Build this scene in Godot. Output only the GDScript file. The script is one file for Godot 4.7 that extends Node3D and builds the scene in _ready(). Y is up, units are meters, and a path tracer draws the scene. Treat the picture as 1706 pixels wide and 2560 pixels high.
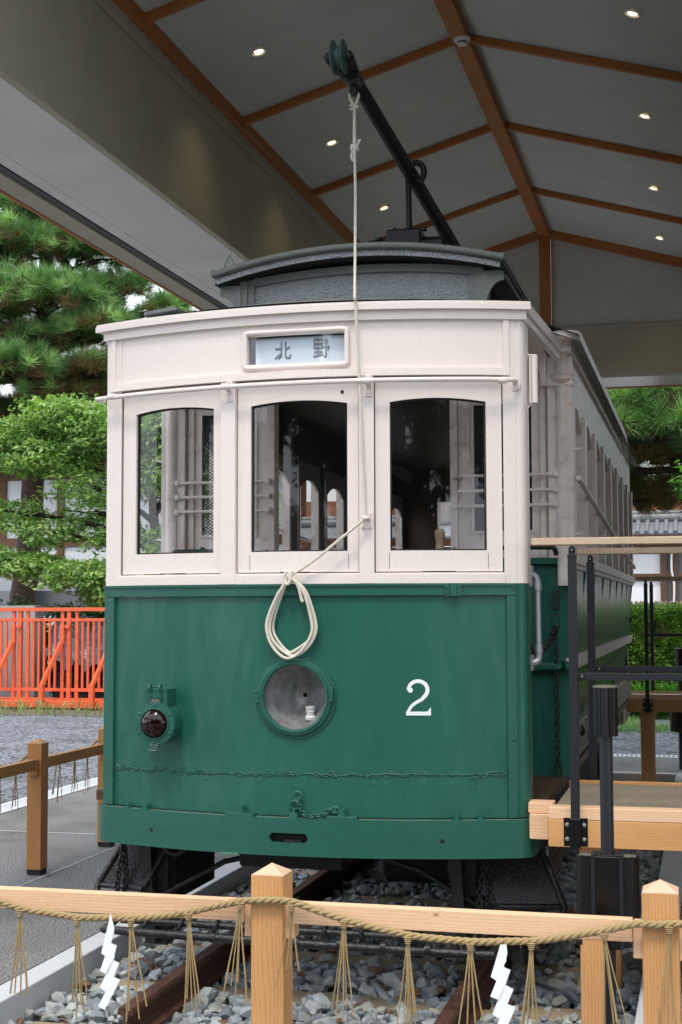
extends Node3D
# A small green and cream tram under a shelter roof, straw-roped wooden fences in front, trees and houses behind.
# Units are metres; the track runs along z, the tram's front is at z = 0 and faces +z.

const BOW := 0.17          # how far the tram's front curves back at its corners
const HALF := 0.855        # half width of the tram's front
var M := {}
var rng := RandomNumberGenerator.new()
var used_names := {}

# ------------------------------------------------------------------ mesh builder
class MB:
	var v := PackedVector3Array()
	var n := PackedVector3Array()
	var u := PackedVector2Array()
	var c := PackedColorArray()
	var col := Color.WHITE
	var coloured := false

	func tri(a: Vector3, b: Vector3, d: Vector3, na: Vector3, nb: Vector3, nd: Vector3, ua := Vector2.ZERO, ub := Vector2.ZERO, ud := Vector2.ZERO) -> void:
		var f := (d - a).cross(b - a)
		if f.dot(na + nb + nd) < 0.0:
			v.append(a); v.append(d); v.append(b)
			n.append(na); n.append(nd); n.append(nb)
			u.append(ua); u.append(ud); u.append(ub)
		else:
			v.append(a); v.append(b); v.append(d)
			n.append(na); n.append(nb); n.append(nd)
			u.append(ua); u.append(ub); u.append(ud)
		if coloured:
			c.append(col); c.append(col); c.append(col)

	func quad(a: Vector3, b: Vector3, d: Vector3, e: Vector3, nn: Vector3) -> void:
		tri(a, b, d, nn, nn, nn)
		tri(a, d, e, nn, nn, nn)

	func flat(a: Vector3, b: Vector3, d: Vector3, out: Vector3) -> void:
		var f := (d - a).cross(b - a).normalized()
		if f.dot(out) < 0.0:
			f = -f
		tri(a, b, d, f, f, f)

	# a chamfered box; grain 0, 1 or 2 is the axis along which the texture's u runs
	func box(ctr: Vector3, size: Vector3, ch := 0.0, grain := 0, bs := Basis(), uoff := Vector2.ZERO) -> void:
		var h := size * 0.5
		ch = minf(ch, minf(h.x, minf(h.y, h.z)) * 0.9)
		for k in 3:
			var a := (k + 1) % 3
			var b := (k + 2) % 3
			for s: float in [-1.0, 1.0]:
				var nn := Vector3.ZERO
				nn[k] = s
				var pts: Array[Vector3] = []
				var uvs: Array[Vector2] = []
				for q: Vector2 in [Vector2(-1, -1), Vector2(1, -1), Vector2(1, 1), Vector2(-1, 1)]:
					var p := Vector3.ZERO
					p[k] = s * h[k]
					p[a] = q.x * (h[a] - ch)
					p[b] = q.y * (h[b] - ch)
					pts.append(p)
					var w: Vector2
					if grain == a:
						w = Vector2(p[a], p[b] + h[k])
					elif grain == b:
						w = Vector2(p[b], p[a] + h[k])
					else:
						w = Vector2(p[a] * 0.4, p[b])
					uvs.append(w + uoff)
				var wn := bs * nn
				tri(ctr + bs * pts[0], ctr + bs * pts[1], ctr + bs * pts[2], wn, wn, wn, uvs[0], uvs[1], uvs[2])
				tri(ctr + bs * pts[0], ctr + bs * pts[2], ctr + bs * pts[3], wn, wn, wn, uvs[0], uvs[2], uvs[3])
		if ch <= 0.0:
			return
		for k in 3:
			var a := (k + 1) % 3
			var b := (k + 2) % 3
			for sa: float in [-1.0, 1.0]:
				for sb: float in [-1.0, 1.0]:
					var na := Vector3.ZERO
					na[a] = sa
					var nb := Vector3.ZERO
					nb[b] = sb
					var p0 := Vector3.ZERO
					p0[k] = -(h[k] - ch); p0[a] = sa * h[a]; p0[b] = sb * (h[b] - ch)
					var p1 := p0
					p1[k] = h[k] - ch
					var q0 := Vector3.ZERO
					q0[k] = -(h[k] - ch); q0[a] = sa * (h[a] - ch); q0[b] = sb * h[b]
					var q1 := q0
					q1[k] = h[k] - ch
					na = bs * na
					nb = bs * nb
					var ua := Vector2(p0[grain], h[a]) + uoff
					var ub := Vector2(p1[grain], h[a]) + uoff
					tri(ctr + bs * p0, ctr + bs * p1, ctr + bs * q1, na, na, nb, ua, ub, ub)
					tri(ctr + bs * p0, ctr + bs * q1, ctr + bs * q0, na, nb, nb, ua, ub, ua)
		for sx: float in [-1.0, 1.0]:
			for sy: float in [-1.0, 1.0]:
				for sz: float in [-1.0, 1.0]:
					var px := Vector3(sx * h.x, sy * (h.y - ch), sz * (h.z - ch))
					var py := Vector3(sx * (h.x - ch), sy * h.y, sz * (h.z - ch))
					var pz := Vector3(sx * (h.x - ch), sy * (h.y - ch), sz * h.z)
					tri(ctr + bs * px, ctr + bs * py, ctr + bs * pz, bs * Vector3(sx, 0, 0), bs * Vector3(0, sy, 0), bs * Vector3(0, 0, sz), uoff, uoff, uoff)

	func span(a: Vector3, b: Vector3, ch := 0.0, grain := 0, uoff := Vector2.ZERO) -> void:
		box((a + b) * 0.5, (b - a).abs(), ch, grain, Basis(), uoff)

	# a bar of rectangular section from a to b
	func bar(a: Vector3, b: Vector3, w: float, t: float, ch := 0.0, up := Vector3.UP, uoff := Vector2.ZERO) -> void:
		var z := (b - a).normalized()
		var x := up.cross(z)
		if x.length() < 0.01:
			x = Vector3.RIGHT.cross(z)
		x = x.normalized()
		box((a + b) * 0.5, Vector3(w, t, a.distance_to(b)), ch, 2, Basis(x, z.cross(x), z), uoff)

	func tube(path: Array, r: Variant, seg := 10, caps := true, twist := 0.0, lobes := 0, depth := 0.0) -> void:
		var cnt := path.size()
		var rings := []
		var x := Vector3.ZERO
		var along := 0.0
		var prev_t := Vector3.ZERO
		for i in cnt:
			var t: Vector3 = (path[mini(i + 1, cnt - 1)] - path[maxi(i - 1, 0)]).normalized()
			if i == 0:
				x = t.cross(Vector3.UP)
				if x.length() < 0.05:
					x = t.cross(Vector3.RIGHT)
				x = x.normalized()
			else:
				x = (x - t * x.dot(t)).normalized()
				along += path[i].distance_to(path[i - 1])
			prev_t = t
			var y := t.cross(x)
			var rr: float = r[i] if r is Array or r is PackedFloat32Array else r
			var ring := []
			for k in seg + 1:
				var a := TAU * k / seg
				var q := rr
				if lobes > 0:
					q = rr * (1.0 - depth * absf(sin(0.5 * lobes * (a + twist * along))))
				var d := x * cos(a) + y * sin(a)
				ring.append([path[i] + d * q, d, Vector2(float(k) / seg, along)])
			rings.append(ring)
		for i in cnt - 1:
			for k in seg:
				var a: Array = rings[i][k]
				var b: Array = rings[i][k + 1]
				var d: Array = rings[i + 1][k + 1]
				var e: Array = rings[i + 1][k]
				tri(a[0], b[0], d[0], a[1], b[1], d[1], a[2], b[2], d[2])
				tri(a[0], d[0], e[0], a[1], d[1], e[1], a[2], d[2], e[2])
		if caps:
			for i: int in [0, cnt - 1]:
				var t: Vector3 = (path[1] - path[0]).normalized() * -1.0 if i == 0 else (path[cnt - 1] - path[cnt - 2]).normalized()
				for k in seg:
					tri(path[i], rings[i][k][0], rings[i][k + 1][0], t, t, t)

	# profile of (radius, height) turned about the axis of the basis' y
	func lathe(at: Vector3, prof: Array, seg := 20, bs := Basis(), a0 := 0.0, a1 := TAU) -> void:
		for i in prof.size() - 1:
			var p: Vector2 = prof[i]
			var q: Vector2 = prof[i + 1]
			var d := q - p
			if d.length() < 1e-6:
				continue
			var nr := Vector2(d.y, -d.x).normalized()
			for k in seg:
				var a := a0 + (a1 - a0) * k / seg
				var b := a0 + (a1 - a0) * (k + 1) / seg
				var ca := Vector3(cos(a), 0, sin(a))
				var cb := Vector3(cos(b), 0, sin(b))
				var na := bs * (ca * nr.x + Vector3.UP * nr.y)
				var nb := bs * (cb * nr.x + Vector3.UP * nr.y)
				var A := at + bs * (ca * p.x + Vector3.UP * p.y)
				var B := at + bs * (cb * p.x + Vector3.UP * p.y)
				var C := at + bs * (cb * q.x + Vector3.UP * q.y)
				var D := at + bs * (ca * q.x + Vector3.UP * q.y)
				if p.x > 1e-6:
					tri(A, B, C, na, nb, nb)
				if q.x > 1e-6:
					tri(A, C, D, na, nb, na)

	# a polygon in the x-y plane of a transform, thick along its z
	func prism(poly: PackedVector2Array, z0: float, z1: float, xf := Transform3D()) -> void:
		var idx := Geometry2D.triangulate_polygon(poly)
		for s in 2:
			var z := z0 if s == 0 else z1
			var nn := xf.basis * Vector3(0, 0, -1 if s == 0 else 1)
			if z1 < z0:
				nn = -nn
			for i in range(0, idx.size(), 3):
				var a := poly[idx[i]]
				var b := poly[idx[i + 1]]
				var d := poly[idx[i + 2]]
				tri(xf * Vector3(a.x, a.y, z), xf * Vector3(b.x, b.y, z), xf * Vector3(d.x, d.y, z), nn, nn, nn, a, b, d)
		var cw := Geometry2D.is_polygon_clockwise(poly)
		for i in poly.size():
			var a := poly[i]
			var b := poly[(i + 1) % poly.size()]
			var e := (b - a).normalized()
			var o := Vector2(-e.y, e.x) if cw else Vector2(e.y, -e.x)
			quad(xf * Vector3(a.x, a.y, z0), xf * Vector3(b.x, b.y, z0), xf * Vector3(b.x, b.y, z1), xf * Vector3(a.x, a.y, z1), xf.basis * Vector3(o.x, o.y, 0))

	# a slab whose face is bent by map(x, y, off): columns xs, bottoms lo, tops hi
	func slab(map: Callable, xs: Array, lo: Variant, hi: Variant, back: float, front: float, ends := true) -> void:
		var cnt := xs.size()
		var g := []
		for i in cnt:
			var x: float = xs[i]
			var l: float = lo[i] if lo is Array else lo
			var h: float = hi[i] if hi is Array else hi
			var fn: Vector3 = (map.call(x, l, 1.0) - map.call(x, l, 0.0)).normalized()
			g.append([map.call(x, l, back), map.call(x, h, back), map.call(x, l, front), map.call(x, h, front), fn, Vector2(x, l), Vector2(x, h)])
		for i in cnt - 1:
			var a: Array = g[i]
			var b: Array = g[i + 1]
			tri(a[2], b[2], b[3], a[4], b[4], b[4], a[5], b[5], b[6])
			tri(a[2], b[3], a[3], a[4], b[4], a[4], a[5], b[6], a[6])
			tri(a[0], b[0], b[1], -a[4], -b[4], -b[4], a[5], b[5], b[6])
			tri(a[0], b[1], a[1], -a[4], -b[4], -a[4], a[5], b[6], a[6])
			var mid: Vector3 = (a[2] + a[3] + b[2] + b[3]) * 0.25
			for e: Array in [[0, 2], [1, 3]]:
				var o: Vector3 = (a[e[0]] + b[e[1]]) * 0.5 - mid
				flat(a[e[0]], b[e[0]], b[e[1]], o)
				flat(a[e[0]], b[e[1]], a[e[1]], o)
		if ends:
			for i: int in [0, cnt - 1]:
				var a: Array = g[i]
				var o: Vector3 = a[2] - g[1 if i == 0 else cnt - 2][2]
				flat(a[0], a[1], a[3], o)
				flat(a[0], a[3], a[2], o)

	func mesh() -> ArrayMesh:
		var arr := []
		arr.resize(Mesh.ARRAY_MAX)
		arr[Mesh.ARRAY_VERTEX] = v
		arr[Mesh.ARRAY_NORMAL] = n
		arr[Mesh.ARRAY_TEX_UV] = u
		if coloured:
			arr[Mesh.ARRAY_COLOR] = c
		var m := ArrayMesh.new()
		m.add_surface_from_arrays(Mesh.PRIMITIVE_TRIANGLES, arr)
		return m


# ------------------------------------------------------------------ nodes
func numbered(called: String) -> String:
	if not used_names.has(called):
		used_names[called] = 0
		return called
	used_names[called] += 1
	return "%s_%03d" % [called, used_names[called]]

func tag(o: Node, label: String, category: String, group := "", kind := "") -> Node:
	if label: o.set_meta("label", label)
	if category: o.set_meta("category", category)
	if group: o.set_meta("group", group)
	if kind: o.set_meta("kind", kind)
	return o

func thing(called: String, label: String, category: String, at := Vector3.ZERO, group := "") -> Node3D:
	var o := Node3D.new()
	o.name = numbered(called)
	add_child(o)
	o.position = at
	tag(o, label, category, group)
	return o

func part_name(parent: Node, called: String) -> String:
	if not parent.has_node(called):
		return called
	var i := 1
	while parent.has_node("%s_%03d" % [called, i]):
		i += 1
	return "%s_%03d" % [called, i]

func put(called: String, mb: MB, mat: Material, parent: Node = null, at := Vector3.ZERO) -> MeshInstance3D:
	return put_mesh(called, mb.mesh(), mat, parent, at)

func put_mesh(called: String, mesh: Mesh, mat: Material, parent: Node = null, at := Vector3.ZERO) -> MeshInstance3D:
	var o := MeshInstance3D.new()
	o.mesh = mesh
	o.material_override = mat
	if parent == null:
		o.name = numbered(called)
		add_child(o)
	else:
		o.name = part_name(parent, called)
		parent.add_child(o)
	o.position = at
	return o

func scatter(called: String, mesh: Mesh, mat: Material, xfs: Array, cols: Array, parent: Node = null) -> MultiMeshInstance3D:
	var mm := MultiMesh.new()
	mm.transform_format = MultiMesh.TRANSFORM_3D
	mm.use_colors = cols.size() > 0
	mm.mesh = mesh
	mm.instance_count = xfs.size()
	for i in xfs.size():
		mm.set_instance_transform(i, xfs[i])
		if cols.size() > 0:
			mm.set_instance_color(i, cols[i])
	var o := MultiMeshInstance3D.new()
	o.multimesh = mm
	o.material_override = mat
	o.set_meta("kind", "stuff")
	if parent == null:
		o.name = numbered(called)
		add_child(o)
	else:
		o.name = part_name(parent, called)
		parent.add_child(o)
	return o

func structure(o: Node, label := "", category := "") -> Node:
	return tag(o, label, category, "", "structure")

func lin(a: float, b: float, n: int) -> Array:
	var r := []
	for i in n + 1:
		r.append(lerpf(a, b, float(i) / n))
	return r

func rr(a: float, b: float) -> float:
	return rng.randf_range(a, b)

func smooth_path(pts: Array, per := 6) -> Array:
	var out := []
	for i in pts.size() - 1:
		var p0: Vector3 = pts[maxi(i - 1, 0)]
		var p1: Vector3 = pts[i]
		var p2: Vector3 = pts[i + 1]
		var p3: Vector3 = pts[mini(i + 2, pts.size() - 1)]
		for k in per:
			out.append(p1.cubic_interpolate(p2, p0, p3, float(k) / per))
	out.append(pts[-1])
	return out

func bow(x: float, y: float, off: float) -> Vector3:
	var s := x / HALF
	var nx := 2.0 * BOW * s / HALF
	var l := sqrt(1.0 + nx * nx)
	return Vector3(x + off * nx / l, y, -BOW * s * s + off / l)

# ------------------------------------------------------------------ textures and materials
func noise_tex(freq: float, seed_: int, oct := 4, normal := false, strength := 4.0, ramp: Array = [], kind := FastNoiseLite.TYPE_SIMPLEX_SMOOTH, size := 512, ridged := false) -> NoiseTexture2D:
	var f := FastNoiseLite.new()
	f.noise_type = kind
	f.frequency = freq
	f.seed = seed_
	f.fractal_octaves = oct
	f.fractal_type = FastNoiseLite.FRACTAL_RIDGED if ridged else FastNoiseLite.FRACTAL_FBM
	if kind == FastNoiseLite.TYPE_CELLULAR:
		f.fractal_type = FastNoiseLite.FRACTAL_NONE if oct <= 1 else FastNoiseLite.FRACTAL_FBM
		f.cellular_return_type = FastNoiseLite.RETURN_CELL_VALUE if not normal else FastNoiseLite.RETURN_DISTANCE
	var t := NoiseTexture2D.new()
	t.width = size
	t.height = size
	t.seamless = true
	t.seamless_blend_skirt = 0.2
	t.noise = f
	t.as_normal_map = normal
	t.bump_strength = strength
	if ramp.size() > 0:
		var g := Gradient.new()
		g.offsets = PackedFloat32Array(range(ramp.size()).map(func(i): return float(i) / (ramp.size() - 1)))
		g.colors = PackedColorArray(ramp)
		t.color_ramp = g
	return t

func wood_tex(seed_: int, rings := 28.0, contrast := 0.12) -> ImageTexture:
	# u runs along the grain over 2 m, v across it over 0.25 m
	var f := FastNoiseLite.new()
	f.seed = seed_
	f.frequency = 1.0
	f.fractal_octaves = 2
	var knots := [[0.16, 0.3, 0.011], [0.47, 0.72, 0.008], [0.71, 0.18, 0.013], [0.9, 0.55, 0.007]]
	var W := 384
	var H := 256
	var im := Image.create(W, H, false, Image.FORMAT_RGB8)
	for y in H:
		var b := float(y) / H
		for x in W:
			var a := float(x) / W
			var w0 := f.get_noise_3d(a * 2.0, b * 1.5, 0.0)
			var w1 := f.get_noise_3d((a - 1.0) * 2.0, b * 1.5, 0.0)
			var w2 := f.get_noise_3d(a * 2.0, (b - 1.0) * 1.5, 0.0)
			var w3 := f.get_noise_3d((a - 1.0) * 2.0, (b - 1.0) * 1.5, 0.0)
			var w := lerpf(lerpf(w0, w1, a), lerpf(w2, w3, a), b)
			var ph := b * rings + w * 3.4
			var knot := 0.0
			for kn: Array in knots:
				var dx: float = (a - kn[0]) * 2.0 / kn[2]
				var dy: float = (b - kn[1]) * 0.25 / kn[2] * 1.6
				var dd := dx * dx + dy * dy
				ph += 1.3 * exp(-dd * 0.25) * signf(b - kn[1] + 0.0001)
				knot += exp(-dd * 3.0)
			var r := ph - floorf(ph)
			var late := pow(r, 5.0)
			var fine := f.get_noise_2d(a * 14.0, b * 260.0) * 0.5 + f.get_noise_2d(a * 60.0, b * 90.0 + 40.0) * 0.3
			var val := 1.0 - contrast * late + 0.11 * fine + 0.10 * w - 0.32 * knot
			im.set_pixel(x, y, Color(clampf(val, 0, 1), clampf(val - 0.25 * contrast * late - 0.02 - 0.06 * knot, 0, 1), clampf(val - 0.5 * contrast * late - 0.05 + 0.04 * fine - 0.10 * knot, 0, 1)))
	return ImageTexture.create_from_image(im)

func mat(colour: Color, rough := 0.7, metal := 0.0, tex: Texture2D = null, scale := Vector3.ONE, nrm: Texture2D = null, nscale := 0.5, tri := true) -> StandardMaterial3D:
	var m := StandardMaterial3D.new()
	m.albedo_color = colour
	m.roughness = rough
	m.metallic = metal
	if tex:
		m.albedo_texture = tex
	if nrm:
		m.normal_enabled = true
		m.normal_texture = nrm
		m.normal_scale = nscale
	if tri and (tex or nrm):
		m.uv1_triplanar = true
		m.uv1_world_triplanar = true
	m.uv1_scale = scale
	m.cull_mode = BaseMaterial3D.CULL_DISABLED
	return m

func rgb(r: int, g: int, b: int, a := 255) -> Color:
	return Color8(r, g, b, a)

func glass(alpha := 0.012, tint := Color(0.4, 0.44, 0.44)) -> StandardMaterial3D:
	var m := StandardMaterial3D.new()
	m.transparency = BaseMaterial3D.TRANSPARENCY_ALPHA
	m.albedo_color = Color(tint.r, tint.g, tint.b, alpha)
	m.roughness = 0.02
	m.cull_mode = BaseMaterial3D.CULL_DISABLED
	return m

func leafy(base: Color, back: Color, rough := 0.55) -> StandardMaterial3D:
	var m := StandardMaterial3D.new()
	m.albedo_color = base
	m.vertex_color_use_as_albedo = true
	m.roughness = rough
	m.cull_mode = BaseMaterial3D.CULL_DISABLED
	m.backlight_enabled = true
	m.backlight = back
	return m

func make_materials() -> void:
	var wood := wood_tex(4)
	var wood_b := wood_tex(11, 23.0, 0.15)
	var paint_n := noise_tex(0.035, 3, 4, true, 5.0)
	var brush_n := noise_tex(0.02, 8, 5, true, 6.0)
	var lump_n := noise_tex(0.012, 12, 2, true, 10.0)
	var crack_n := noise_tex(0.03, 21, 4, true, 16.0, [], FastNoiseLite.TYPE_SIMPLEX_SMOOTH, 512, true)
	var grainy_n := noise_tex(0.18, 5, 3, true, 10.0)
	var speck := noise_tex(0.22, 6, 3, false, 1.0, [Color(0.1, 0.1, 0.1), Color(0.5, 0.5, 0.51), Color(0.72, 0.72, 0.71), Color(1.0, 1.0, 0.98), Color(1.0, 1.0, 1.0)])
	var speck_pale := noise_tex(0.25, 16, 3, false, 1.0, [Color(0.6, 0.6, 0.6), Color(0.88, 0.88, 0.89), Color(0.95, 0.95, 0.95), Color(1, 1, 1)])
	var grit := noise_tex(0.13, 61, 1, false, 1.0, [Color(0.3, 0.31, 0.33), Color(0.7, 0.71, 0.73), Color(0.85, 0.85, 0.85), Color(1, 1, 1)], FastNoiseLite.TYPE_CELLULAR)
	var patchy := noise_tex(0.008, 9, 5, false, 1.0, [Color(0.94, 0.94, 0.94), Color(1, 1, 1)])
	var smudge := noise_tex(0.02, 29, 5, false, 1.0, [Color(0.62, 0.62, 0.62), Color(0.85, 0.85, 0.85), Color(1, 1, 1)])
	var dirt_soft := noise_tex(0.012, 39, 6, false, 1.0, [Color(0.8, 0.77, 0.73), Color(0.97, 0.96, 0.95), Color(1, 1, 1), Color(1, 1, 1)])
	var dirt := noise_tex(0.012, 19, 6, false, 1.0, [Color(0.62, 0.57, 0.5), Color(0.95, 0.94, 0.92), Color(1, 1, 1), Color(1, 1, 1)])
	var rusty := noise_tex(0.03, 17, 6, false, 1.0, [Color(0.55, 0.5, 0.5), Color(0.85, 0.8, 0.78), Color(1, 1, 1)])
	var stains := noise_tex(0.012, 119, 6, false, 1.0, [Color(0.7, 0.69, 0.67), Color(0.92, 0.92, 0.91), Color(1, 1, 1), Color(1, 1, 1)])

	M.cream = mat(rgb(229, 219, 213), 0.48, 0.0, null, Vector3(7.0, 0.9, 7.0), brush_n, 0.16)
	M.cream.roughness_texture = smudge
	M.green = mat(rgb(35, 96, 82), 0.36, 0.0, patchy, Vector3(1.5, 0.3, 1.5), lump_n, 0.22)
	M.green.roughness_texture = smudge
	M.green_rough = mat(rgb(34, 93, 80), 0.36, 0.0, patchy, Vector3.ONE * 2.0, paint_n, 0.16)
	M.green_dusty = mat(rgb(92, 128, 112), 0.85, 0.0, dirt, Vector3.ONE * 3.0, grainy_n, 0.5)
	M.roof = mat(rgb(128, 133, 128), 0.5, 0.0, patchy, Vector3.ONE * 1.4, paint_n, 0.5)
	M.crackle = mat(rgb(172, 178, 180), 0.36, 0.0, patchy, Vector3.ONE * 2.0, crack_n, 0.8)
	M.iron = mat(rgb(26, 27, 29), 0.42, 0.0, patchy, Vector3.ONE * 3.0, paint_n, 0.9)
	M.iron_matt = mat(rgb(17, 17, 18), 0.7, 0.0, patchy, Vector3.ONE * 3.0, paint_n, 0.6)
	M.verdigris = mat(rgb(86, 112, 106), 0.5, 0.5, patchy, Vector3.ONE * 6.0, grainy_n, 0.3)
	M.body_side = mat(rgb(229, 219, 213), 0.42, 0.0, dirt_soft, Vector3.ONE * 1.6, brush_n, 0.2)
	M.side_green = mat(rgb(35, 97, 84), 0.22, 0.0, patchy, Vector3(1.5, 0.3, 1.5), lump_n, 0.12)
	M.sill_grey = mat(rgb(150, 146, 134), 0.6, 0.0, dirt, Vector3.ONE * 3.0, crack_n, 0.4)
	M.inner_dark = mat(rgb(24, 24, 22), 0.7)
	M.varnish = mat(rgb(84, 58, 40), 0.4, 0.0, wood_b, Vector3(0.5, 4.0, 1), null, 0, false)
	M.seat = mat(rgb(36, 74, 60), 0.9)
	M.inner_cream = mat(rgb(229, 219, 213), 0.45, 0.0, dirt_soft, Vector3.ONE * 1.6, brush_n, 0.15)
	M.glass = glass()
	M.bowl = mat(rgb(168, 168, 168), 0.5, 0.5, noise_tex(0.01, 33, 5, false, 1.0, [Color(0.6, 0.6, 0.6), Color(0.9, 0.9, 0.9), Color(1, 1, 1)]), Vector3(5, 1.5, 5))
	M.porcelain = mat(rgb(226, 224, 220), 0.3)
	M.red_glass = mat(rgb(26, 4, 8), 0.04)
	M.white_paint = mat(rgb(232, 238, 242), 0.5)
	M.blind = mat(rgb(214, 224, 236), 0.7)
	M.print_grey = mat(rgb(120, 128, 140), 0.7)
	M.plate = mat(rgb(120, 118, 104), 0.5, 0.3, dirt, Vector3.ONE * 8.0)
	M.orange_mark = mat(rgb(190, 92, 48), 0.6)
	M.galv = mat(rgb(186, 192, 196), 0.42, 0.7, speck_pale, Vector3.ONE * 6.0, grainy_n, 0.25)
	M.steel = mat(rgb(190, 190, 186), 0.25, 0.9)
	M.black_coat = mat(rgb(30, 33, 40), 0.42)
	M.black_gloss = mat(rgb(12, 12, 13), 0.18, 0.0, null, Vector3.ONE, grainy_n, 0.08)
	M.black_gloss.uv1_scale = Vector3.ONE * 4.0
	M.wood = mat(rgb(210, 160, 108), 0.6, 0.0, wood, Vector3(0.5, 4.0, 1), null, 0, false)
	M.wood_pale = mat(rgb(230, 194, 162), 0.6, 0.0, wood, Vector3(0.5, 4.0, 1), null, 0, false)
	M.wood_end = mat(rgb(216, 184, 160), 0.75, 0.0, wood_b, Vector3(2.0, 5.0, 1), null, 0, false)
	M.wood_shaded = mat(rgb(182, 130, 78), 0.55, 0.0, wood_b, Vector3(0.5, 4.0, 1), null, 0, false)  # left fence timber, with the roof's shade put into its darker, browner colour
	M.wood_dark = mat(rgb(178, 112, 58), 0.55, 0.0, wood_b, Vector3(0.5, 4.0, 1), null, 0, false)
	M.handrail = mat(rgb(200, 182, 160), 0.55, 0.0, wood_b, Vector3(1.5, 9.0, 1), null, 0, false)
	M.sleeper = mat(rgb(158, 146, 126), 0.85, 0.0, wood_b, Vector3(0.6, 5.0, 1), null, 0, false)
	M.mat_grey = mat(rgb(158, 148, 130), 0.95, 0.0, noise_tex(0.2, 44, 3, false, 1.0, [Color(0.8, 0.8, 0.8), Color(1, 1, 1)]), Vector3(1.0, 1.0, 5.0), grainy_n, 0.4)
	M.ceiling = mat(rgb(206, 208, 202), 0.8, 0.0, patchy, Vector3.ONE * 0.4)
	M.fascia = mat(rgb(182, 177, 158), 0.75, 0.0, patchy, Vector3.ONE * 0.4)
	M.soffit = mat(rgb(232, 232, 228), 0.7, 0.0, patchy, Vector3.ONE * 0.4)
	M.metal_strip = mat(rgb(206, 210, 214), 0.2, 0.6)
	M.drain_steel = mat(rgb(206, 212, 220), 0.55, 0.25)
	M.roof_sheet = mat(rgb(90, 92, 94), 0.7)
	M.white_plastic = mat(rgb(226, 226, 222), 0.5)
	M.lamp_white = mat(rgb(255, 236, 196), 0.5)
	M.lamp_white.emission_enabled = true
	M.lamp_white.emission = rgb(255, 232, 186)
	M.lamp_white.emission_energy_multiplier = 1.6
	M.gravel = mat(rgb(166, 171, 181), 0.95, 0.0, grit, Vector3.ONE * 0.6, noise_tex(0.13, 61, 1, true, 14.0, [], FastNoiseLite.TYPE_CELLULAR), 0.8)
	M.paving = mat(rgb(166, 167, 170), 0.9, 0.0, speck, Vector3.ONE * 0.8, grainy_n, 0.5)
	for m: StandardMaterial3D in [M.paving, M.gravel]:
		m.detail_enabled = true
		m.detail_blend_mode = BaseMaterial3D.BLEND_MODE_MUL
		m.detail_albedo = stains
		m.detail_uv_layer = BaseMaterial3D.DETAIL_UV_2
		m.uv2_triplanar = true
		m.uv2_world_triplanar = true
		m.uv2_scale = Vector3.ONE * 0.21
	M.granite = mat(rgb(214, 217, 220), 0.8, 0.0, speck_pale, Vector3.ONE * 3.0, grainy_n, 0.4)
	M.concrete = mat(rgb(186, 186, 184), 0.85, 0.0, speck_pale, Vector3.ONE * 1.1, grainy_n, 0.4)
	M.soil = mat(rgb(150, 142, 126), 0.95, 0.0, speck, Vector3.ONE * 0.5, grainy_n, 0.6)
	M.tent_cloth = mat(rgb(150, 152, 156), 0.8)
	M.bed = mat(rgb(70, 68, 66), 0.95)
	M.stone = mat(Color.WHITE, 0.85, 0.0, noise_tex(0.02, 91, 5, false, 1.0, [Color(0.6, 0.6, 0.6), Color(0.92, 0.92, 0.92), Color(1, 1, 1)]), Vector3.ONE * 9.0, grainy_n, 0.4)
	M.stone.uv1_world_triplanar = false
	M.stone.vertex_color_use_as_albedo = true
	M.stones = []
	for c: Color in [rgb(162, 171, 177), rgb(182, 189, 193), rgb(140, 150, 157), rgb(196, 200, 200), rgb(176, 176, 166), rgb(138, 100, 76)]:
		var s: StandardMaterial3D = M.stone.duplicate()
		s.vertex_color_use_as_albedo = false
		s.albedo_color = c
		M.stones.append(s)
	M.rust = mat(rgb(104, 74, 60), 0.75, 0.25, rusty, Vector3.ONE * 3.0, grainy_n, 0.5)
	M.rust_dark = mat(rgb(52, 42, 38), 0.8, 0.2, rusty, Vector3.ONE * 3.0, grainy_n, 0.5)
	M.vermilion = mat(rgb(226, 100, 58), 0.5, 0.0, dirt_soft, Vector3.ONE * 1.5)
	M.cotton = mat(rgb(218, 212, 198), 0.95, 0.0, null, Vector3.ONE * 12.0, grainy_n, 0.6)
	M.straw = mat(rgb(186, 166, 124), 0.85, 0.0, noise_tex(0.05, 51, 4, false, 1.0, [Color(0.55, 0.5, 0.45), Color(0.95, 0.92, 0.88), Color(1, 1, 1)]), Vector3.ONE * 12.0, grainy_n, 0.5)
	M.paper = mat(rgb(244, 247, 252), 0.8)
	M.paper.backlight_enabled = true
	M.paper.backlight = Color(0.2, 0.2, 0.2)
	M.bark = mat(rgb(84, 68, 56), 0.95, 0.0, noise_tex(0.03, 81, 5, false, 1.0, [Color(0.4, 0.36, 0.33), Color(0.9, 0.88, 0.85), Color(1, 1, 1)]), Vector3(3, 0.8, 3), noise_tex(0.03, 81, 5, true, 18.0), 1.0)
	M.bark_dark = mat(rgb(52, 44, 38), 0.95)
	M.needle = leafy(Color.WHITE, Color(0.62, 0.75, 0.45))
	M.leaf = leafy(Color.WHITE, Color(0.8, 0.95, 0.5), 0.42)
	M.grass = leafy(Color.WHITE, Color(0.2, 0.3, 0.1))
	M.plaster = mat(rgb(238, 240, 242), 0.8, 0.0, patchy, Vector3.ONE * 0.4)
	M.timber = mat(rgb(92, 66, 52), 0.7, 0.0, patchy, Vector3.ONE * 3.0)
	M.timber_warm = mat(rgb(112, 78, 56), 0.7, 0.0, patchy, Vector3.ONE * 3.0)
	M.tile = mat(rgb(112, 116, 122), 0.45, 0.0, dirt, Vector3.ONE * 1.5)
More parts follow.
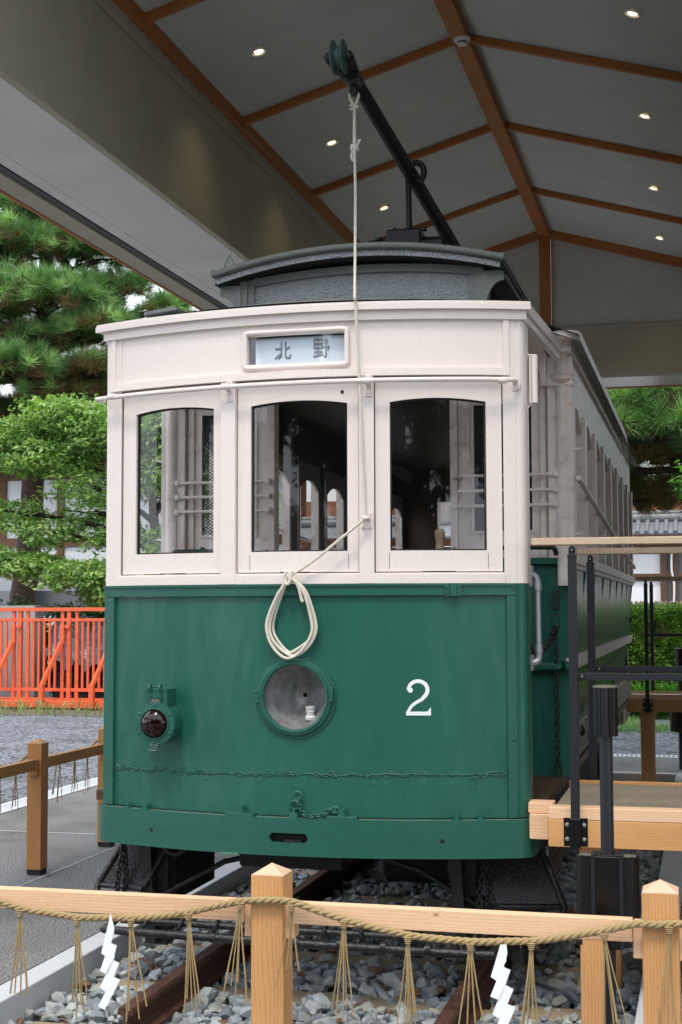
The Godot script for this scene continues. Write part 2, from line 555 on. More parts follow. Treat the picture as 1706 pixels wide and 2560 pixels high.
	M.tile_warm = mat(rgb(158, 122, 100), 0.7, 0.0, dirt, Vector3.ONE * 2.0)
	M.clay_wall = mat(rgb(140, 96, 72), 0.9, 0.0, dirt, Vector3.ONE * 0.8)
	M.sheet = mat(rgb(96, 102, 110), 0.25, 0.0, null, Vector3.ONE * 2.0, lump_n, 1.2)
	M.dark_board = mat(rgb(38, 34, 32), 0.8)

# ------------------------------------------------------------------ start
func _ready() -> void:
	rng.seed = 20240611
	var cam := Camera3D.new()
	cam.name = "camera"
	add_child(cam)
	cam.position = Vector3(1.495, 1.43, 5.221)
	cam.rotation_degrees = Vector3(3.84, 14.2, -0.15)
	cam.keep_aspect = Camera3D.KEEP_HEIGHT
	cam.fov = rad_to_deg(2.0 * atan(512.0 / 1430.0))
	cam.near = 0.05
	cam.far = 900.0
	cam.current = true

	var env := Environment.new()
	env.background_mode = Environment.BG_SKY
	var sky := ProceduralSkyMaterial.new()
	sky.sky_top_color = rgb(240, 246, 255)
	sky.sky_horizon_color = rgb(228, 235, 246)
	sky.sky_curve = 0.2
	sky.ground_bottom_color = rgb(110, 112, 110)
	sky.ground_horizon_color = rgb(170, 174, 172)
	sky.sun_angle_max = 1.0
	sky.sky_cover = noise_tex(0.006, 2, 5, false, 1.0, [Color(1, 1, 1, 0), Color(1, 1, 1, 0), Color(1, 1, 1, 0.3)], FastNoiseLite.TYPE_SIMPLEX_SMOOTH, 1024)
	env.sky = Sky.new()
	env.sky.sky_material = sky
	env.tonemap_mode = Environment.TONE_MAPPER_LINEAR
	env.tonemap_exposure = 2.28
	env.sdfgi_enabled = true
	env.ssao_enabled = true
	env.ssil_enabled = true
	var we := WorldEnvironment.new()
	we.name = "world_environment"
	we.environment = env
	add_child(we)
	var sun := DirectionalLight3D.new()
	sun.name = "sun"
	sun.light_color = Color(1.0, 0.96, 0.9)
	sun.light_energy = 0.3
	sun.light_angular_distance = 12.0
	sun.shadow_enabled = true
	add_child(sun)
	sun.look_at_from_position(Vector3(-0.5, 12, 6.0), Vector3.ZERO)

	make_materials()
	build_ground()
	build_shelter()
	build_tram()
	build_decks()
	build_fences()
	build_background()

# ------------------------------------------------------------------ ground, track
func rock(seed_: int, sub := true) -> ArrayMesh:
	var r := RandomNumberGenerator.new()
	r.seed = seed_
	var pts: Array[Vector3] = [Vector3(1, 0, 0), Vector3(-1, 0, 0), Vector3(0, 1, 0), Vector3(0, -1, 0), Vector3(0, 0, 1), Vector3(0, 0, -1)]
	var faces := [[0, 2, 4], [2, 1, 4], [1, 3, 4], [3, 0, 4], [2, 0, 5], [1, 2, 5], [3, 1, 5], [0, 3, 5]]
	if sub:
		var f2 := []
		var mid := {}
		for f: Array in faces:
			var m := []
			for k in 3:
				var a: int = f[k]
				var b: int = f[(k + 1) % 3]
				var key := Vector2i(mini(a, b), maxi(a, b))
				if not mid.has(key):
					mid[key] = pts.size()
					pts.append(((pts[a] + pts[b]) * 0.5).normalized())
				m.append(mid[key])
			f2.append([f[0], m[0], m[2]]); f2.append([m[0], f[1], m[1]]); f2.append([m[2], m[1], f[2]]); f2.append(m)
		faces = f2
	var spin := Basis.from_euler(Vector3(r.randf() * TAU, r.randf() * TAU, r.randf() * TAU))
	var str_ := Vector3(r.randf_range(0.8, 1.3), r.randf_range(0.6, 0.9), r.randf_range(0.8, 1.15))
	for i in pts.size():
		pts[i] = spin * pts[i] * r.randf_range(0.86, 1.14)
	for k in 7:
		var pn := Vector3(r.randfn(), r.randfn(), r.randfn()).normalized()
		var d := r.randf_range(0.42, 0.72)
		for i in pts.size():
			var e := pts[i].dot(pn) - d
			if e > 0.0:
				pts[i] -= pn * e
	var mb := MB.new()
	for f: Array in faces:
		var a := pts[f[0]] * str_
		var b := pts[f[1]] * str_
		var c := pts[f[2]] * str_
		mb.flat(a, b, c, a + b + c)
	return mb.mesh()

func build_ground() -> void:
	# gravel yard: one sheet with an opening for the track bed
	var g := MB.new()
	var X0 := -1.13
	var X1 := 1.36
	var Z0 := -7.6
	var Z1 := 4.4
	for q: Array in [[-300.0, X0, -400.0, 200.0], [X1, 300.0, -400.0, 200.0], [X0, X1, -400.0, Z0], [X0, X1, Z1, 200.0]]:
		g.quad(Vector3(q[0], -0.012, q[2]), Vector3(q[1], -0.012, q[2]), Vector3(q[1], -0.012, q[3]), Vector3(q[0], -0.012, q[3]), Vector3.UP)
	structure(put("ground", g, M.gravel), "grey gravel yard around the paved area", "ground")
	var p := MB.new()
	for q: Array in [[-3.30, -1.14, -8.85, 9.0], [1.372, 6.0, -8.85, 9.0], [-1.138, 1.368, -8.85, -7.612], [-1.138, 1.368, 4.42, 9.0]]:
		p.quad(Vector3(q[0], -0.003, q[2]), Vector3(q[1], -0.003, q[2]), Vector3(q[1], -0.003, q[3]), Vector3(q[0], -0.003, q[3]), Vector3.UP)
	structure(put("pavement", p, M.paving), "grey exposed aggregate pavement beside the track bed", "pavement")
	# pale narrow joints across the pavement
	var j := MB.new()
	for z: float in [-3.33, 0.2, -6.8]:
		j.box(Vector3(-2.22, -0.002, z), Vector3(2.15, 0.003, 0.008))
	j.box(Vector3(-1.965, -0.002, -2.2), Vector3(0.008, 0.0035, 11.0))
	structure(put("pavement_joint", j, M.granite), "thin pale joints cut across the grey pavement", "joint")
	# granite kerbs in lengths
	for side in 2:
		var k := Node3D.new()
		k.name = "kerb" if side == 0 else "kerb_001"
		add_child(k)
		structure(k, ["pale granite kerb on the left edge of the track bed", "pale granite kerb on the right edge of the track bed"][side], "kerb")
		var x0: float = -1.13 if side == 0 else 1.235
		for i in 12:
			var b := MB.new()
			b.span(Vector3(x0, -0.2, 4.38 - i * 1.0), Vector3(x0 + 0.115, 0.002, 3.386 - i * 1.0), 0.006)
			put("kerbstone", b, M.granite, k)
	var ke := Node3D.new()
	ke.name = "kerb_002"
	add_child(ke)
	structure(ke, "pale granite kerb across the far end of the track bed", "kerb")
	for i in 3:
		var b := MB.new()
		b.span(Vector3(-1.01 + i * 0.75, -0.2, -7.6), Vector3(-1.01 + i * 0.75 + 0.742, 0.001, -7.485), 0.006)
		put("kerbstone", b, M.granite, ke)
	# steel channel drains under the eaves
	for d in 2:
		var dn := Node3D.new()
		dn.name = "drain" if d == 0 else "drain_001"
		add_child(dn)
		structure(dn, ["steel channel drain along the left edge of the pavement", "slotted steel channel drain across the far end of the pavement"][d], "drain")
		var fr := MB.new()
		var slat := MB.new()
		if d == 0:
			fr.span(Vector3(-3.52, -0.02, -9.1), Vector3(-3.475, 0.004, 8.0))
			fr.span(Vector3(-3.345, -0.02, -9.1), Vector3(-3.30, 0.004, 8.0))
			for i in 440:
				slat.box(Vector3(-3.41, -0.004, -9.0 + i * 0.03), Vector3(0.13, 0.012, 0.018))
		else:
			fr.span(Vector3(-3.30, -0.02, -9.08), Vector3(6.0, 0.004, -9.04))
			fr.span(Vector3(-3.30, -0.02, -8.9), Vector3(6.0, 0.004, -8.85))
			for i in 210:
				slat.box(Vector3(-3.28 + i * 0.044, -0.004, -8.97), Vector3(0.022, 0.012, 0.14))
		put("frame", fr, M.drain_steel, dn)
		var s := put("grating", slat, M.drain_steel, dn)
		s.set_meta("kind", "stuff")
	# the track bed with its stones
	var bed := MB.new()
	bed.quad(Vector3(-1.02, -0.17, -7.5), Vector3(1.25, -0.17, -7.5), Vector3(1.25, -0.17, 4.4), Vector3(-1.02, -0.17, 4.4), Vector3.UP)
	var bo := put("ballast", bed, M.bed)
	structure(bo, "bed of broken blue grey stones between the kerbs", "ballast")
	var rocks := []
	for i in 10:
		rocks.append(rock(100 + i))
	var cam := Vector3(1.495, 1.43, 5.221)
	var near := []
	var groups := []
	for i in 10:
		groups.append([[], []])
	var cols: Array[Color] = [Color(0.36, 0.415, 0.455), Color(0.46, 0.51, 0.535), Color(0.27, 0.315, 0.35), Color(0.53, 0.57, 0.58), Color(0.41, 0.43, 0.40), Color(0.25, 0.13, 0.08)]
	for layer in 2:
		var step := 0.048 if layer == 0 else 0.052
		var z := -7.45
		while z < 1.4:
			var x := -0.99
			while x < 1.23:
				var p3 := Vector3(x + rr(-0.02, 0.02), (-0.135 if layer == 0 else -0.105) + rr(-0.012, 0.016), z + rr(-0.02, 0.02))
				x += step
				if layer == 1:
					if rng.randf() < 0.12:
						continue
					# clear of the rails and the tops of the sleepers
					if absf(absf(p3.x - 0.024) - 0.566) < 0.085:
						continue
					var zz := fposmod(p3.z - 0.28, 0.64)
					if absf(p3.x - 0.024) < 0.99 and (zz < 0.095 or zz > 0.545) and rng.randf() < 0.93:
						continue
				var sc := 0.019 + 0.034 * pow(rng.randf(), 1.8) if layer == 1 else rr(0.028, 0.042)
				if rng.randf() < 0.08:
					sc *= 1.25
				var xf := Transform3D(Basis.from_euler(Vector3(rr(-0.5, 0.5), rr(0, TAU), rr(-0.5, 0.5))).scaled(Vector3.ONE * sc), p3)
				var kind := rng.randi() % 10
				var ci := rng.randi() % 5 if rng.randf() < 0.965 else 5
				if layer == 1 and p3.z > -1.6 and p3.z < 0.75 and (p3.x < -0.5 or p3.z > -0.75 ):
					near.append([cam.distance_to(p3), xf, kind, ci])
				else:
					groups[kind][0].append(xf)
					groups[kind][1].append(cols[ci])
			z += step
	near.sort_custom(func(a, b): return a[0] < b[0])
	for i in near.size():
		var e: Array = near[i]
		var pos: Vector3 = e[1].origin
		if i < 300:
			var o := put_mesh("stone", rocks[e[2]], M.stones[e[3]], bo)
			o.transform = e[1]
		else:
			groups[e[2]][0].append(e[1])
			groups[e[2]][1].append(cols[e[3]])
	for i in 10:
		scatter("small_stones", rocks[i], M.stone, groups[i][0], groups[i][1], bo)
	# track
	var t := thing("railway_track", "rusty narrow gauge rails on weathered timber sleepers under the tram", "railway track")
	for s: float in [-1.0, 1.0]:
		var r := MB.new()
		var cx := 0.024 + s * 0.566
		var prof := PackedVector2Array()
		for q: Vector2 in [Vector2(-0.055, 0), Vector2(0.055, 0), Vector2(0.055, 0.009), Vector2(0.012, 0.022), Vector2(0.007, 0.03), Vector2(0.007, 0.078), Vector2(0.013, 0.086), Vector2(0.03, 0.09), Vector2(0.03, 0.106), Vector2(0.024, 0.115), Vector2(-0.024, 0.115), Vector2(-0.03, 0.106), Vector2(-0.03, 0.09), Vector2(-0.013, 0.086), Vector2(-0.007, 0.078), Vector2(-0.007, 0.03), Vector2(-0.012, 0.022), Vector2(-0.055, 0.009)]:
			prof.append(q)
		r.prism(prof, -7.4, 0.34 if s < 0 else 1.3, Transform3D(Basis(), Vector3(cx, -0.113, 0)))
		var ro := put("rail", r, M.rust, t)
		for i in 12:
			for e: float in [-1.0, 1.0]:
				var sp := MB.new()
				sp.box(Vector3(cx + e * 0.066, -0.098, 0.28 - i * 0.64), Vector3(0.03, 0.022, 0.03), 0.003)
				sp.lathe(Vector3(cx + e * 0.066, -0.087, 0.28 - i * 0.64), [Vector2(0.012, 0), Vector2(0.012, 0.012), Vector2(0.006, 0.018), Vector2(0, 0.018)], 8)
				put("spike", sp, M.rust_dark, ro)
	for i in 13:
		var sl := MB.new()
		sl.box(Vector3(0.024 + rr(-0.012, 0.012), -0.152, 0.92 - i * 0.64), Vector3(1.98, 0.085, 0.165), 0.008, 0, Basis(), Vector2(rr(0, 2), rr(0, 1)))
		put("sleeper", sl, M.sleeper, t)
	# a few fallen leaves on the stones
	for i in 9:
		var l := MB.new()
		var pts := []
		var a := rr(0, TAU)
		for k in 7:
			pts.append(Vector2(cos(TAU * k / 7.0) * 0.022, sin(TAU * k / 7.0) * 0.011))
		var bs := Basis.from_euler(Vector3(rr(-0.4, 0.4), a, rr(-0.4, 0.4)))
		l.prism(PackedVector2Array(pts), -0.0006, 0.0006, Transform3D(bs * Basis(Vector3.RIGHT, PI / 2), Vector3.ZERO))
		var sp2: Array = [[-0.86, -0.5], [-0.93, 0.1], [-0.72, -0.2], [0.05, 0.12], [0.28, -0.55], [0.93, 0.05], [1.14, -0.2], [0.2, -0.15], [-0.8, 0.3]]
		var o := put("fallen_leaf", l, M.rust if i % 2 else M.tile_warm, null, Vector3(sp2[i][0], -0.066, sp2[i][1]))
		tag(o, "dry brown fallen leaf lying on the track stones", "leaf", "fallen leaves on the ballast")

# ------------------------------------------------------------------ shelter
func build_shelter() -> void:
	var t := thing("shelter", "open timber trimmed shelter with grey gabled ceiling over the tram", "shelter")
	var RX := 0.024
	var RY := 5.19
	var EX := 1.555      # ceiling half width
	var EY := 4.74
	var ZF := 0.95       # near end
	var ZB := -8.94
	var rafters := [-0.34, -2.11, -3.88, -5.64, -7.41]
	var zs := [ZF, -0.34, -2.11, -3.88, -5.64, -7.41, ZB]
	var slope := atan2(RY - EY, EX)
	for s: float in [-1.0, 1.0]:
		var up := Vector3(s * sin(slope), cos(slope), 0)   # outwards above the ceiling
		for i in zs.size() - 1:
			var b := MB.new()
			var z0: float = zs[i]
			var z1: float = zs[i + 1]
			var a0 := Vector3(RX, RY + 0.012, z0)
			var a1 := Vector3(RX + s * EX, EY + 0.012, z0)
			var c0 := Vector3(RX, RY + 0.012, z1)
			var c1 := Vector3(RX + s * EX, EY + 0.012, z1)
			var th := up * 0.03
			b.quad(a0, a1, c1, c0, -up)
			b.quad(a0 + th, a1 + th, c1 + th, c0 + th, up)
			b.quad(a1, c1, c1 + th, a1 + th, Vector3(s, 0, 0))
			b.quad(a0, a1, a1 + th, a0 + th, Vector3(0, 0, 1))
			put("ceiling_panel", b, M.ceiling, t)
		for z: float in rafters:
			var b := MB.new()
			b.bar(Vector3(RX + s * 0.05, RY - 0.03, z), Vector3(RX + s * EX, EY - 0.015, z), 0.046, 0.05, 0.004, Vector3(s * sin(slope), cos(slope), 0), Vector2(rr(0, 2), rr(0, 1)))
			put("rafter", b, M.wood_dark, t)
		# trim at the foot of the ceiling, cove strip, deep fascia, soffit
		var w := MB.new()
		w.span(Vector3(RX + s * (EX - 0.05), EY - 0.055, ZB + 0.05), Vector3(RX + s * (EX + 0.01), EY + 0.03, ZF), 0.004, 2)
		put("trim", w, M.wood_dark, t)
		var cv := MB.new()
		cv.span(Vector3(RX + s * (EX - 0.01), EY - 0.15, ZB), Vector3(RX + s * (EX + 0.09), EY - 0.05, ZF), 0.006)
		put("cove_strip", cv, M.fascia, t)
		var f := MB.new()
		f.span(Vector3(RX + s * (EX - 0.006), 3.85, ZB), Vector3(RX + s * (EX + 0.04), EY - 0.155, ZF), 0.003)
		put("fascia", f, M.fascia, t)
		var so := MB.new()
		so.span(Vector3(RX + s * (EX + 0.042), 3.852, ZB - 0.69), Vector3(RX + s * 2.105, 3.88, ZF))
		so.span(Vector3(RX + s * 2.109, 3.852, ZB - 0.69), Vector3(RX + s * 2.20, 3.88, ZF))
		put("soffit", so, M.soffit, t)
		var gr := MB.new()
		gr.span(Vector3(RX + s * 2.20, 3.875, ZB - 0.69), Vector3(RX + s * 2.235, 3.9, ZF))
		gr.span(Vector3(RX + s * 2.235, 3.862, ZB - 0.69), Vector3(RX + s * 2.28, 3.9, ZF), 0.003)
		put("soffit_groove", gr, M.roof_sheet, t)
		var so2 := MB.new()
		so2.span(Vector3(RX + s * 2.28, 3.848, ZB - 0.69), Vector3(RX + s * 2.425, 3.885, ZF))
		put("soffit", so2, M.fascia, t)
		var e := MB.new()
		e.span(Vector3(RX + s * 2.425, 3.84, ZB - 0.69), Vector3(RX + s * 2.45, 4.42, ZF + 0.02), 0.003, 2)
		put("eave_board", e, M.wood_dark, t)
		# the roof itself
		var r := MB.new()
		var o0 := Vector3(RX, RY + 0.62, 0)
		var o1 := Vector3(RX + s * 2.5, 4.45, 0)
		var rn := Vector3(-(o1.y - o0.y), absf(o1.x - o0.x), 0).normalized()
		rn.x = absf(rn.x) * s
		for zz: Array in [[0.0, 0.0]]:
			r.quad(o0 + Vector3(0, 0, ZF + 0.05), o1 + Vector3(0, 0, ZF + 0.05), o1 + Vector3(0, 0, ZB - 0.80), o0 + Vector3(0, 0, ZB - 0.80), rn)
			r.quad(o0 + Vector3(0, -0.05, ZF + 0.05), o1 + Vector3(0, -0.05, ZF + 0.05), o1 + Vector3(0, -0.05, ZB - 0.80), o0 + Vector3(0, -0.05, ZB - 0.80), -rn)
			r.quad(o1 + Vector3(0, 0, ZF + 0.05), o1 + Vector3(0, -0.05, ZF + 0.05), o1 + Vector3(0, -0.05, ZB - 0.80), o1 + Vector3(0, 0, ZB - 0.80), Vector3(s, 0, 0))
		put("roof", r, M.roof_sheet, t)
		# front gable between ceiling and roof
		var gp := MB.new()
		gp.prism(PackedVector2Array([Vector2(RX, RY + 0.02), Vector2(RX, RY + 0.56), Vector2(RX + s * 2.44, 4.42), Vector2(RX + s * 2.44, 3.86), Vector2(RX + s * (EX + 0.03), 3.86), Vector2(RX + s * (EX + 0.03), EY + 0.03)]), ZF + 0.001, ZF + 0.02)
		put("gable_board", gp, M.wood_dark, t)
		# far end wall above the opening
		var en := MB.new()
		en.prism(PackedVector2Array([Vector2(RX + s * 0.055, RY - 0.01), Vector2(RX + s * EX, EY), Vector2(RX + s * EX, 4.2), Vector2(RX + s * 0.055, 4.2)]), ZB - 0.05, ZB)
		put("end_panel", en, M.ceiling, t)
		var eb := MB.new()
		eb.bar(Vector3(RX + s * 0.055, RY - 0.04, ZB + 0.03), Vector3(RX + s * EX, EY - 0.03, ZB + 0.03), 0.06, 0.09, 0.004, Vector3(s * sin(slope), cos(slope), 0))
		put("rafter", eb, M.wood_dark, t)
		var post := MB.new()
		post.span(Vector3(RX + s * 2.2, 0.0, 0.52), Vector3(RX + s * 2.36, 3.845, 0.68), 0.01, 1)
		put("post", post, M.wood_dark, t)
		if s > 0:
			var pb := MB.new()
			pb.span(Vector3(RX + s * 2.2, 0.0, -8.68), Vector3(RX + s * 2.36, 3.845, -8.52), 0.01, 1)
			put("post", pb, M.wood_dark, t)
	var rb := MB.new()
	rb.span(Vector3(RX - 0.055, RY - 0.075, ZB), Vector3(RX + 0.055, RY + 0.02, ZF), 0.004, 2)
	put("ridge_beam", rb, M.wood_dark, t)
	var kp := MB.new()
	kp.span(Vector3(RX - 0.055, 4.2, ZB), Vector3(RX + 0.055, RY - 0.076, ZB + 0.06), 0.004, 1)
	put("king_post", kp, M.wood_dark, t)
	var lp := MB.new()
	lp.span(Vector3(RX - EX + 0.006, 3.7, ZB - 0.05), Vector3(RX + EX - 0.006, 4.19, ZB + 0.012), 0.004)
	put("fascia", lp, M.fascia, t)
	var l2 := MB.new()
	l2.span(Vector3(RX - EX + 0.006, 4.17, ZB + 0.012), Vector3(RX + EX - 0.006, 4.205, ZB + 0.03), 0.004)
	put("cove_strip", l2, M.fascia, t)
	var ls := MB.new()
	ls.span(Vector3(RX - 1.55, 3.69, ZB - 0.70), Vector3(RX + 1.55, 3.702, ZB - 0.055))
	put("metal_soffit", ls, M.metal_strip, t)
	var lb := MB.new()
	lb.span(Vector3(RX - 2.44, 3.682, ZB - 0.74), Vector3(RX + 2.44, 4.35, ZB - 0.705), 0.003)
	put("eave_board", lb, M.wood_dark, t)
	# recessed lamps
	var n := 0
	for i in 4:
		var z: float = [-8.25, -6.61, -4.82, -3.03][i]
		for s: float in [-1.0, 1.0]:
			var x := RX + s * 1.135
			var y := RY - (RY - EY) * 1.135 / EX + 0.006
			var bs := Basis(Vector3(0, 0, 1), -s * slope)
			var nth: String = ["farthest", "third nearest", "second nearest", "nearest"][i]
			var l := thing("ceiling_light", "%s lit round downlight in the row on the %s slope of the ceiling" % [nth, "left" if s < 0 else "right"], "ceiling light", Vector3(x, y, z), "downlights recessed in the ceiling")
			var ring := MB.new()
			ring.lathe(Vector3.ZERO, [Vector2(0.052, -0.002), Vector2(0.05, -0.008), Vector2(0.042, -0.009), Vector2(0.038, -0.004), Vector2(0.036, 0.002)], 24, bs)
			put("ring", ring, M.white_plastic, l)
			var cup := MB.new()
			cup.lathe(Vector3.ZERO, [Vector2(0.038, -0.003), Vector2(0.034, 0.0), Vector2(0.03, 0.003)], 24, bs)
			put("baffle", cup, M.iron_matt, l)
			var lens := MB.new()
			lens.lathe(Vector3.ZERO, [Vector2(0.0, -0.005), Vector2(0.029, -0.004), Vector2(0.029, 0.002)], 20, bs)
			put("lamp_lens", lens, M.lamp_white, l)
			var sp := SpotLight3D.new()
			sp.name = "lamp"
			l.add_child(sp)
			sp.position = Vector3(0, -0.012, 0)
			sp.rotation_degrees = Vector3(-90, 0, 0)
			sp.light_color = Color(1.0, 0.88, 0.68)
			sp.light_energy = 0.12
			sp.light_size = 0.03
			sp.spot_range = 9.0
			sp.spot_angle = 50.0
			sp.spot_attenuation = 2.0
			sp.shadow_enabled = true
			n += 1
	var sd := thing("smoke_detector", "round white smoke detector under the timber ridge beam", "smoke detector", Vector3(0.045, RY - 0.075, -3.75))
	var b1 := MB.new()
	b1.lathe(Vector3.ZERO, [Vector2(0.055, 0), Vector2(0.055, -0.014), Vector2(0.048, -0.022), Vector2(0.03, -0.024)], 24)
	put("base", b1, M.white_plastic, sd)
	var b2 := MB.new()
	b2.lathe(Vector3.ZERO, [Vector2(0.032, -0.024), Vector2(0.03, -0.034)], 20)
	put("vent", b2, M.iron_matt, sd)
	var b3 := MB.new()
	b3.lathe(Vector3.ZERO, [Vector2(0.033, -0.034), Vector2(0.03, -0.044), Vector2(0.0, -0.047)], 20)
	put("cap", b3, M.white_plastic, sd)
# ------------------------------------------------------------------ tram
func arc_frame(mb: MB, map: Callable, x0: float, x1: float, y0: float, y1: float, hx0: float, hx1: float, hy0: float, hy1: float, rise: float, back: float, front: float, n := 10) -> void:
	# a board with an arch-topped opening
	mb.slab(map, lin(x0, hx0, 3), y0, y1, back, front)
	mb.slab(map, lin(hx1, x1, 3), y0, y1, back, front)
	var xs := lin(hx0, hx1, n)
	mb.slab(map, xs, y0, hy0, back, front)
	var lo := []
	for x: float in xs:
		var q := (x - (hx0 + hx1) * 0.5) / ((hx1 - hx0) * 0.5)
		lo.append(hy1 + rise * (1.0 - q * q))
	mb.slab(map, xs, lo, y1, back, front)

func arc_pane(mb: MB, map: Callable, hx0: float, hx1: float, hy0: float, hy1: float, rise: float, off: float, n := 10) -> void:
	var xs := lin(hx0, hx1, n)
	for i in n:
		var q := []
		for k in 2:
			var x: float = xs[i + k]
			var w := (x - (hx0 + hx1) * 0.5) / ((hx1 - hx0) * 0.5)
			q.append(map.call(x, hy0, off))
			q.append(map.call(x, hy1 + rise * (1.0 - w * w), off))
		var nn: Vector3 = (map.call(xs[i], hy0, off + 1.0) - map.call(xs[i], hy0, off)).normalized()
		mb.quad(q[0], q[2], q[3], q[1], nn)

func bolt(mb: MB, at: Vector3, r: float, h: float, bs := Basis()) -> void:
	mb.lathe(at, [Vector2(r * 1.5, 0), Vector2(r * 1.5, h * 0.25), Vector2(r, h * 0.3), Vector2(r, h), Vector2(0, h * 1.05)], 6, bs)

func chain(mb: MB, path: Array, r: float, link: float) -> void:
	# oval links turned a quarter each
	var total := 0.0
	var pts := []
	for i in path.size() - 1:
		var d: float = path[i].distance_to(path[i + 1])
		while total <= d:
			pts.append([path[i].lerp(path[i + 1], total / d), (path[i + 1] - path[i]).normalized()])
			total += link
		total -= d
	for i in pts.size():
		var t: Vector3 = pts[i][1]
		var x := t.cross(Vector3(0.2, 0.1, 1.0)).normalized()
		if i % 2:
			x = t.cross(x)
		x = x.rotated(t, 0.5)
		var loop := []
		for k in 11:
			var a := TAU * k / 10.0
			loop.append(pts[i][0] + t * cos(a) * link * 0.68 + x * sin(a) * r * 2.1)
		mb.tube(loop, r, 5, false)

var FB := Basis(Vector3.RIGHT, PI / 2)    # turns a lathe's axis to +z

func build_tram() -> void:
	var t := thing("tram", "small antique tram in dark green and cream with white number 2 and trolley pole", "tram")
	tram_front(t)
	tram_lamps(t)
	tram_bumper(t)
	tram_roof(t)
	tram_body(t)
	tram_vestibule(t)
	tram_under(t)
	tram_pole(t)
	pull_rope()

func tram_front(t: Node3D) -> void:
	var bow_c := bow
	# green front plate with the opening for the headlamp
	var LX := -0.006
	var LY := 1.095
	var LR := 0.128
	var g := MB.new()
	g.slab(bow_c, lin(-0.80, LX - LR, 14), 0.652, 1.476, -0.012, 0.0)
	g.slab(bow_c, lin(LX + LR, 0.80, 14), 0.652, 1.476, -0.012, 0.0)
	var xs := []
	var top := []
	var bot := []
	for i in 25:
		var a := PI - PI * i / 24.0
		xs.append(LX + LR * cos(a))
		top.append(LY + LR * sin(a))
		bot.append(LY - LR * sin(a))
	g.slab(bow_c, xs, 0.652, bot, -0.012, 0.0, false)
	g.slab(bow_c, xs, top, 1.476, -0.012, 0.0, false)
	put("front_plate", g, M.green, t)
	# mouldings round the plate
	var mo := MB.new()
	mo.slab(bow_c, lin(-0.848, 0.808, 36), 1.477, 1.519, -0.01, 0.014)
	mo.slab(bow_c, lin(-0.848, 0.808, 36), 1.512, 1.5205, -0.01, 0.02)
	put("top_moulding", mo, M.green_rough, t)
	for s in 2:
		var m := MB.new()
		var a: float = -0.846 if s == 0 else 0.776
		m.slab(bow_c, lin(a, a + (0.048 if s == 0 else 0.032), 3), 0.652, 1.474, -0.01, 0.013)
		put("side_moulding", m, M.green_rough, t)
	# dents, blisters and the rough weld seam along the plate
	var sm := MB.new()
	for k in 5:
		var pts := []
		var x := -0.79
		while x < 0.775:
			pts.append(bow(x, 0.806 + 0.006 * sin(x * 3.0) + rr(-0.013, 0.013) * (1.0 if k else 0.3), 0.0005 + rr(0.0, 0.002)))
			x += rr(0.008, 0.026)
			if k > 0 and rng.randf() < 0.35 and pts.size() > 2:
				sm.tube(pts, rr(0.0014, 0.0028), 5, false)
				pts = []
				x += rr(0.02, 0.14)
		if pts.size() > 2:
			sm.tube(pts, 0.0024, 5, false)
	for k in 90:
		var p := bow(rr(-0.78, 0.76), 0.80 + rr(-0.05, 0.022), 0.0)
		sm.lathe(p, [Vector2(rr(0.003, 0.007), 0), Vector2(0.003, 0.0012), Vector2(0, 0.0014)], 6, FB)
	for k in 40:
		var p := bow(rr(-0.78, 0.76), rr(0.66, 1.45), 0.0)
		sm.lathe(p, [Vector2(rr(0.002, 0.005), 0), Vector2(0.002, 0.001), Vector2(0, 0.0012)], 6, FB)
	put("weld_seam", sm, M.green_rough, t).set_meta("kind", "stuff")
	# strap over the top moulding at the right
	var cl := MB.new()
	for q: Array in [[0.574, 0.596, 0.014], [0.553, 0.572, 0.007], [0.598, 0.612, 0.011]]:
		cl.slab(bow_c, lin(q[0], q[1], 2), 1.474, 1.519, 0.013, 0.013 + q[2])
	for q: Array in [[0.605, 1.508], [0.605, 1.487], [0.558, 1.487], [0.558, 1.508]]:
		cl.lathe(bow(q[0], q[1], 0.022), [Vector2(0.005, 0), Vector2(0.004, 0.003), Vector2(0, 0.004)], 8, FB)
	put("strap", cl, M.green_rough, t)
	for q: Array in [[0.795, 1.505], [0.795, 0.94], [-0.83, 1.49]]:
		var rv := MB.new()
		rv.lathe(bow(q[0], q[1], 0.013), [Vector2(0.009, 0), Vector2(0.007, 0.003), Vector2(0, 0.004)], 8, FB)
		put("rivet", rv, M.green_rough, t)
	# painted number
	var cxy := Vector2(0.457, 1.097)
	var outl := PackedVector2Array()
	var pth := []     # stroke of the figure 2, centre line with half widths
	for i in 15:
		var a := PI * 1.02 - (PI * 1.02 + 0.62) * i / 14.0
		pth.append([Vector2(-0.001 + cos(a) * 0.0345, 0.028 + sin(a) * 0.0325), lerpf(0.0065, 0.0075, float(i) / 14)])
	for q: Array in [[0.012, -0.008, 0.0065], [-0.008, -0.019, 0.006], [-0.024, -0.031, 0.0058], [-0.034, -0.046, 0.0058], [-0.0385, -0.066, 0.0062]]:
		pth.append([Vector2(q[0], q[1]), q[2]])
	var lft := []
	var rgt := []
	for i in pth.size():
		var d: Vector2 = (pth[mini(i + 1, pth.size() - 1)][0] - pth[maxi(i - 1, 0)][0]).normalized()
		var nn: Vector2 = Vector2(-d.y, d.x) * float(pth[i][1])
		lft.append(pth[i][0] + nn)
		rgt.append(pth[i][0] - nn)
	var nb := MB.new()
	for i in pth.size() - 1:
		var q := [lft[i], lft[i + 1], rgt[i + 1], rgt[i]]
		var w := []
		for p: Vector2 in q:
			w.append(bow(cxy.x + p.x, cxy.y + p.y, 0.0016))
		nb.quad(w[0], w[1], w[2], w[3], Vector3(0.12, 0, 1).normalized())
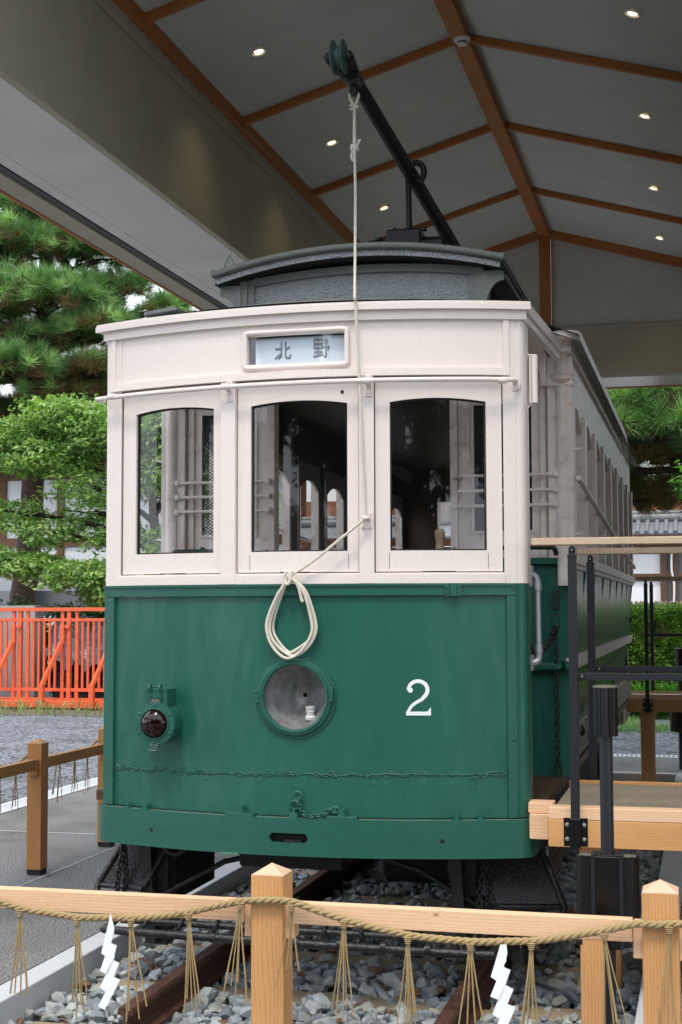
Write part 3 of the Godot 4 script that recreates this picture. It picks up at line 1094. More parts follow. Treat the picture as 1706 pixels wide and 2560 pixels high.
	for blob: Array in [[Vector2(-0.029, 0.0265), 0.0095]]:
		for k in 14:
			var a0 := TAU * k / 14.0
			var a1 := TAU * (k + 1) / 14.0
			var c: Vector2 = cxy + blob[0]
			nb.tri(bow(c.x, c.y, 0.0019), bow(c.x + cos(a0) * blob[1], c.y + sin(a0) * blob[1], 0.0019), bow(c.x + cos(a1) * blob[1], c.y + sin(a1) * blob[1], 0.0019), Vector3.BACK, Vector3.BACK, Vector3.BACK)
	var foot := PackedVector2Array([Vector2(-0.0445, -0.067), Vector2(0.0455, -0.067), Vector2(0.0455, -0.0365), Vector2(0.0325, -0.0525), Vector2(-0.0445, -0.0525)])
	var fi := Geometry2D.triangulate_polygon(foot)
	for i in range(0, fi.size(), 3):
		var w := []
		for k in 3:
			w.append(bow(cxy.x + foot[fi[i + k]].x, cxy.y + foot[fi[i + k]].y, 0.0022))
		nb.tri(w[0], w[1], w[2], Vector3(0.12, 0, 1).normalized(), Vector3(0.12, 0, 1).normalized(), Vector3(0.12, 0, 1).normalized())
	put("number", nb, M.white_paint, t)
	# corner posts, cream above and green below
	for s in 2:
		for part in 2:
			var p := MB.new()
			var y0: float = 1.521 if part == 0 else 0.652
			var y1: float = 2.555 if part == 0 else 1.519
			var poly := PackedVector2Array()
			if s == 1:
				var xl: float = 0.772 if part == 0 else 0.809
				poly.append(Vector2(xl, -bow(xl, 0, 0.004).z))
				poly.append(Vector2(0.818, -bow(0.818, 0, 0.006).z))
				for k in 7:
					var a := PI / 2 * (1.0 - k / 6.0)
					poly.append(Vector2(0.818 + 0.037 * cos(a), 0.19 - 0.037 * sin(a)))
				poly.append(Vector2(0.855, 0.262))
				poly.append(Vector2(xl, 0.262))
			else:
				var xr: float = -0.776 if part == 0 else -0.80
				poly.append(Vector2(xr, -bow(xr, 0, 0.003).z))
				poly.append(Vector2(xr, 0.25))
				poly.append(Vector2(-0.856, 0.25))
				poly.append(Vector2(-0.856, 0.178))
				poly.append(Vector2(-0.848, -bow(-0.848, 0, 0.004).z))
			# the prism's own z becomes height
			p.prism(poly, y0, y1, Transform3D(Basis(Vector3(1, 0, 0), Vector3(0, 0, -1), Vector3(0, 1, 0)), Vector3.ZERO))
			put("corner_post" if part == 0 else "corner_plate", p, M.cream if part == 0 else M.green, t)
	# belt sill under the windows
	var sl := MB.new()
	sl.slab(bow_c, lin(-0.776, 0.771, 34), 1.5215, 1.556, -0.05, 0.012)
	sl.slab(bow_c, lin(-0.776, 0.771, 34), 1.556, 1.562, -0.05, 0.004)
	put("belt_sill", sl, M.cream, t)
	# window posts
	for q: Array in [[-0.308, -0.247], [0.242, 0.298]]:
		var p := MB.new()
		p.slab(bow_c, lin(q[0], q[1], 3), 1.557, 2.308, -0.05, 0.012)
		p.slab(bow_c, lin(q[0], q[1], 3), 1.5225, 1.557, 0.010, 0.0135)
		put("window_post", p, M.cream, t)
	# three sashes
	var defs := [[-0.774, -0.309, -0.708, -0.347], [-0.246, 0.241, -0.188, 0.196], [0.299, 0.770, 0.357, 0.711]]
	for i in 3:
		var d: Array = defs[i]
		var f := MB.new()
		arc_frame(f, bow_c, d[0] + 0.003, d[1] - 0.003, 1.566, 2.302, d[2], d[3], 1.645, 2.208, 0.015, -0.034, -0.006, 12)
		var fr := put("window_frame", f, M.cream, t)
		var bead := MB.new()
		arc_frame(bead, bow_c, d[2] - 0.001, d[3] + 0.001, 1.6435, 2.23, d[2] + 0.006, d[3] - 0.006, 1.6505, 2.202, 0.015, -0.026, -0.016, 12)
		put("glazing_bead", bead, M.inner_dark, fr)
		var pn := MB.new()
		arc_pane(pn, bow_c, d[2] - 0.002, d[3] + 0.002, 1.644, 2.208, 0.017, -0.022, 12)
		put("pane", pn, M.glass, fr)
		# thin dark shrinkage cracks where rails meet stiles
		var ck := MB.new()
		for x: float in [d[2] - 0.004, d[3] + 0.004]:
			if i == 1 or (i == 2):
				ck.slab(bow_c, lin(x - 0.0009, x + 0.0009, 1), 1.575, 1.635, -0.0062, -0.0056)
		ck.slab(bow_c, lin(d[2] + 0.12, d[2] + 0.24, 3), 1.5655, 1.5675, -0.0062, -0.0054)
		put("paint_crack", ck, M.inner_dark, fr)
	var pk := MB.new()
	pk.lathe(bow(0.177, 2.25, -0.0045), [Vector2(0.007, 0.0), Vector2(0, 0.0004)], 12, FB)
	put("peephole", pk, M.iron_matt, t)
	# letterboard with raised border, and the cornice
	var lb := MB.new()
	# with an opening for the destination sign
	lb.slab(bow_c, lin(-0.80, -0.20, 16), 2.335, 2.53, -0.02, 0.0)
	lb.slab(bow_c, lin(0.189, 0.772, 16), 2.335, 2.53, -0.02, 0.0)
	lb.slab(bow_c, lin(-0.20, 0.189, 10), 2.335, 2.369, -0.02, 0.0)
	lb.slab(bow_c, lin(-0.20, 0.189, 10), 2.477, 2.53, -0.02, 0.0)
	var lo := put("letterboard", lb, M.cream, t)
	var b := MB.new()
	b.slab(bow_c, lin(-0.823, 0.793, 40), 2.307, 2.334, -0.03, 0.018)
	b.slab(bow_c, lin(-0.823, -0.803, 2), 2.335, 2.53, -0.02, 0.012)
	b.slab(bow_c, lin(0.773, 0.793, 2), 2.335, 2.53, -0.02, 0.012)
	put("border", b, M.cream, lo)
	var co := MB.new()
	co.slab(bow_c, lin(-0.858, 0.856, 40), 2.521, 2.556, -0.03, 0.018)
	co.slab(bow_c, lin(-0.885, 0.868, 40), 2.5565, 2.578, -0.03, 0.036)
	co.slab(bow_c, lin(-0.885, 0.868, 40), 2.578, 2.588, -0.03, 0.030)
	put("cornice", co, M.cream, t)
	# blisters and drips in the thick paint
	for q: Array in [[lo, 2.34, 2.52, 40], [null, 1.57, 1.64, 30], [null, 1.525, 1.555, 40]]:
		var bl := MB.new()
		for k in q[3]:
			var x := rr(-0.75, 0.75)
			if q[1] > 2.0 and x > -0.23 and x < 0.22: continue
			bl.lathe(bow(x, rr(q[1], q[2]), 0.0 if q[1] > 2.0 else (-0.006 if q[1] > 1.56 else 0.012)), [Vector2(rr(0.002, 0.005), 0), Vector2(0.0018, 0.001), Vector2(0, 0.0012)], 6, FB)
		var bo := put("paint_blister", bl, M.cream, lo if q[0] else t)
		bo.set_meta("kind", "stuff")
	# soffit board closing the gap over the sashes
	var hd := MB.new()
	hd.slab(bow_c, lin(-0.776, 0.771, 30), 2.303, 2.34, -0.05, -0.021)
	put("head_rail", hd, M.cream, t)
	# destination sign
	var sf := MB.new()
	var loop := []
	for q: Array in [[-0.183, 2.365, PI], [0.172, 2.365, 1.5 * PI], [0.172, 2.48, 0.0], [-0.183, 2.48, 0.5 * PI]]:
		for k in 6:
			var a: float = q[2] + (PI / 2) * k / 5.0
			loop.append(bow(q[0] + cos(a) * 0.026, q[1] + sin(a) * 0.0075 + (0.004 if sin(a) > 0 else -0.004), 0.006))
	loop.append(loop[0])
	sf.tube(loop, 0.0105, 8, false)
	var so := put("destination_sign", sf, M.cream, t)
	var bx := MB.new()
	bx.slab(bow_c, lin(-0.22, 0.21, 8), 2.345, 2.50, -0.032, -0.024)
	put("roller_blind", bx, M.blind, so)
	var dk := MB.new()
	dk.slab(bow_c, lin(-0.199, -0.176, 2), 2.36, 2.485, -0.0238, -0.022)
	dk.slab(bow_c, lin(-0.199, 0.188, 8), 2.472, 2.476, -0.0238, -0.01)
	put("edge_strip", dk, M.inner_dark, so)
	var gl := MB.new()
	gl.slab(bow_c, lin(-0.199, 0.188, 8), 2.37, 2.476, -0.0095, -0.008)
	put("pane", gl, M.glass, so)
	var lt := MB.new()
	# two written signs, drawn as rounded strokes
	var st := [
		# north
		[[-0.058, 0.019], [-0.058, -0.014]], [[-0.081, 0.004], [-0.058, 0.004]], [[-0.083, -0.018], [-0.058, -0.006]], [[-0.060, -0.012], [-0.068, -0.018]],
		[[-0.042, 0.019], [-0.042, -0.012], [-0.038, -0.017], [-0.024, -0.017], [-0.022, -0.010]], [[-0.042, 0.002], [-0.026, 0.007]],
		# field
		[[0.070, 0.021], [0.100, 0.021], [0.100, 0.002], [0.070, 0.002], [0.070, 0.021]], [[0.085, 0.021], [0.085, -0.016]], [[0.070, 0.0115], [0.100, 0.0115]], [[0.070, -0.007], [0.100, -0.007]], [[0.067, -0.017], [0.103, -0.013]],
		[[0.106, 0.020], [0.122, 0.020], [0.116, 0.012]], [[0.109, 0.014], [0.116, 0.009]], [[0.104, 0.004], [0.126, 0.004], [0.122, -0.003]], [[0.115, 0.004], [0.115, -0.016], [0.108, -0.018]]]
	for line: Array in st:
		for i in line.size() - 1:
			var p := Vector2(line[i][0], line[i][1])
			var q := Vector2(line[i + 1][0], line[i + 1][1])
			var d := (q - p).normalized()
			var nn := Vector2(-d.y, d.x) * 0.0031
			var w := []
			for e: Vector2 in [p - d * 0.0015 + nn, q + d * 0.0015 + nn, q + d * 0.0015 - nn, p - d * 0.0015 - nn]:
				w.append(bow(-0.008 + e.x * 1.04, 2.421 + e.y * 1.72, -0.0236 + 0.00002 * i))
			lt.quad(w[0], w[1], w[2], w[3], Vector3.BACK)
	put("lettering", lt, M.print_grey, so)
	# white tube rail across the window heads
	var rp := []
	for x: float in lin(-0.862, 0.775, 30):
		rp.append(bow(x, 2.282 + 0.004 * x, 0.048))
	rp.append(bow(0.80, 2.284, 0.044))
	rp.append(bow(0.812, 2.282, 0.03))
	rp.append(bow(0.813, 2.278, 0.004))
	rp.push_front(bow(-0.868, 2.279, 0.03))
	rp.push_front(bow(-0.870, 2.276, 0.0))
	var rl := MB.new()
	rl.tube(rp, 0.0095, 12)
	var ro := put("window_rail", rl, M.cream, t)
	for q: Array in [[-0.286, true], [0.262, true], [0.745, false], [-0.80, false]]:
		var k := MB.new()
		var c := bow(q[0], 2.282, 0.048)
		var c2 := bow(q[0] + 0.03, 2.282, 0.048)
		k.tube([c, c2], 0.0125, 12)
		if q[1]:
			k.slab(bow_c, lin(q[0] + 0.006, q[0] + 0.03, 2), 2.228, 2.315, 0.012, 0.018)
			k.slab(bow_c, lin(q[0] + 0.010, q[0] + 0.026, 2), 2.268, 2.296, 0.018, 0.046)
			k.lathe(bow(q[0] + 0.018, 2.240, 0.018), [Vector2(0.007, 0), Vector2(0.005, 0.003), Vector2(0, 0.004)], 8, FB)
			k.lathe(bow(q[0] + 0.018, 2.306, 0.018), [Vector2(0.007, 0), Vector2(0.005, 0.003), Vector2(0, 0.004)], 8, FB)
		put("bracket", k, M.cream, ro)
	for q: Array in [[0.813, 2.272]]:
		var k := MB.new()
		k.lathe(bow(q[0], q[1], 0.003), [Vector2(0.026, 0), Vector2(0.024, 0.006), Vector2(0.014, 0.008), Vector2(0, 0.009)], 16, FB)
		put("rosette", k, M.cream, ro)
	# cleat that leads the rope
	var cb := MB.new()
	cb.slab(bow_c, lin(0.252, 0.292, 2), 1.728, 1.79, 0.012, 0.017)
	for q: Array in [[0.284, 1.782], [0.258, 1.735], [0.284, 1.735]]:
		cb.lathe(bow(q[0], q[1], 0.017), [Vector2(0.005, 0), Vector2(0.004, 0.003), Vector2(0, 0.004)], 8, FB)
	cb.box(bow(0.27, 1.766, 0.034), Vector3(0.03, 0.011, 0.036), 0.003)
	put("rope_cleat", cb, M.cream, t)
	var hk := MB.new()
	hk.tube(smooth_path([bow(-0.019, 1.536, 0.01), bow(-0.019, 1.532, 0.03), bow(-0.019, 1.545, 0.045), bow(-0.019, 1.556, 0.046)], 4), 0.007, 8)
	put("rope_hook", hk, M.cream, t)
	# small angled plate on the right corner post
	var ml := MB.new()
	ml.span(Vector3(0.866, 2.207, -0.215), Vector3(0.872, 2.392, -0.195), 0.001)
	ml.tube([Vector3(0.886, 2.207, -0.2), Vector3(0.886, 2.392, -0.2)], 0.0125, 12)
	ml.tube(smooth_path([Vector3(0.853, 2.412, -0.2), Vector3(0.858, 2.396, -0.2), Vector3(0.872, 2.393, -0.2), Vector3(0.882, 2.393, -0.2)], 4), 0.0025, 6)
	ml.tube([Vector3(0.853, 2.165, -0.2), Vector3(0.856, 2.185, -0.2), Vector3(0.872, 2.204, -0.2)], 0.0025, 6)
	put("folding_flap", ml, M.cream, t)
	# galvanised grab pipe behind the right corner
	var gp := MB.new()
	gp.tube(smooth_path([Vector3(0.85, 1.555, -0.27), Vector3(0.866, 1.552, -0.28), Vector3(0.877, 1.532, -0.285), Vector3(0.878, 1.50, -0.285)], 5), 0.0135, 12)
	gp.tube([Vector3(0.878, 1.522, -0.285), Vector3(0.878, 1.495, -0.285)], 0.0165, 12)
	gp.tube([Vector3(0.878, 1.50, -0.285), Vector3(0.880, 1.285, -0.285)], 0.0118, 12)
	gp.tube([Vector3(0.880, 1.287, -0.285), Vector3(0.880, 1.258, -0.285)], 0.0165, 12)
	gp.tube(smooth_path([Vector3(0.880, 1.26, -0.285), Vector3(0.879, 1.235, -0.285), Vector3(0.868, 1.222, -0.28), Vector3(0.85, 1.22, -0.275)], 5), 0.0135, 12)
	gp.span(Vector3(0.852, 1.51, -0.31), Vector3(0.860, 1.59, -0.25), 0.001)
	gp.span(Vector3(0.852, 1.19, -0.31), Vector3(0.860, 1.25, -0.25), 0.001)
	put("grab_pipe", gp, M.galv, t)

func tram_lamps(t: Node3D) -> void:
	var LX := -0.006
	var LY := 1.095
	var c := Vector3(LX, LY, 0.0)
	# big recessed headlamp
	var fl := MB.new()
	fl.lathe(c, [Vector2(0.16, -0.004), Vector2(0.158, 0.003), Vector2(0.146, 0.004), Vector2(0.145, 0.012), Vector2(0.141, 0.016), Vector2(0.134, 0.016), Vector2(0.131, 0.021), Vector2(0.124, 0.020), Vector2(0.121, 0.012), Vector2(0.121, -0.004)], 56, FB)
	var h := put("headlamp", fl, M.green_rough, t)
	var ear := MB.new()
	ear.box(c + Vector3(0.144, 0.012, 0.014), Vector3(0.018, 0.055, 0.02), 0.003)
	ear.box(c + Vector3(0.15, 0.012, 0.02), Vector3(0.006, 0.03, 0.016), 0.002)
	put("hinge", ear, M.green_rough, h)
	var ear2 := MB.new()
	ear2.box(c + Vector3(-0.147, 0.0, 0.012), Vector3(0.016, 0.05, 0.016), 0.003)
	ear2.lathe(c + Vector3(-0.15, 0.018, 0.02), [Vector2(0.005, 0), Vector2(0.004, 0.004), Vector2(0, 0.005)], 8, FB)
	put("hinge", ear2, M.green_rough, h)
	var bowl := MB.new()
	var pr := []
	for i in 13:
		var a := float(i) / 12.0
		pr.append(Vector2(0.125 * sqrt(1.0 - a * 0.995), -0.004 - 0.135 * a))
	bowl.lathe(c, pr, 48, FB)
	put("reflector", bowl, M.bowl, h)
	var bh := MB.new()
	bh.lathe(c + Vector3(0.043, -0.088, -0.062), [Vector2(0.019, 0), Vector2(0.021, 0.004), Vector2(0.021, 0.012), Vector2(0.015, 0.017), Vector2(0.0155, 0.03), Vector2(0.017, 0.033), Vector2(0.0155, 0.036), Vector2(0.017, 0.046), Vector2(0.0175, 0.05), Vector2(0.013, 0.051), Vector2(0.012, 0.035)], 20, Basis(Vector3.RIGHT, 0.15))
	put("bulb_holder", bh, M.porcelain, h)
	var gl := MB.new()
	gl.lathe(c, [Vector2(0.1215, 0.006), Vector2(0.0, 0.0065)], 40, FB)
	put("lens", gl, M.glass, h)
	# protruding red tail lamp: a sheet metal case with a round front
	var b := bow(-0.555, 0.99, 0.0)
	var ax := Basis(Vector3.UP, -0.20)
	var zf := 0.115
	var cs := MB.new()
	var outline := PackedVector2Array()
	outline.append(Vector2(-0.045, 0.13))
	for k in 25:
		var a := deg_to_rad(128.0) + deg_to_rad(284.0) * k / 24.0
		outline.append(Vector2(cos(a) * 0.078, sin(a) * 0.078))
	outline.append(Vector2(0.045, 0.13))
	cs.prism(outline, -0.02, zf - 0.012, Transform3D(Basis(), b))
	var th := put("tail_lamp", cs, M.green_rough, t)
	var rg := MB.new()
	rg.lathe(b, [Vector2(0.08, zf - 0.014), Vector2(0.083, zf - 0.008), Vector2(0.082, zf), Vector2(0.062, zf + 0.002), Vector2(0.061, zf + 0.006), Vector2(0.055, zf + 0.007), Vector2(0.053, zf - 0.004)], 40, FB)
	for k in 6:
		var a := TAU * (k + 0.5) / 6.0
		rg.lathe(b + Vector3(cos(a) * 0.071, sin(a) * 0.071, zf), [Vector2(0.0055, 0), Vector2(0.005, 0.004), Vector2(0.002, 0.006), Vector2(0, 0.006)], 8, FB)
	put("bezel", rg, M.green_rough, th)
	var ln := MB.new()
	var lp := []
	for i in 9:
		var a := PI / 2 * i / 8.0
		lp.append(Vector2(0.0535 * cos(a), zf - 0.002 + 0.036 * sin(a)))
	ln.lathe(b, lp, 32, FB)
	put("red_lens", ln, M.red_glass, th)
	var hg := MB.new()
	for s: float in [-1.0, 1.0]:
		var x := s * 0.021
		hg.tube(smooth_path([b + Vector3(x, 0.085, zf - 0.006), b + Vector3(x, 0.118, zf - 0.004), b + Vector3(x, 0.135, zf + 0.004), b + Vector3(x, 0.148, zf - 0.004), b + Vector3(x, 0.142, zf - 0.02), b + Vector3(x, 0.128, zf - 0.02)], 4), 0.0045, 8)
	hg.tube([b + Vector3(-0.021, 0.139, zf - 0.012), b + Vector3(0.021, 0.139, zf - 0.012)], 0.003, 8)
	hg.box(b + Vector3(0, 0.105, zf - 0.008), Vector3(0.052, 0.022, 0.006), 0.001)
	for s: float in [-1.0, 1.0]:
		hg.lathe(b + Vector3(s * 0.013, 0.105, zf - 0.005), [Vector2(0.005, 0), Vector2(0.004, 0.003), Vector2(0, 0.004)], 8, FB)
	put("hinge", hg, M.green_rough, th)
	var pl := MB.new()
	pl.box(b + Vector3(0, 0.083, zf - 0.009), Vector3(0.046, 0.02, 0.005), 0.001)
	var po := put("maker_plate", pl, M.plate, th)
	var mk := MB.new()
	mk.prism(PackedVector2Array([Vector2(-0.003, -0.006), Vector2(0.004, -0.006), Vector2(0.0005, 0.004)]), 0.0026, 0.0031, Transform3D(Basis(), b + Vector3(0.003, 0.083, zf - 0.009)))
	put("mark", mk, M.orange_mark, po)
	var lk := MB.new()
	lk.prism(PackedVector2Array([Vector2(-0.02, -0.072), Vector2(0.02, -0.072), Vector2(0.012, -0.108), Vector2(-0.012, -0.108)]), zf - 0.008, zf + 0.002, Transform3D(Basis(), b))
	for q: Array in [[-0.009, -0.084], [0.009, -0.084], [0.0, -0.092]]:
		lk.lathe(b + Vector3(q[0], q[1], zf + 0.002), [Vector2(0.005, 0), Vector2(0.004, 0.003), Vector2(0, 0.004)], 8, FB)
	lk.tube([b + Vector3(-0.025, -0.10, zf + 0.004), b + Vector3(-0.008, -0.104, zf + 0.006), b + Vector3(0.012, -0.102, zf + 0.005)], 0.004, 7)
	put("latch", lk, M.verdigris, th)

func tram_bumper(t: Node3D) -> void:
	# plan of the bumper: bowed in front, rounded corners, returning along the sides
	var plan := []
	var mapf := func(sx: float, y: float, off: float) -> Vector3:
		var s := absf(sx)
		var p: Vector3
		if s <= 0.80:
			p = bow(sx, y, off + 0.045)
		else:
			var c := bow(0.80, y, -0.042)
			var st := bow(0.80, y, 1.0) - bow(0.80, y, 0.0)
			var a0 := atan2(st.x, st.z)
			var a := minf(a0 + (s - 0.80) / 0.087, PI / 2)
			p = c + Vector3(sin(a), 0, cos(a)) * (0.087 + off)
			if (s - 0.80) / 0.087 + a0 > PI / 2:
				p.z -= (s - 0.80) - (PI / 2 - a0) * 0.087
			p.x *= signf(sx)
		return p
	var b := MB.new()
	b.slab(mapf, lin(-1.05, -0.80, 14), 0.51, 0.648, -0.014, 0.0)
	b.slab(mapf, lin(-0.80, -0.095, 16), 0.51, 0.648, -0.014, 0.0)
	b.slab(mapf, lin(0.055, 0.80, 16), 0.51, 0.648, -0.014, 0.0)
	b.slab(mapf, lin(0.80, 1.05, 14), 0.51, 0.648, -0.014, 0.0)
	var xs := lin(-0.095, 0.055, 14)
	var lo := []
	var hi := []
	for x: float in xs:
		var d := 0.075 - absf(x + 0.02)
		var h := 0.0175 if d > 0.014 else sqrt(maxf(0.0, d * (0.028 - d))) * 1.25
		lo.append(0.5765 - h)
		hi.append(0.5765 + h)
	b.slab(mapf, xs, 0.51, lo, -0.014, 0.0, false)
	b.slab(mapf, xs, hi, 0.648, -0.014, 0.0, false)
	var bo := put("bumper", b, M.green_rough, t)
	# ledge behind it
	var l := MB.new()
	l.slab(mapf, lin(-1.0, 1.0, 60), 0.640, 0.6465, -0.09, -0.013)
	put("ledge", l, M.green_dusty, bo)
	var hb := MB.new()
	hb.slab(mapf, lin(-0.12, 0.08, 8), 0.53, 0.62, -0.06, -0.03)
	put("coupling_pocket", hb, M.iron_matt, bo)
	var cp := MB.new()
	cp.lathe(Vector3(-0.01, 0.558, -0.01), [Vector2(0.05, 0), Vector2(0.05, 0.012), Vector2(0.02, 0.014), Vector2(0.016, 0.05)], 20)
	put("coupling_pin", cp, M.iron, bo)
	for x: float in [-0.584, 0.537]:
		var ho := MB.new()
		ho.lathe(mapf.call(x, 0.575, 0.0003), [Vector2(0.0085, 0), Vector2(0, 0.0003)], 12, Basis(Vector3.UP, atan2(0.4 * x / HALF, 1.0)) * FB)
		put("bolt_hole", ho, M.iron_matt, bo)
	var i := 0
	for q: Array in [[-0.717, 0.011], [-0.632, 0.014], [0.59, 0.012], [0.676, 0.010]]:
		var k := MB.new()
		bolt(k, mapf.call(q[0], 0.6465, -0.025), q[1], 0.02)
		put("bolt", k, M.green_rough, bo)
	for x: float in [-0.215, 0.178]:
		var k := MB.new()
		k.box(mapf.call(x, 0.653, -0.026), Vector3(0.115, 0.013, 0.045), 0.002, 0, Basis(Vector3.UP, atan2(0.34 * x / HALF, 1.0)))
		bolt(k, mapf.call(x, 0.659, -0.026), 0.015, 0.026)
		put("bolt_plate", k, M.green_rough, bo)
	# eye bolts and a short painted chain
	var e := MB.new()
	var c := Vector3(-0.005, 0.69, 0.012)
	var ring := []
	for k in 17:
		var a := TAU * k / 16.0
		ring.append(c + Vector3(sin(a) * 0.016, cos(a) * 0.016 + 0.004, cos(a) * 0.004))
	e.tube(ring, 0.005, 8, false)
	var ring2 := []
	for k in 17:
		var a := TAU * k / 16.0
		ring2.append(c + Vector3(0.012 + cos(a) * 0.016, 0.038 + sin(a) * 0.016, 0.004))
	e.tube(ring2, 0.0045, 8, false)
	e.lathe(Vector3(-0.008, 0.647, 0.012), [Vector2(0.02, 0), Vector2(0.018, 0.016), Vector2(0.007, 0.02), Vector2(0.006, 0.035)], 12)
	put("eye_bolt", e, M.green_rough, bo)
	var ch := MB.new()
	chain(ch, smooth_path([c + Vector3(0.014, 0.024, 0.006), Vector3(0.022, 0.675, 0.016), Vector3(0.045, 0.656, 0.02), Vector3(0.08, 0.657, 0.02), Vector3(0.11, 0.664, 0.016), Vector3(0.135, 0.684, 0.012), Vector3(0.16, 0.672, 0.012)], 4), 0.0035, 0.013)
	put("chain", ch, M.green_rough, bo)
	var e2 := MB.new()
	var ring3 := []
	for k in 17:
		var a := TAU * k / 16.0
		ring3.append(Vector3(0.152 + cos(a) * 0.016, 0.68 + sin(a) * 0.012, 0.012))
	e2.tube(ring3, 0.0045, 8, false)
	put("eye_bolt", e2, M.green_rough, bo)
	var tb := MB.new()
	tb.box(mapf.call(-0.25, 0.507, -0.01), Vector3(0.072, 0.01, 0.03), 0.002)
	put("lower_clip", tb, M.green_dusty, bo)

func tram_roof(t: Node3D) -> void:
	# domed vestibule roof running back to the body
	var v := MB.new()
	var nx := 30
	var nz := 10
	var P := func(i: int, k: int) -> Vector3:
		var x := lerpf(-0.875, 0.86, float(i) / nx)
		var f := float(k) / nz
		var z0 := bow(x, 0, 0.02).z
		var z := lerpf(z0, -1.12, f)
		var s := x / 0.875
		var rise := (0.17 * pow(f, 0.75) + 0.012) * (1.0 - 0.9 * s * s)
		return Vector3(x, 2.586 + maxf(rise, 0.0), z)
	for i in nx:
		for k in nz:
			var a: Vector3 = P.call(i, k)
			var b: Vector3 = P.call(i + 1, k)
			var c: Vector3 = P.call(i + 1, k + 1)
			var d: Vector3 = P.call(i, k + 1)
			var na := (d - a).cross(b - a).normalized()
			if na.y < 0: na = -na
			v.quad(a, b, c, d, na)
	put("vestibule_roof", v, M.roof, t)
	# its plain ceiling and the side eaves
	var vc := MB.new()
	for i in 12:
		var x0 := lerpf(-0.85, 0.85, i / 12.0)
		var x1 := lerpf(-0.85, 0.85, (i + 1) / 12.0)
		vc.quad(Vector3(x0, 2.53, bow(x0, 0, -0.03).z), Vector3(x1, 2.53, bow(x1, 0, -0.03).z), Vector3(x1, 2.53, -1.08), Vector3(x0, 2.53, -1.08), Vector3.DOWN)
	put("vestibule_ceiling", vc, M.inner_cream, t)
	for s: float in [-1.0, 1.0]:
		var e := MB.new()
		e.bar(Vector3(s * 0.862, 2.567, -0.16), Vector3(s * 0.915, 2.545, -0.90), 0.018, 0.045, 0.004)
		e.bar(Vector3(s * 0.846, 2.535, -0.18), Vector3(s * 0.90, 2.515, -0.93), 0.03, 0.045, 0.004)
		put("side_eave", e, M.cream, t)
		var w := MB.new()
		w.prism(PackedVector2Array([Vector2(-0.03, 0), Vector2(0.03, 0), Vector2(0.03, 0.035), Vector2(0.018, 0.035)]), -0.006, 0.006, Transform3D(Basis(Vector3.UP, 0.3 * s), Vector3(s * 0.775, 2.60, -0.42)))
		put("gutter_stop", w, M.roof, t)
	# body roof with its clerestory
	var br := MB.new()
	var ar := func(x: float, z: float, off: float) -> Vector3:
		var s := x / 1.0
		return Vector3(x, 2.80 - 0.21 * s * s + off, z)
	for s: float in [-1.0, 1.0]:
		var xs := lin(s * 0.5, s * 1.0, 8)
		for i in 8:
			var a: Vector3 = ar.call(xs[i], -0.86, 0.0)
			var b: Vector3 = ar.call(xs[i + 1], -0.86, 0.0)
			var c: Vector3 = ar.call(xs[i + 1], -6.45, 0.0)
			var d: Vector3 = ar.call(xs[i], -6.45, 0.0)
			br.quad(a, b, c, d, Vector3(s * 0.2, 1, 0).normalized())
			br.quad(a + Vector3(0, -0.03, 0), b + Vector3(0, -0.03, 0), c + Vector3(0, -0.03, 0), d + Vector3(0, -0.03, 0), Vector3(-s * 0.2, -1, 0).normalized())
	put("body_roof", br, M.roof, t)
	# clerestory front wall: crackled panel in a moulded frame
	var top := func(x: float) -> float: return 2.992 - 0.05 * pow(x / 0.6, 2.0)
	var flatm := func(x: float, y: float, off: float) -> Vector3: return Vector3(x, y, -1.06 + off)
	var xs := lin(-0.565, 0.565, 20)
	var hi := []
	for x: float in xs:
		hi.append(top.call(x))
	var fw := MB.new()
	fw.slab(flatm, xs, 2.62, hi, -0.03, 0.0)
	var co := put("clerestory", fw, M.crackle, t)
	var fr := MB.new()
	var xi := lin(-0.505, 0.505, 18)
	var l1 := []
	var h1 := []
	for x: float in xi:
		h1.append(top.call(x) - 0.001)
		l1.append(top.call(x) - 0.036)
	fr.slab(flatm, xi, l1, h1, 0.0, 0.022)
	for s: float in [-1.0, 1.0]:
		fr.slab(flatm, [s * 0.568, s * 0.535], 2.62, top.call(0.568), 0.0, 0.03)
		fr.slab(flatm, [s * 0.534, s * 0.505], 2.62, top.call(0.52), 0.0, 0.018)
	put("frame", fr, M.roof, co)
	var ct := func(x: float, z: float, off: float) -> float: return 3.062 - 0.085 * pow(x / 0.667, 2.0) + off
	var ro := MB.new()
	var xr := lin(-0.667, 0.667, 24)
	var lo2 := []
	var hi2 := []
	var lo3 := []
	var hi3 := []
	for x: float in xr:
		lo2.append(ct.call(x, 0, -0.030)); hi2.append(ct.call(x, 0, 0.0))
		lo3.append(ct.call(x, 0, -0.056)); hi3.append(ct.call(x, 0, -0.031))
	var zmap := func(x: float, y: float, off: float) -> Vector3: return Vector3(x, y, -0.92 - 0.02 * pow(x / 0.667, 2.0) + off)
	ro.slab(zmap, xr, lo2, hi2, -5.5, 0.0)
	var cr := put("clerestory_roof", ro, M.roof, t)
	var lip := MB.new()
	var lipx := []
	for x: float in lin(-0.674, 0.674, 26):
		lipx.append(Vector3(x, ct.call(x, 0, -0.014), -0.915 - 0.02 * pow(x / 0.667, 2.0)))
	lip.tube(lipx, 0.0145, 10)
	put("edge_roll", lip, M.roof, cr)
	var fa := MB.new()
	fa.slab(zmap, lin(-0.655, 0.655, 24), lo3.map(func(y): return y).slice(0, 25), hi3, -0.02, -0.012)
	put("fascia", fa, M.crackle, cr)
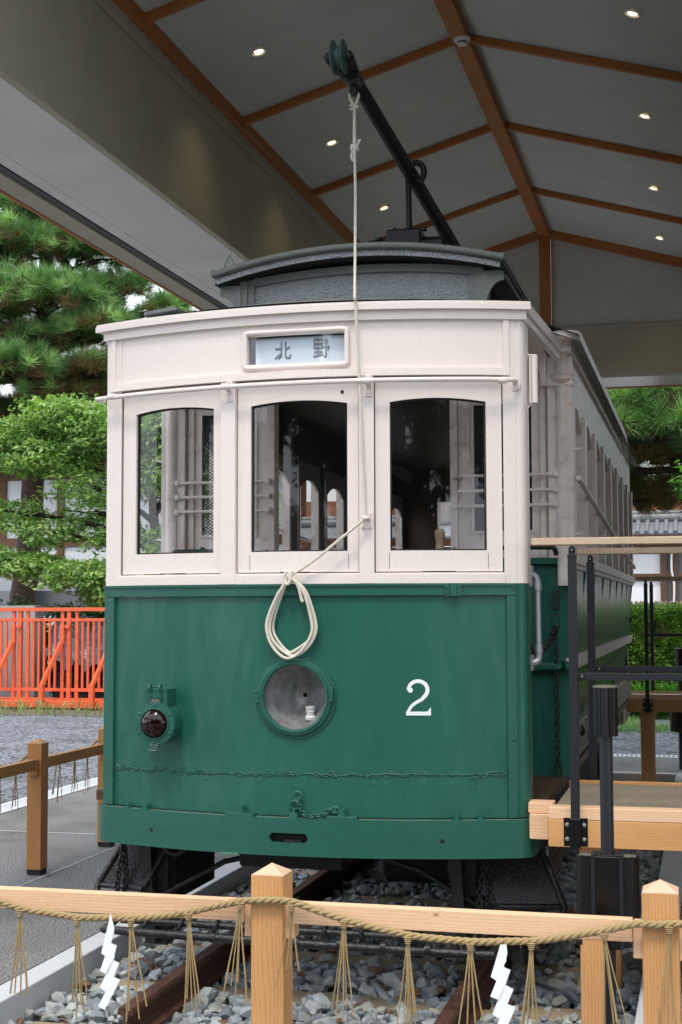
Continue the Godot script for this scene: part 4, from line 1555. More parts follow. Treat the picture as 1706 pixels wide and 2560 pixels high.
	for s: float in [-1.0, 1.0]:
		var ed := MB.new()
		ed.bar(Vector3(s * 0.664, 2.968, -0.93), Vector3(s * 0.664, 2.968, -6.4), 0.03, 0.03, 0.006)
		ed.bar(Vector3(s * 0.64, 2.945, -0.95), Vector3(s * 0.64, 2.945, -6.4), 0.02, 0.03, 0.004)
		put("side_fascia", ed, M.roof, cr)
		var cw := MB.new()
		cw.span(Vector3(s * 0.53, 2.62, -6.4), Vector3(s * 0.545, 2.94, -1.08))
		put("side_wall", cw, M.iron_matt, co)
		for i in 9:
			var mu := MB.new()
			mu.span(Vector3(s * 0.54, 2.64, -1.2 - i * 0.64), Vector3(s * 0.575, 2.93, -1.13 - i * 0.64), 0.004)
			put("mullion", mu, M.roof, co)
		# scrolled bracket at the corner of the overhang
		var sb := MB.new()
		var pol := PackedVector2Array([Vector2(0.0, 0.0), Vector2(0.0, -0.34), Vector2(0.02, -0.34)])
		for k in 9:
			var a := PI * 0.5 + PI * 0.5 * (1.0 - k / 8.0)
			pol.append(Vector2(0.10 + 0.08 * cos(a), -0.16 + 0.115 * sin(a)) if s > 0 else Vector2(0.10 + 0.08 * cos(a), -0.16 + 0.115 * sin(a)))
		pol.append(Vector2(0.10, 0.0))
		sb.prism(pol, -0.01, 0.01, Transform3D(Basis(Vector3(s, 0, 0), Vector3(0, 1, 0), Vector3(0, 0, 1)), Vector3(s * 0.562, 2.925, -1.03)))
		put("corner_bracket", sb, M.roof, co)
	var sof := MB.new()
	sof.slab(zmap, xr, lo3.map(func(y): return y - 0.002), lo3.map(func(y): return y + 0.006), -0.16, -0.02)
	put("soffit", sof, M.iron_matt, cr)
	# wire loop on the left of the roof edge
	var wl := MB.new()
	wl.tube(smooth_path([Vector3(-0.622, 2.985, -0.95), Vector3(-0.605, 3.03, -0.95), Vector3(-0.592, 3.052, -0.95), Vector3(-0.582, 3.03, -0.95), Vector3(-0.565, 3.0, -0.95)], 5), 0.0045, 7)
	put("wire_loop", wl, M.roof, cr)
	var gs := MB.new()
	gs.box(Vector3(-0.66, 2.655, -0.38), Vector3(0.15, 0.022, 0.25), 0.008, 0, Basis(Vector3.BACK, 0.12))
	put("roof_board", gs, M.roof, t)

func side_map(s: float) -> Callable:
	return func(z: float, y: float, off: float) -> Vector3:
		var x := 0.94
		if y < 1.62:
			var f := (1.62 - y)
			x = 0.94 - 0.05 * f - 0.10 * maxf(0.0, f - 0.42) * maxf(0.0, f - 0.42)
			x -= 0.04 * clampf((f - 0.42) / 0.4, 0.0, 1.0)
		return Vector3(s * (x + off), y, z)

func tram_body(t: Node3D) -> void:
	var pitch := 0.655
	for s: float in [-1.0, 1.0]:
		var mp := side_map(s)
		var side := MB.new()
		# board over the windows, with arched heads
		for i in 8:
			var z1 := -1.17 - i * pitch
			var z0 := z1 - pitch + 0.12
			var xs := lin(z1, z0, 8)
			var lo := []
			for x: float in xs:
				var q := (x - (z0 + z1) * 0.5) / ((z1 - z0) * 0.5)
				lo.append(2.26 + 0.09 * (1.0 - q * q))
			side.slab(mp, xs, lo, 2.60, -0.03, 0.0)
			side.slab(mp, [z0, z0 - 0.12], 2.26, 2.60, -0.03, 0.0)
		side.slab(mp, [-1.08, -1.17], 1.66, 2.60, -0.03, 0.0)
		side.slab(mp, [-6.36, -6.41], 1.66, 2.60, -0.03, 0.0)
		var so := put("side_wall", side, M.body_side, t)
		for i in 9:
			var p := MB.new()
			var zc := -1.11 - i * pitch
			p.slab(mp, [zc - 0.055, zc + 0.055], 1.665, 2.345, -0.04, 0.016)
			put("pillar", p, M.body_side, so)
		for i in 8:
			var z1 := -1.18 - i * pitch
			var z0 := z1 - pitch + 0.14
			var f := MB.new()
			arc_frame(f, mp, z0, z1, 1.67, 2.36, z0 + 0.04, z1 - 0.04, 1.74, 2.17, 0.06, -0.05, -0.034, 8)
			var fo := put("window_frame", f, M.body_side, so)
			var pn := MB.new()
			arc_pane(pn, mp, z0 + 0.035, z1 - 0.035, 1.735, 2.17, 0.062, -0.042, 8)
			put("pane", pn, M.glass, fo)
		var bl := MB.new()
		bl.slab(mp, [-1.09, -6.40], 1.62, 1.664, -0.03, 0.03)
		bl.slab(mp, [-1.09, -6.40], 1.60, 1.62, -0.03, 0.016)
		put("belt_rail", bl, M.body_side, t)
		var lw := MB.new()
		for i in 8:
			var z1 := -1.095 - i * 0.66
			for q: Array in [[0.87, 1.05], [1.05, 1.2], [1.2, 1.4], [1.4, 1.6]]:
				lw.slab(mp, [z1, z1 - 0.652], q[0], q[1], -0.02, 0.0, false)
		put("lower_panel", lw, M.side_green, t)
		var bt := MB.new()
		for i in 9:
			bt.slab(mp, [-1.09 - i * 0.66, -1.10 - i * 0.66], 0.88, 1.6, -0.01, 0.008)
		put("batten", bt, M.side_green, t)
		var ru := MB.new()
		ru.slab(mp, [-1.08, -6.40], 1.155, 1.21, -0.01, 0.022)
		put("rub_rail", ru, M.body_side, t)
		var ss := MB.new()
		ss.span(Vector3(s * 0.84, 0.71, -6.9), Vector3(s * 0.90, 0.872, -1.12), 0.008, 2)
		put("side_sill", ss, M.sill_grey, t)
		var bo := MB.new()
		for z: float in [-1.3, -1.6, -1.9, -2.4, -2.9]:
			bo.lathe(Vector3(s * 0.90, 0.78 + 0.05 * sin(z * 9.0), z), [Vector2(0.03, 0), Vector2(0.028, 0.012), Vector2(0.016, 0.02), Vector2(0, 0.022)], 10, Basis(Vector3.FORWARD, s * PI / 2))
		put("bolt", bo, M.iron, t)
		# long eave with a rounded end
		var ea := MB.new()
		var emap := func(z: float, y: float, off: float) -> Vector3:
			var f := maxf(0.0, (-4.4 - z) / 2.0)
			return Vector3(s * (0.94 + off - 0.09 * f * f), y - 0.07 * f * f, z)
		ea.slab(emap, lin(-0.95, -6.42, 18), 2.575, 2.615, -0.03, 0.062)
		ea.slab(emap, lin(-0.95, -6.42, 18), 2.535, 2.575, -0.03, 0.02)
		ea.lathe(Vector3(s * 0.935, 2.575, -0.95), [Vector2(0.0, 0.0), Vector2(0.064, 0), Vector2(0.068, 0.02), Vector2(0.064, 0.04), Vector2(0, 0.045)], 20)
		put("eave", ea, M.body_side, t)
		# slanting guard rope or rod along the side windows
		var gr := MB.new()
		gr.tube(smooth_path([mp.call(-1.12, 2.0, 0.03), mp.call(-2.0, 1.95, 0.03), mp.call(-3.6, 1.87, 0.03), mp.call(-5.2, 1.79, 0.03), mp.call(-6.3, 1.74, 0.03)], 4), 0.012, 8)
		put("window_guard_rod", gr, M.body_side, t)
		for y: float in [1.715, 1.30]:
			var bk := MB.new()
			bk.prism(PackedVector2Array([Vector2(0, 0), Vector2(0.0, 0.05), Vector2(0.035, 0.055), Vector2(0.03, 0.048), Vector2(0.014, 0.036), Vector2(0.008, 0.012)]), -0.03, 0.03, Transform3D(Basis(Vector3(s, 0, 0), Vector3.UP, Vector3(0, 0, 1)), mp.call(-6.38, y, 0.0)))
			put("corner_bracket", bk, M.body_side if y > 1.5 else M.iron, t)
	# interior
	var fl := MB.new()
	fl.span(Vector3(-0.9, 0.66, -6.4), Vector3(0.9, 0.70, -0.2))
	put("floor", fl, M.varnish, t)
	var ce := MB.new()
	ce.span(Vector3(-0.9, 2.56, -6.4), Vector3(0.9, 2.58, -1.1))
	put("saloon_ceiling", ce, M.varnish, t)
	for s: float in [-1.0, 1.0]:
		var st := MB.new()
		st.span(Vector3(s * 0.5, 1.05, -6.2), Vector3(s * 0.9, 1.15, -1.2), 0.02)
		st.span(Vector3(s * 0.82, 1.15, -6.2), Vector3(s * 0.9, 1.62, -1.2), 0.02)
		put("bench", st, M.seat, t)
		var iw := MB.new()
		iw.span(Vector3(s * 0.885, 1.62, -6.35), Vector3(s * 0.905, 1.70, -1.1))
		for i in 9:
			iw.span(Vector3(s * 0.892, 1.70, -1.165 - i * 0.655), Vector3(s * 0.904, 2.45, -1.055 - i * 0.655))
		iw.span(Vector3(s * 0.885, 2.33, -6.35), Vector3(s * 0.905, 2.56, -1.1))
		put("inner_lining", iw, M.varnish, t)
	# far bulkhead with its doorway, and the far vestibule
	var fb := MB.new()
	for s: float in [-1.0, 1.0]:
		fb.span(Vector3(0.0, 0.70, -6.39), Vector3(s * 0.405, 2.56, -6.37))
		fb.span(Vector3(s * 0.40, 0.70, -6.40), Vector3(s * 0.90, 1.75, -6.36))
		fb.span(Vector3(s * 0.40, 2.3, -6.40), Vector3(s * 0.90, 2.56, -6.36))
		fb.span(Vector3(s * 0.40, 1.75, -6.40), Vector3(s * 0.46, 2.3, -6.36))
		fb.span(Vector3(s * 0.62, 1.75, -6.40), Vector3(s * 0.90, 2.3, -6.36))
	put("far_bulkhead", fb, M.varnish, t)
	var fv := MB.new()
	for q: Array in [[-0.855, -0.78], [-0.30, -0.24], [0.24, 0.30], [0.78, 0.855]]:
		fv.span(Vector3(q[0], 1.55, -7.36), Vector3(q[1], 2.55, -7.32))
	fv.span(Vector3(-0.855, 0.65, -7.37), Vector3(0.855, 1.64, -7.33))
	fv.span(Vector3(-0.855, 2.2, -7.37), Vector3(0.855, 2.6, -7.33))
	fv.span(Vector3(-0.87, 2.58, -7.4), Vector3(0.87, 2.62, -6.4))
	fv.span(Vector3(-0.86, 0.5, -7.42), Vector3(0.86, 0.7, -6.4))
	put("far_vestibule", fv, M.body_side, t)

func tram_vestibule(t: Node3D) -> void:
	# bulkhead between platform and saloon: side bays with grilled windows, open doorway
	var Z := -1.085
	var pm := func(x: float, y: float, off: float) -> Vector3: return Vector3(x, y, Z + off)
	for s: float in [-1.0, 1.0]:
		var w := MB.new()
		var x0 := s * 0.405
		w.slab(pm, [s * 0.405, s * 0.51], 1.62, 2.54, -0.03, 0.0)
		w.slab(pm, [s * 0.772, s * 0.94], 1.62, 2.54, -0.03, 0.0)
		w.slab(pm, [s * 0.51, s * 0.772], 1.62, 1.768, -0.03, 0.0)
		w.slab(pm, [s * 0.51, s * 0.772], 2.334, 2.54, -0.03, 0.0)
		var wo := put("bulkhead", w, M.inner_cream, t)
		var lw := MB.new()
		lw.slab(pm, [s * 0.405, s * 0.94], 0.70, 1.62, -0.03, 0.0)
		put("bulkhead_plate", lw, M.green, t)
		var st := MB.new()
		for q: Array in [[0.425, 0.016, 0.03], [0.455, 0.01, 0.012], [0.82, 0.012, 0.014], [0.875, 0.03, 0.035], [0.925, 0.03, 0.05]]:
			st.slab(pm, [s * (q[0] - q[1]), s * (q[0] + q[1])], 1.62, 2.53, 0.0, q[2])
		put("stile", st, M.inner_cream, wo)
		var hd := MB.new()
		hd.slab(pm, [s * 0.405, s * 0.958], 2.40, 2.44, 0.0, 0.06)
		put("head_moulding", hd, M.inner_cream, wo)
		# window bead
		var bd := MB.new()
		arc_frame(bd, pm, minf(s * 0.50, s * 0.782), maxf(s * 0.50, s * 0.782), 1.758, 2.344, minf(s * 0.512, s * 0.77), maxf(s * 0.512, s * 0.77), 1.77, 2.332, 0.0, 0.0, 0.008, 2)
		put("window_bead", bd, M.inner_cream, wo)
		var gm := MB.new()
		var step := 0.021
		for d in 2:
			for k in range(-46, 15):
				# diagonal flat bars clipped to the opening
				var c := k * step
				var a := Vector2(0.512, 1.77)
				var pts := []
				for y: float in [1.77, 2.332]:
					pts.append(Vector2(c + (y - 1.77) * 1.4, y))
				var xa: float = pts[0].x
				var xb: float = pts[1].x
				var ta := clampf((0.0 - xa) / (xb - xa), 0, 1)
				var tb := clampf((0.258 - xa) / (xb - xa), 0, 1)
				if tb - ta < 0.01:
					continue
				var p: Vector2 = pts[0].lerp(pts[1], ta)
				var q: Vector2 = pts[0].lerp(pts[1], tb)
				var fx := func(v: float) -> float: return s * (0.512 + (v if d == 0 else 0.258 - v))
				gm.bar(Vector3(fx.call(p.x), p.y, Z - 0.012 - 0.002 * d), Vector3(fx.call(q.x), q.y, Z - 0.012 - 0.002 * d), 0.002, 0.004)
		put("mesh_grille", gm, M.iron, wo)
		# three bars across the window
		for y: float in [2.012, 1.945, 1.878]:
			var b := MB.new()
			b.tube([Vector3(s * 0.432, y, Z + 0.045), Vector3(s * 0.876, y, Z + 0.045)], 0.0075, 8)
			for x: float in [0.432, 0.876]:
				b.lathe(Vector3(s * x, y, Z + 0.0), [Vector2(0.011, 0), Vector2(0.011, 0.03), Vector2(0.014, 0.036), Vector2(0.014, 0.05), Vector2(0.008, 0.056), Vector2(0, 0.057)], 10, FB)
			put("window_bar", b, M.inner_cream, wo)
		# rounded capital at the outer corner
		var cp := MB.new()
		cp.lathe(Vector3(s * 0.91, 2.425, Z + 0.03), [Vector2(0.03, -0.9), Vector2(0.03, -0.02), Vector2(0.04, -0.012), Vector2(0.055, 0.0), Vector2(0.058, 0.015), Vector2(0.05, 0.022), Vector2(0.032, 0.024), Vector2(0.032, 0.13)], 16)
		put("corner_column", cp, M.body_side, wo)
		if s > 0:
			var br := MB.new()
			br.prism(PackedVector2Array([Vector2(0, 0), Vector2(0.05, 0), Vector2(0.05, -0.13), Vector2(0.035, -0.14), Vector2(0.015, -0.06)]), -0.008, 0.008, Transform3D(Basis(), Vector3(0.80, 2.53, Z + 0.12)))
			put("roof_bracket", br, M.inner_cream, wo)
	# left outer edge carries two small shelf brackets
		for y: float in [2.125, 1.755]:
			var bk := MB.new()
			bk.prism(PackedVector2Array([Vector2(0, 0), Vector2(0.0, -0.055), Vector2(0.006, -0.03), Vector2(0.018, -0.012), Vector2(0.05, -0.006), Vector2(0.05, 0.0)]), -0.012, 0.012, Transform3D(Basis(Vector3(s, 0, 0), Vector3.UP, Vector3(0, 0, 1)), Vector3(s * 0.94, y, Z + 0.02)))
			put("shelf_bracket", bk, M.cream, wo)
	# gate ledge, rails and chains at the right-hand step
	for s: float in [-1.0, 1.0]:
		var lg := MB.new()
		lg.bar(Vector3(s * 0.52, 1.175, Z + 0.03), Vector3(s * 0.90, 1.175, Z + 0.03), 0.06, 0.05, 0.02)
		lg.tube([Vector3(s * 0.90, 1.175, Z + 0.03), Vector3(s * 0.955, 1.175, Z + 0.0)], [0.026, 0.016], 10)
		put("step_ledge", lg, M.green_rough, t)
		var tr := MB.new()
		tr.bar(Vector3(s * 0.45, 1.632, Z + 0.02), Vector3(s * 0.94, 1.632, Z + 0.02), 0.04, 0.03, 0.006)
		put("plate_cap", tr, M.green_rough, t)
		var rl := MB.new()
		rl.tube(smooth_path([Vector3(s * 0.62, 1.69, Z + 0.1), Vector3(s * 0.84, 1.69, Z + 0.1), Vector3(s * 0.872, 1.685, Z + 0.1), Vector3(s * 0.88, 1.66, Z + 0.08)], 4), 0.011, 8)
		put("hand_bar", rl, M.iron, t)
	var ch := MB.new()
	ch.box(Vector3(0.872, 1.462, Z + 0.03), Vector3(0.026, 0.085, 0.012), 0.004)
	var rg := []
	for k in 15:
		var a := TAU * k / 14.0
		rg.append(Vector3(0.87 + sin(a) * 0.018, 1.37 + cos(a) * 0.035, Z + 0.05))
	ch.tube(rg, 0.0035, 6, false)
	chain(ch, [Vector3(0.87, 1.335, Z + 0.05), Vector3(0.872, 0.76, Z + 0.05)], 0.0045, 0.026)
	var rg2 := []
	for k in 15:
		var a := TAU * k / 14.0
		rg2.append(Vector3(0.872 + sin(a) * 0.014, 0.735 + cos(a) * 0.035, Z + 0.05))
	ch.tube(rg2, 0.005, 6, false)
	chain(ch, smooth_path([Vector3(0.866, 1.335, Z + 0.05), Vector3(0.85, 1.27, Z + 0.2), Vector3(0.835, 1.235, Z + 0.4), Vector3(0.83, 1.26, Z + 0.6), Vector3(0.835, 1.32, Z + 0.78)], 4), 0.0045, 0.026)
	put("step_chain", ch, M.iron, t)
	# driver's controller
	var co := MB.new()
	co.span(Vector3(0.40, 0.70, -0.50), Vector3(0.74, 1.56, -0.22), 0.02)
	co.lathe(Vector3(0.565, 1.56, -0.34), [Vector2(0.15, 0), Vector2(0.14, 0.02), Vector2(0.06, 0.04), Vector2(0, 0.04)], 24)
	var cno := put("controller", co, M.iron, t)
	var ca := MB.new()
	ca.bar(Vector3(0.57, 1.60, -0.36), Vector3(0.49, 1.648, -0.333), 0.03, 0.014, 0.005)
	put("crank", ca, M.iron, cno)
	var hn := MB.new()
	hn.lathe(Vector3(0.492, 1.655, -0.33), [Vector2(0.0, 0.0), Vector2(0.017, 0.0), Vector2(0.0175, 0.01), Vector2(0.0155, 0.025), Vector2(0.0165, 0.04), Vector2(0.0205, 0.058), Vector2(0.0205, 0.072), Vector2(0.017, 0.081), Vector2(0.009, 0.0845), Vector2(0.0, 0.085)], 20)
	put("handle", hn, M.sleeper, cno)
	# brake column at the centre left
	var bk := MB.new()
	bk.lathe(Vector3(0.18, 0.7, -0.4), [Vector2(0.04, 0), Vector2(0.02, 0.1), Vector2(0.018, 0.88), Vector2(0.0, 0.89)], 14)
	put("brake_column", bk, M.iron, t)
	for q: Array in [[-0.60, -0.62], [-0.41, -0.95], [0.445, -0.95]]:
		var g := MB.new()
		g.prism(PackedVector2Array([Vector2(-0.022, -0.9), Vector2(0.022, -0.9), Vector2(0.022, 0.0), Vector2(0.0, 0.028), Vector2(-0.022, 0.0)]), -0.02, 0.02, Transform3D(Basis(), Vector3(q[0], 1.665, q[1])))
		put("gate_post", g, M.green_rough, t)
	var gb := MB.new()
	gb.bar(Vector3(-0.88, 1.628, -0.7), Vector3(-0.45, 1.628, -0.9), 0.03, 0.025, 0.004)
	put("gate_bar", gb, M.inner_dark, t)
	# the platform's closed lower back, seen dark through the windows
	var ap := MB.new()
	ap.slab(bow, lin(-0.79, 0.79, 20), 0.652, 1.52, -0.03, -0.0125)
	for k in 1:
		pass

func tram_under(t: Node3D) -> void:
	# side guards ahead of the wheels
	for s: float in [-1.0, 1.0]:
		var g := MB.new()
		# a curved plate, lower at its outer edge
		var P := func(u: float, w: float) -> Vector3:
			var x := s * lerpf(0.62, 0.86, w) + s * 0.10 * u
			return Vector3(x, lerpf(0.50, 0.30, u) - 0.01 * w, -0.36 - 0.10 * w + 0.10 * u)
		for i in 8:
			for k in 4:
				var a: Vector3 = P.call(i / 8.0, k / 4.0)
				var b: Vector3 = P.call((i + 1) / 8.0, k / 4.0)
				var c: Vector3 = P.call((i + 1) / 8.0, (k + 1) / 4.0)
				var d: Vector3 = P.call(i / 8.0, (k + 1) / 4.0)
				g.quad(a, b, c, d, Vector3(0, 0.3, 1).normalized())
		var rim := []
		for i in 9:
			var q: Vector3 = P.call(i / 8.0, 1.0)
			rim.append(q + Vector3(0, 0, 0.01))
		rim.append(rim[-1] + Vector3(s * -0.01, -0.03, 0.02))
		g.tube(rim, 0.014, 8)
		g.tube([P.call(1.0, 0.0), P.call(1.0, 1.0)], 0.012, 8)
		put("wheel_guard", g, M.iron, t)
		# cast hanger in front of it
		var h := MB.new()
		var hx := -0.727 if s < 0 else 0.546
		h.prism(PackedVector2Array([Vector2(-0.022, 0.50), Vector2(0.024, 0.50), Vector2(0.03, 0.38), Vector2(0.05, 0.08), Vector2(0.006, 0.08), Vector2(-0.012, 0.36), Vector2(-0.026, 0.42)]), -0.04, 0.03, Transform3D(Basis(), Vector3(hx, 0, -0.32)))
		h.box(Vector3(hx + 0.045, 0.28, -0.40), Vector3(0.07, 0.44, 0.10), 0.01)
		put("fender_hanger", h, M.iron, t)
		var c := MB.new()
		var cx := -0.826 if s < 0 else 0.655
		chain(c, smooth_path([Vector3(cx, 0.52, -0.30), Vector3(cx + 0.008, 0.44, -0.28), Vector3(cx - 0.008, 0.34, -0.27), Vector3(cx - 0.01, 0.20, -0.27)], 4), 0.005, 0.022)
		chain(c, smooth_path([Vector3(cx + 0.012, 0.45, -0.29), Vector3(cx + 0.024, 0.34, -0.28), Vector3(cx + 0.006, 0.21, -0.28)], 4), 0.005, 0.022)
		put("guard_chain", c, M.iron, t)
		var ro := MB.new()
		ro.tube([Vector3(s * 0.66, 0.27, -0.32), Vector3(s * 0.40, 0.41, -0.34), Vector3(s * 0.2, 0.45, -0.4)], 0.011, 8)
		put("brace_rod", ro, M.iron, t)
	# head stock and underframe
	var hs := MB.new()
	hs.span(Vector3(-0.30, 0.415, -0.34), Vector3(0.12, 0.52, -0.22), 0.008)
	hs.span(Vector3(-0.82, 0.50, -7.3), Vector3(0.82, 0.66, -0.25))
	hs.span(Vector3(-0.46, 0.36, -6.6), Vector3(-0.40, 0.50, -0.9), 0.008)
	hs.span(Vector3(0.40, 0.36, -6.6), Vector3(0.46, 0.50, -0.9), 0.008)
	put("underframe", hs, M.iron_matt, t)
	var tor := MB.new()
	var rg := []
	for k in 19:
		var a := PI * k / 18.0
		rg.append(Vector3(-0.60 + cos(a) * 0.05, 0.49 - sin(a) * 0.05, -0.30))
	tor.tube(rg, 0.012, 8)
	put("hose_loop", tor, M.iron, t)
	# case and side boards added to keep light out from under the tram
	var mc := MB.new()
	mc.span(Vector3(-0.02, 0.14, -2.25), Vector3(0.62, 0.50, -1.45), 0.04)
	mc.tube([Vector3(-0.06, 0.30, -1.85), Vector3(0.66, 0.30, -1.85)], 0.16, 16)
	put("added_shade_case", mc, M.iron_matt, t)
	for s: float in [-1.0, 1.0]:
		var sb := MB.new()
		sb.span(Vector3(s * 0.70, 0.20, -1.05), Vector3(s * 0.86, 0.23, -0.50), 0.006)
		sb.span(Vector3(s * 0.69, 0.20, -1.05), Vector3(s * 0.705, 0.52, -0.50), 0.003)
		put("added_shade_board", sb, M.iron_matt, t)
	# truck
	var tk := MB.new()
	for s: float in [-1.0, 1.0]:
		tk.span(Vector3(s * 0.70, 0.30, -5.2), Vector3(s * 0.74, 0.42, -2.2), 0.01)
		for z: float in [-2.75, -4.65]:
			tk.box(Vector3(s * 0.74, 0.38, z), Vector3(0.12, 0.2, 0.26), 0.02)
			tk.box(Vector3(s * 0.74, 0.25, z), Vector3(0.06, 0.05, 0.9), 0.01)
	put("truck_frame", tk, M.iron_matt, t)
	for z: float in [-2.75, -4.65]:
		for s: float in [-1.0, 1.0]:
			var w := MB.new()
			w.lathe(Vector3(0.024 + s * 0.566, 0.385, z), [Vector2(0.0, 0.05), Vector2(0.08, 0.05), Vector2(0.09, 0.02), Vector2(0.31, 0.02), Vector2(0.33, 0.045), Vector2(0.38, 0.045), Vector2(0.385, -0.03), Vector2(0.41, -0.035), Vector2(0.41, -0.06), Vector2(0.09, -0.05), Vector2(0, -0.05)], 36, Basis(Vector3.FORWARD, s * PI / 2))
			put("wheel", w, M.iron, t)
		var ax := MB.new()
		ax.tube([Vector3(-0.6, 0.385, z), Vector3(0.64, 0.385, z)], 0.05, 12)
		ax.box(Vector3(0.0, 0.40, z - 0.35 if z > -3.5 else z + 0.35), Vector3(0.6, 0.34, 0.42), 0.06)
		put("axle", ax, M.iron_matt, t)
	# life tray: two pipes with straps, on side arms
	var tray := MB.new()
	tray.tube(smooth_path([Vector3(-0.70, 0.285, -0.22), Vector3(-0.71, 0.25, -0.02), Vector3(-0.70, 0.235, 0.12), Vector3(-0.64, 0.233, 0.17), Vector3(0.0, 0.226, 0.18), Vector3(0.68, 0.220, 0.17), Vector3(0.755, 0.225, 0.14), Vector3(0.77, 0.245, 0.02), Vector3(0.765, 0.28, -0.2)], 5), 0.0155, 10)
	tray.tube([Vector3(-0.68, 0.247, 0.055), Vector3(0.0, 0.243, 0.06), Vector3(0.765, 0.238, 0.05)], 0.013, 10)
	for k in 9:
		var x := -0.60 + k * 0.16
		tray.tube([Vector3(x, 0.229, 0.178), Vector3(x + 0.02, 0.229, 0.178)], 0.0185, 10)
	var to := put("life_tray", tray, M.iron, t)
	for k in 10:
		var x := -0.57 + k * 0.139
		var b := MB.new()
		b.tube(smooth_path([Vector3(x, 0.252, 0.04), Vector3(x, 0.262, 0.06), Vector3(x + 0.002, 0.246, 0.085), Vector3(x + 0.006, 0.236, 0.12), Vector3(x + 0.008, 0.244, 0.165)], 3), 0.008, 6)
		b.box(Vector3(x + 0.003, 0.240, 0.105), Vector3(0.026, 0.004, 0.10), 0.001)
		put("strap", b, M.iron, to)

func tram_pole(t: Node3D) -> void:
	# plank base on the roof, hooked rod and the nearly level trolley pole
	var b := MB.new()
	b.span(Vector3(-0.25, 3.28, -4.6), Vector3(0.205, 3.405, -2.15), 0.03)
	b.span(Vector3(-0.115, 3.35, -2.45), Vector3(0.075, 3.445, -2.12), 0.012)
	for x: float in [-0.06, 0.10]:
		bolt(b, Vector3(x - 0.02, 3.445, -2.2), 0.012, 0.025)
	bolt(b, Vector3(-0.17, 3.405, -2.2), 0.02, 0.015)
	for z: float in [-2.3, -3.4, -4.4]:
		b.span(Vector3(-0.3, 3.03, z - 0.05), Vector3(0.28, 3.28, z + 0.05), 0.01)
	b.lathe(Vector3(0, 3.345, -4.2), [Vector2(0.14, 0), Vector2(0.12, 0.1), Vector2(0.07, 0.16), Vector2(0.06, 0.4), Vector2(0, 0.42)], 20)
	put("pole_base", b, M.black_coat, t)
	var r := MB.new()
	var hp := [Vector3(0.0, 3.38, -2.2), Vector3(-0.004, 3.70, -2.2), Vector3(-0.004, 3.755, -2.2)]
	for k in 9:
		var a := PI * k / 8.0
		hp.append(Vector3(0.04 - cos(a) * 0.044, 3.765 + sin(a) * 0.055, -2.2))
	hp.append(Vector3(0.078, 3.74, -2.2))
	hp.append(Vector3(0.062, 3.715, -2.2))
	r.tube(hp, 0.0165, 10)
	put("pole_hook", r, M.black_coat, t)
	var p := MB.new()
	p.tube([Vector3(0.016, 3.66, -4.25), Vector3(0.010, 3.757, -2.2), Vector3(0.006, 3.818, -0.95), Vector3(0.002, 3.824, -0.84)], [0.043, 0.038, 0.032, 0.033], 16)
	var po := put("trolley_pole", p, M.iron_matt, t)
	var c := Vector3(-0.012, 3.842, -0.72)
	var side := Basis(Vector3.FORWARD, PI / 2)
	var w := MB.new()
	w.lathe(c, [Vector2(0.0, -0.032), Vector2(0.03, -0.034), Vector2(0.05, -0.03), Vector2(0.074, -0.027), Vector2(0.077, -0.022), Vector2(0.072, -0.018), Vector2(0.048, -0.008), Vector2(0.046, 0.0), Vector2(0.048, 0.008), Vector2(0.072, 0.018), Vector2(0.077, 0.022), Vector2(0.074, 0.027), Vector2(0.05, 0.03), Vector2(0.03, 0.034), Vector2(0, 0.032)], 36, side)
	put("trolley_wheel", w, M.verdigris, po)
	var f := MB.new()
	for s: float in [-1.0, 1.0]:
		f.bar(c + Vector3(s * 0.047, 0.004, 0.012), c + Vector3(s * 0.042, -0.014, -0.10), 0.038, 0.014, 0.004)
		f.bar(c + Vector3(s * 0.042, -0.014, -0.10), c + Vector3(s * 0.014, -0.022, -0.18), 0.038, 0.016, 0.004)
		f.lathe(c + Vector3(s * 0.047, 0, 0), [Vector2(0.025, -0.008), Vector2(0.025, 0.008), Vector2(0.014, 0.014), Vector2(0, 0.018)], 12, Basis(Vector3.FORWARD, s * PI / 2))
	f.lathe(c + Vector3(0.014, -0.022, -0.20), [Vector2(0.042, -0.04), Vector2(0.042, 0.05), Vector2(0.03, 0.06)], 14, FB)
	put("fork", f, M.iron, po)
	var h := MB.new()
	h.tube(smooth_path([Vector3(0.003, 3.815, -0.91), Vector3(0.003, 3.79, -0.925), Vector3(0.004, 3.765, -0.93), Vector3(0.004, 3.742, -0.93)], 4), [0.018, 0.018, 0.018, 0.018, 0.019, 0.02, 0.02, 0.02, 0.021, 0.02, 0.019, 0.018, 0.016], 10)
	put("rope_eye", h, M.iron, po)

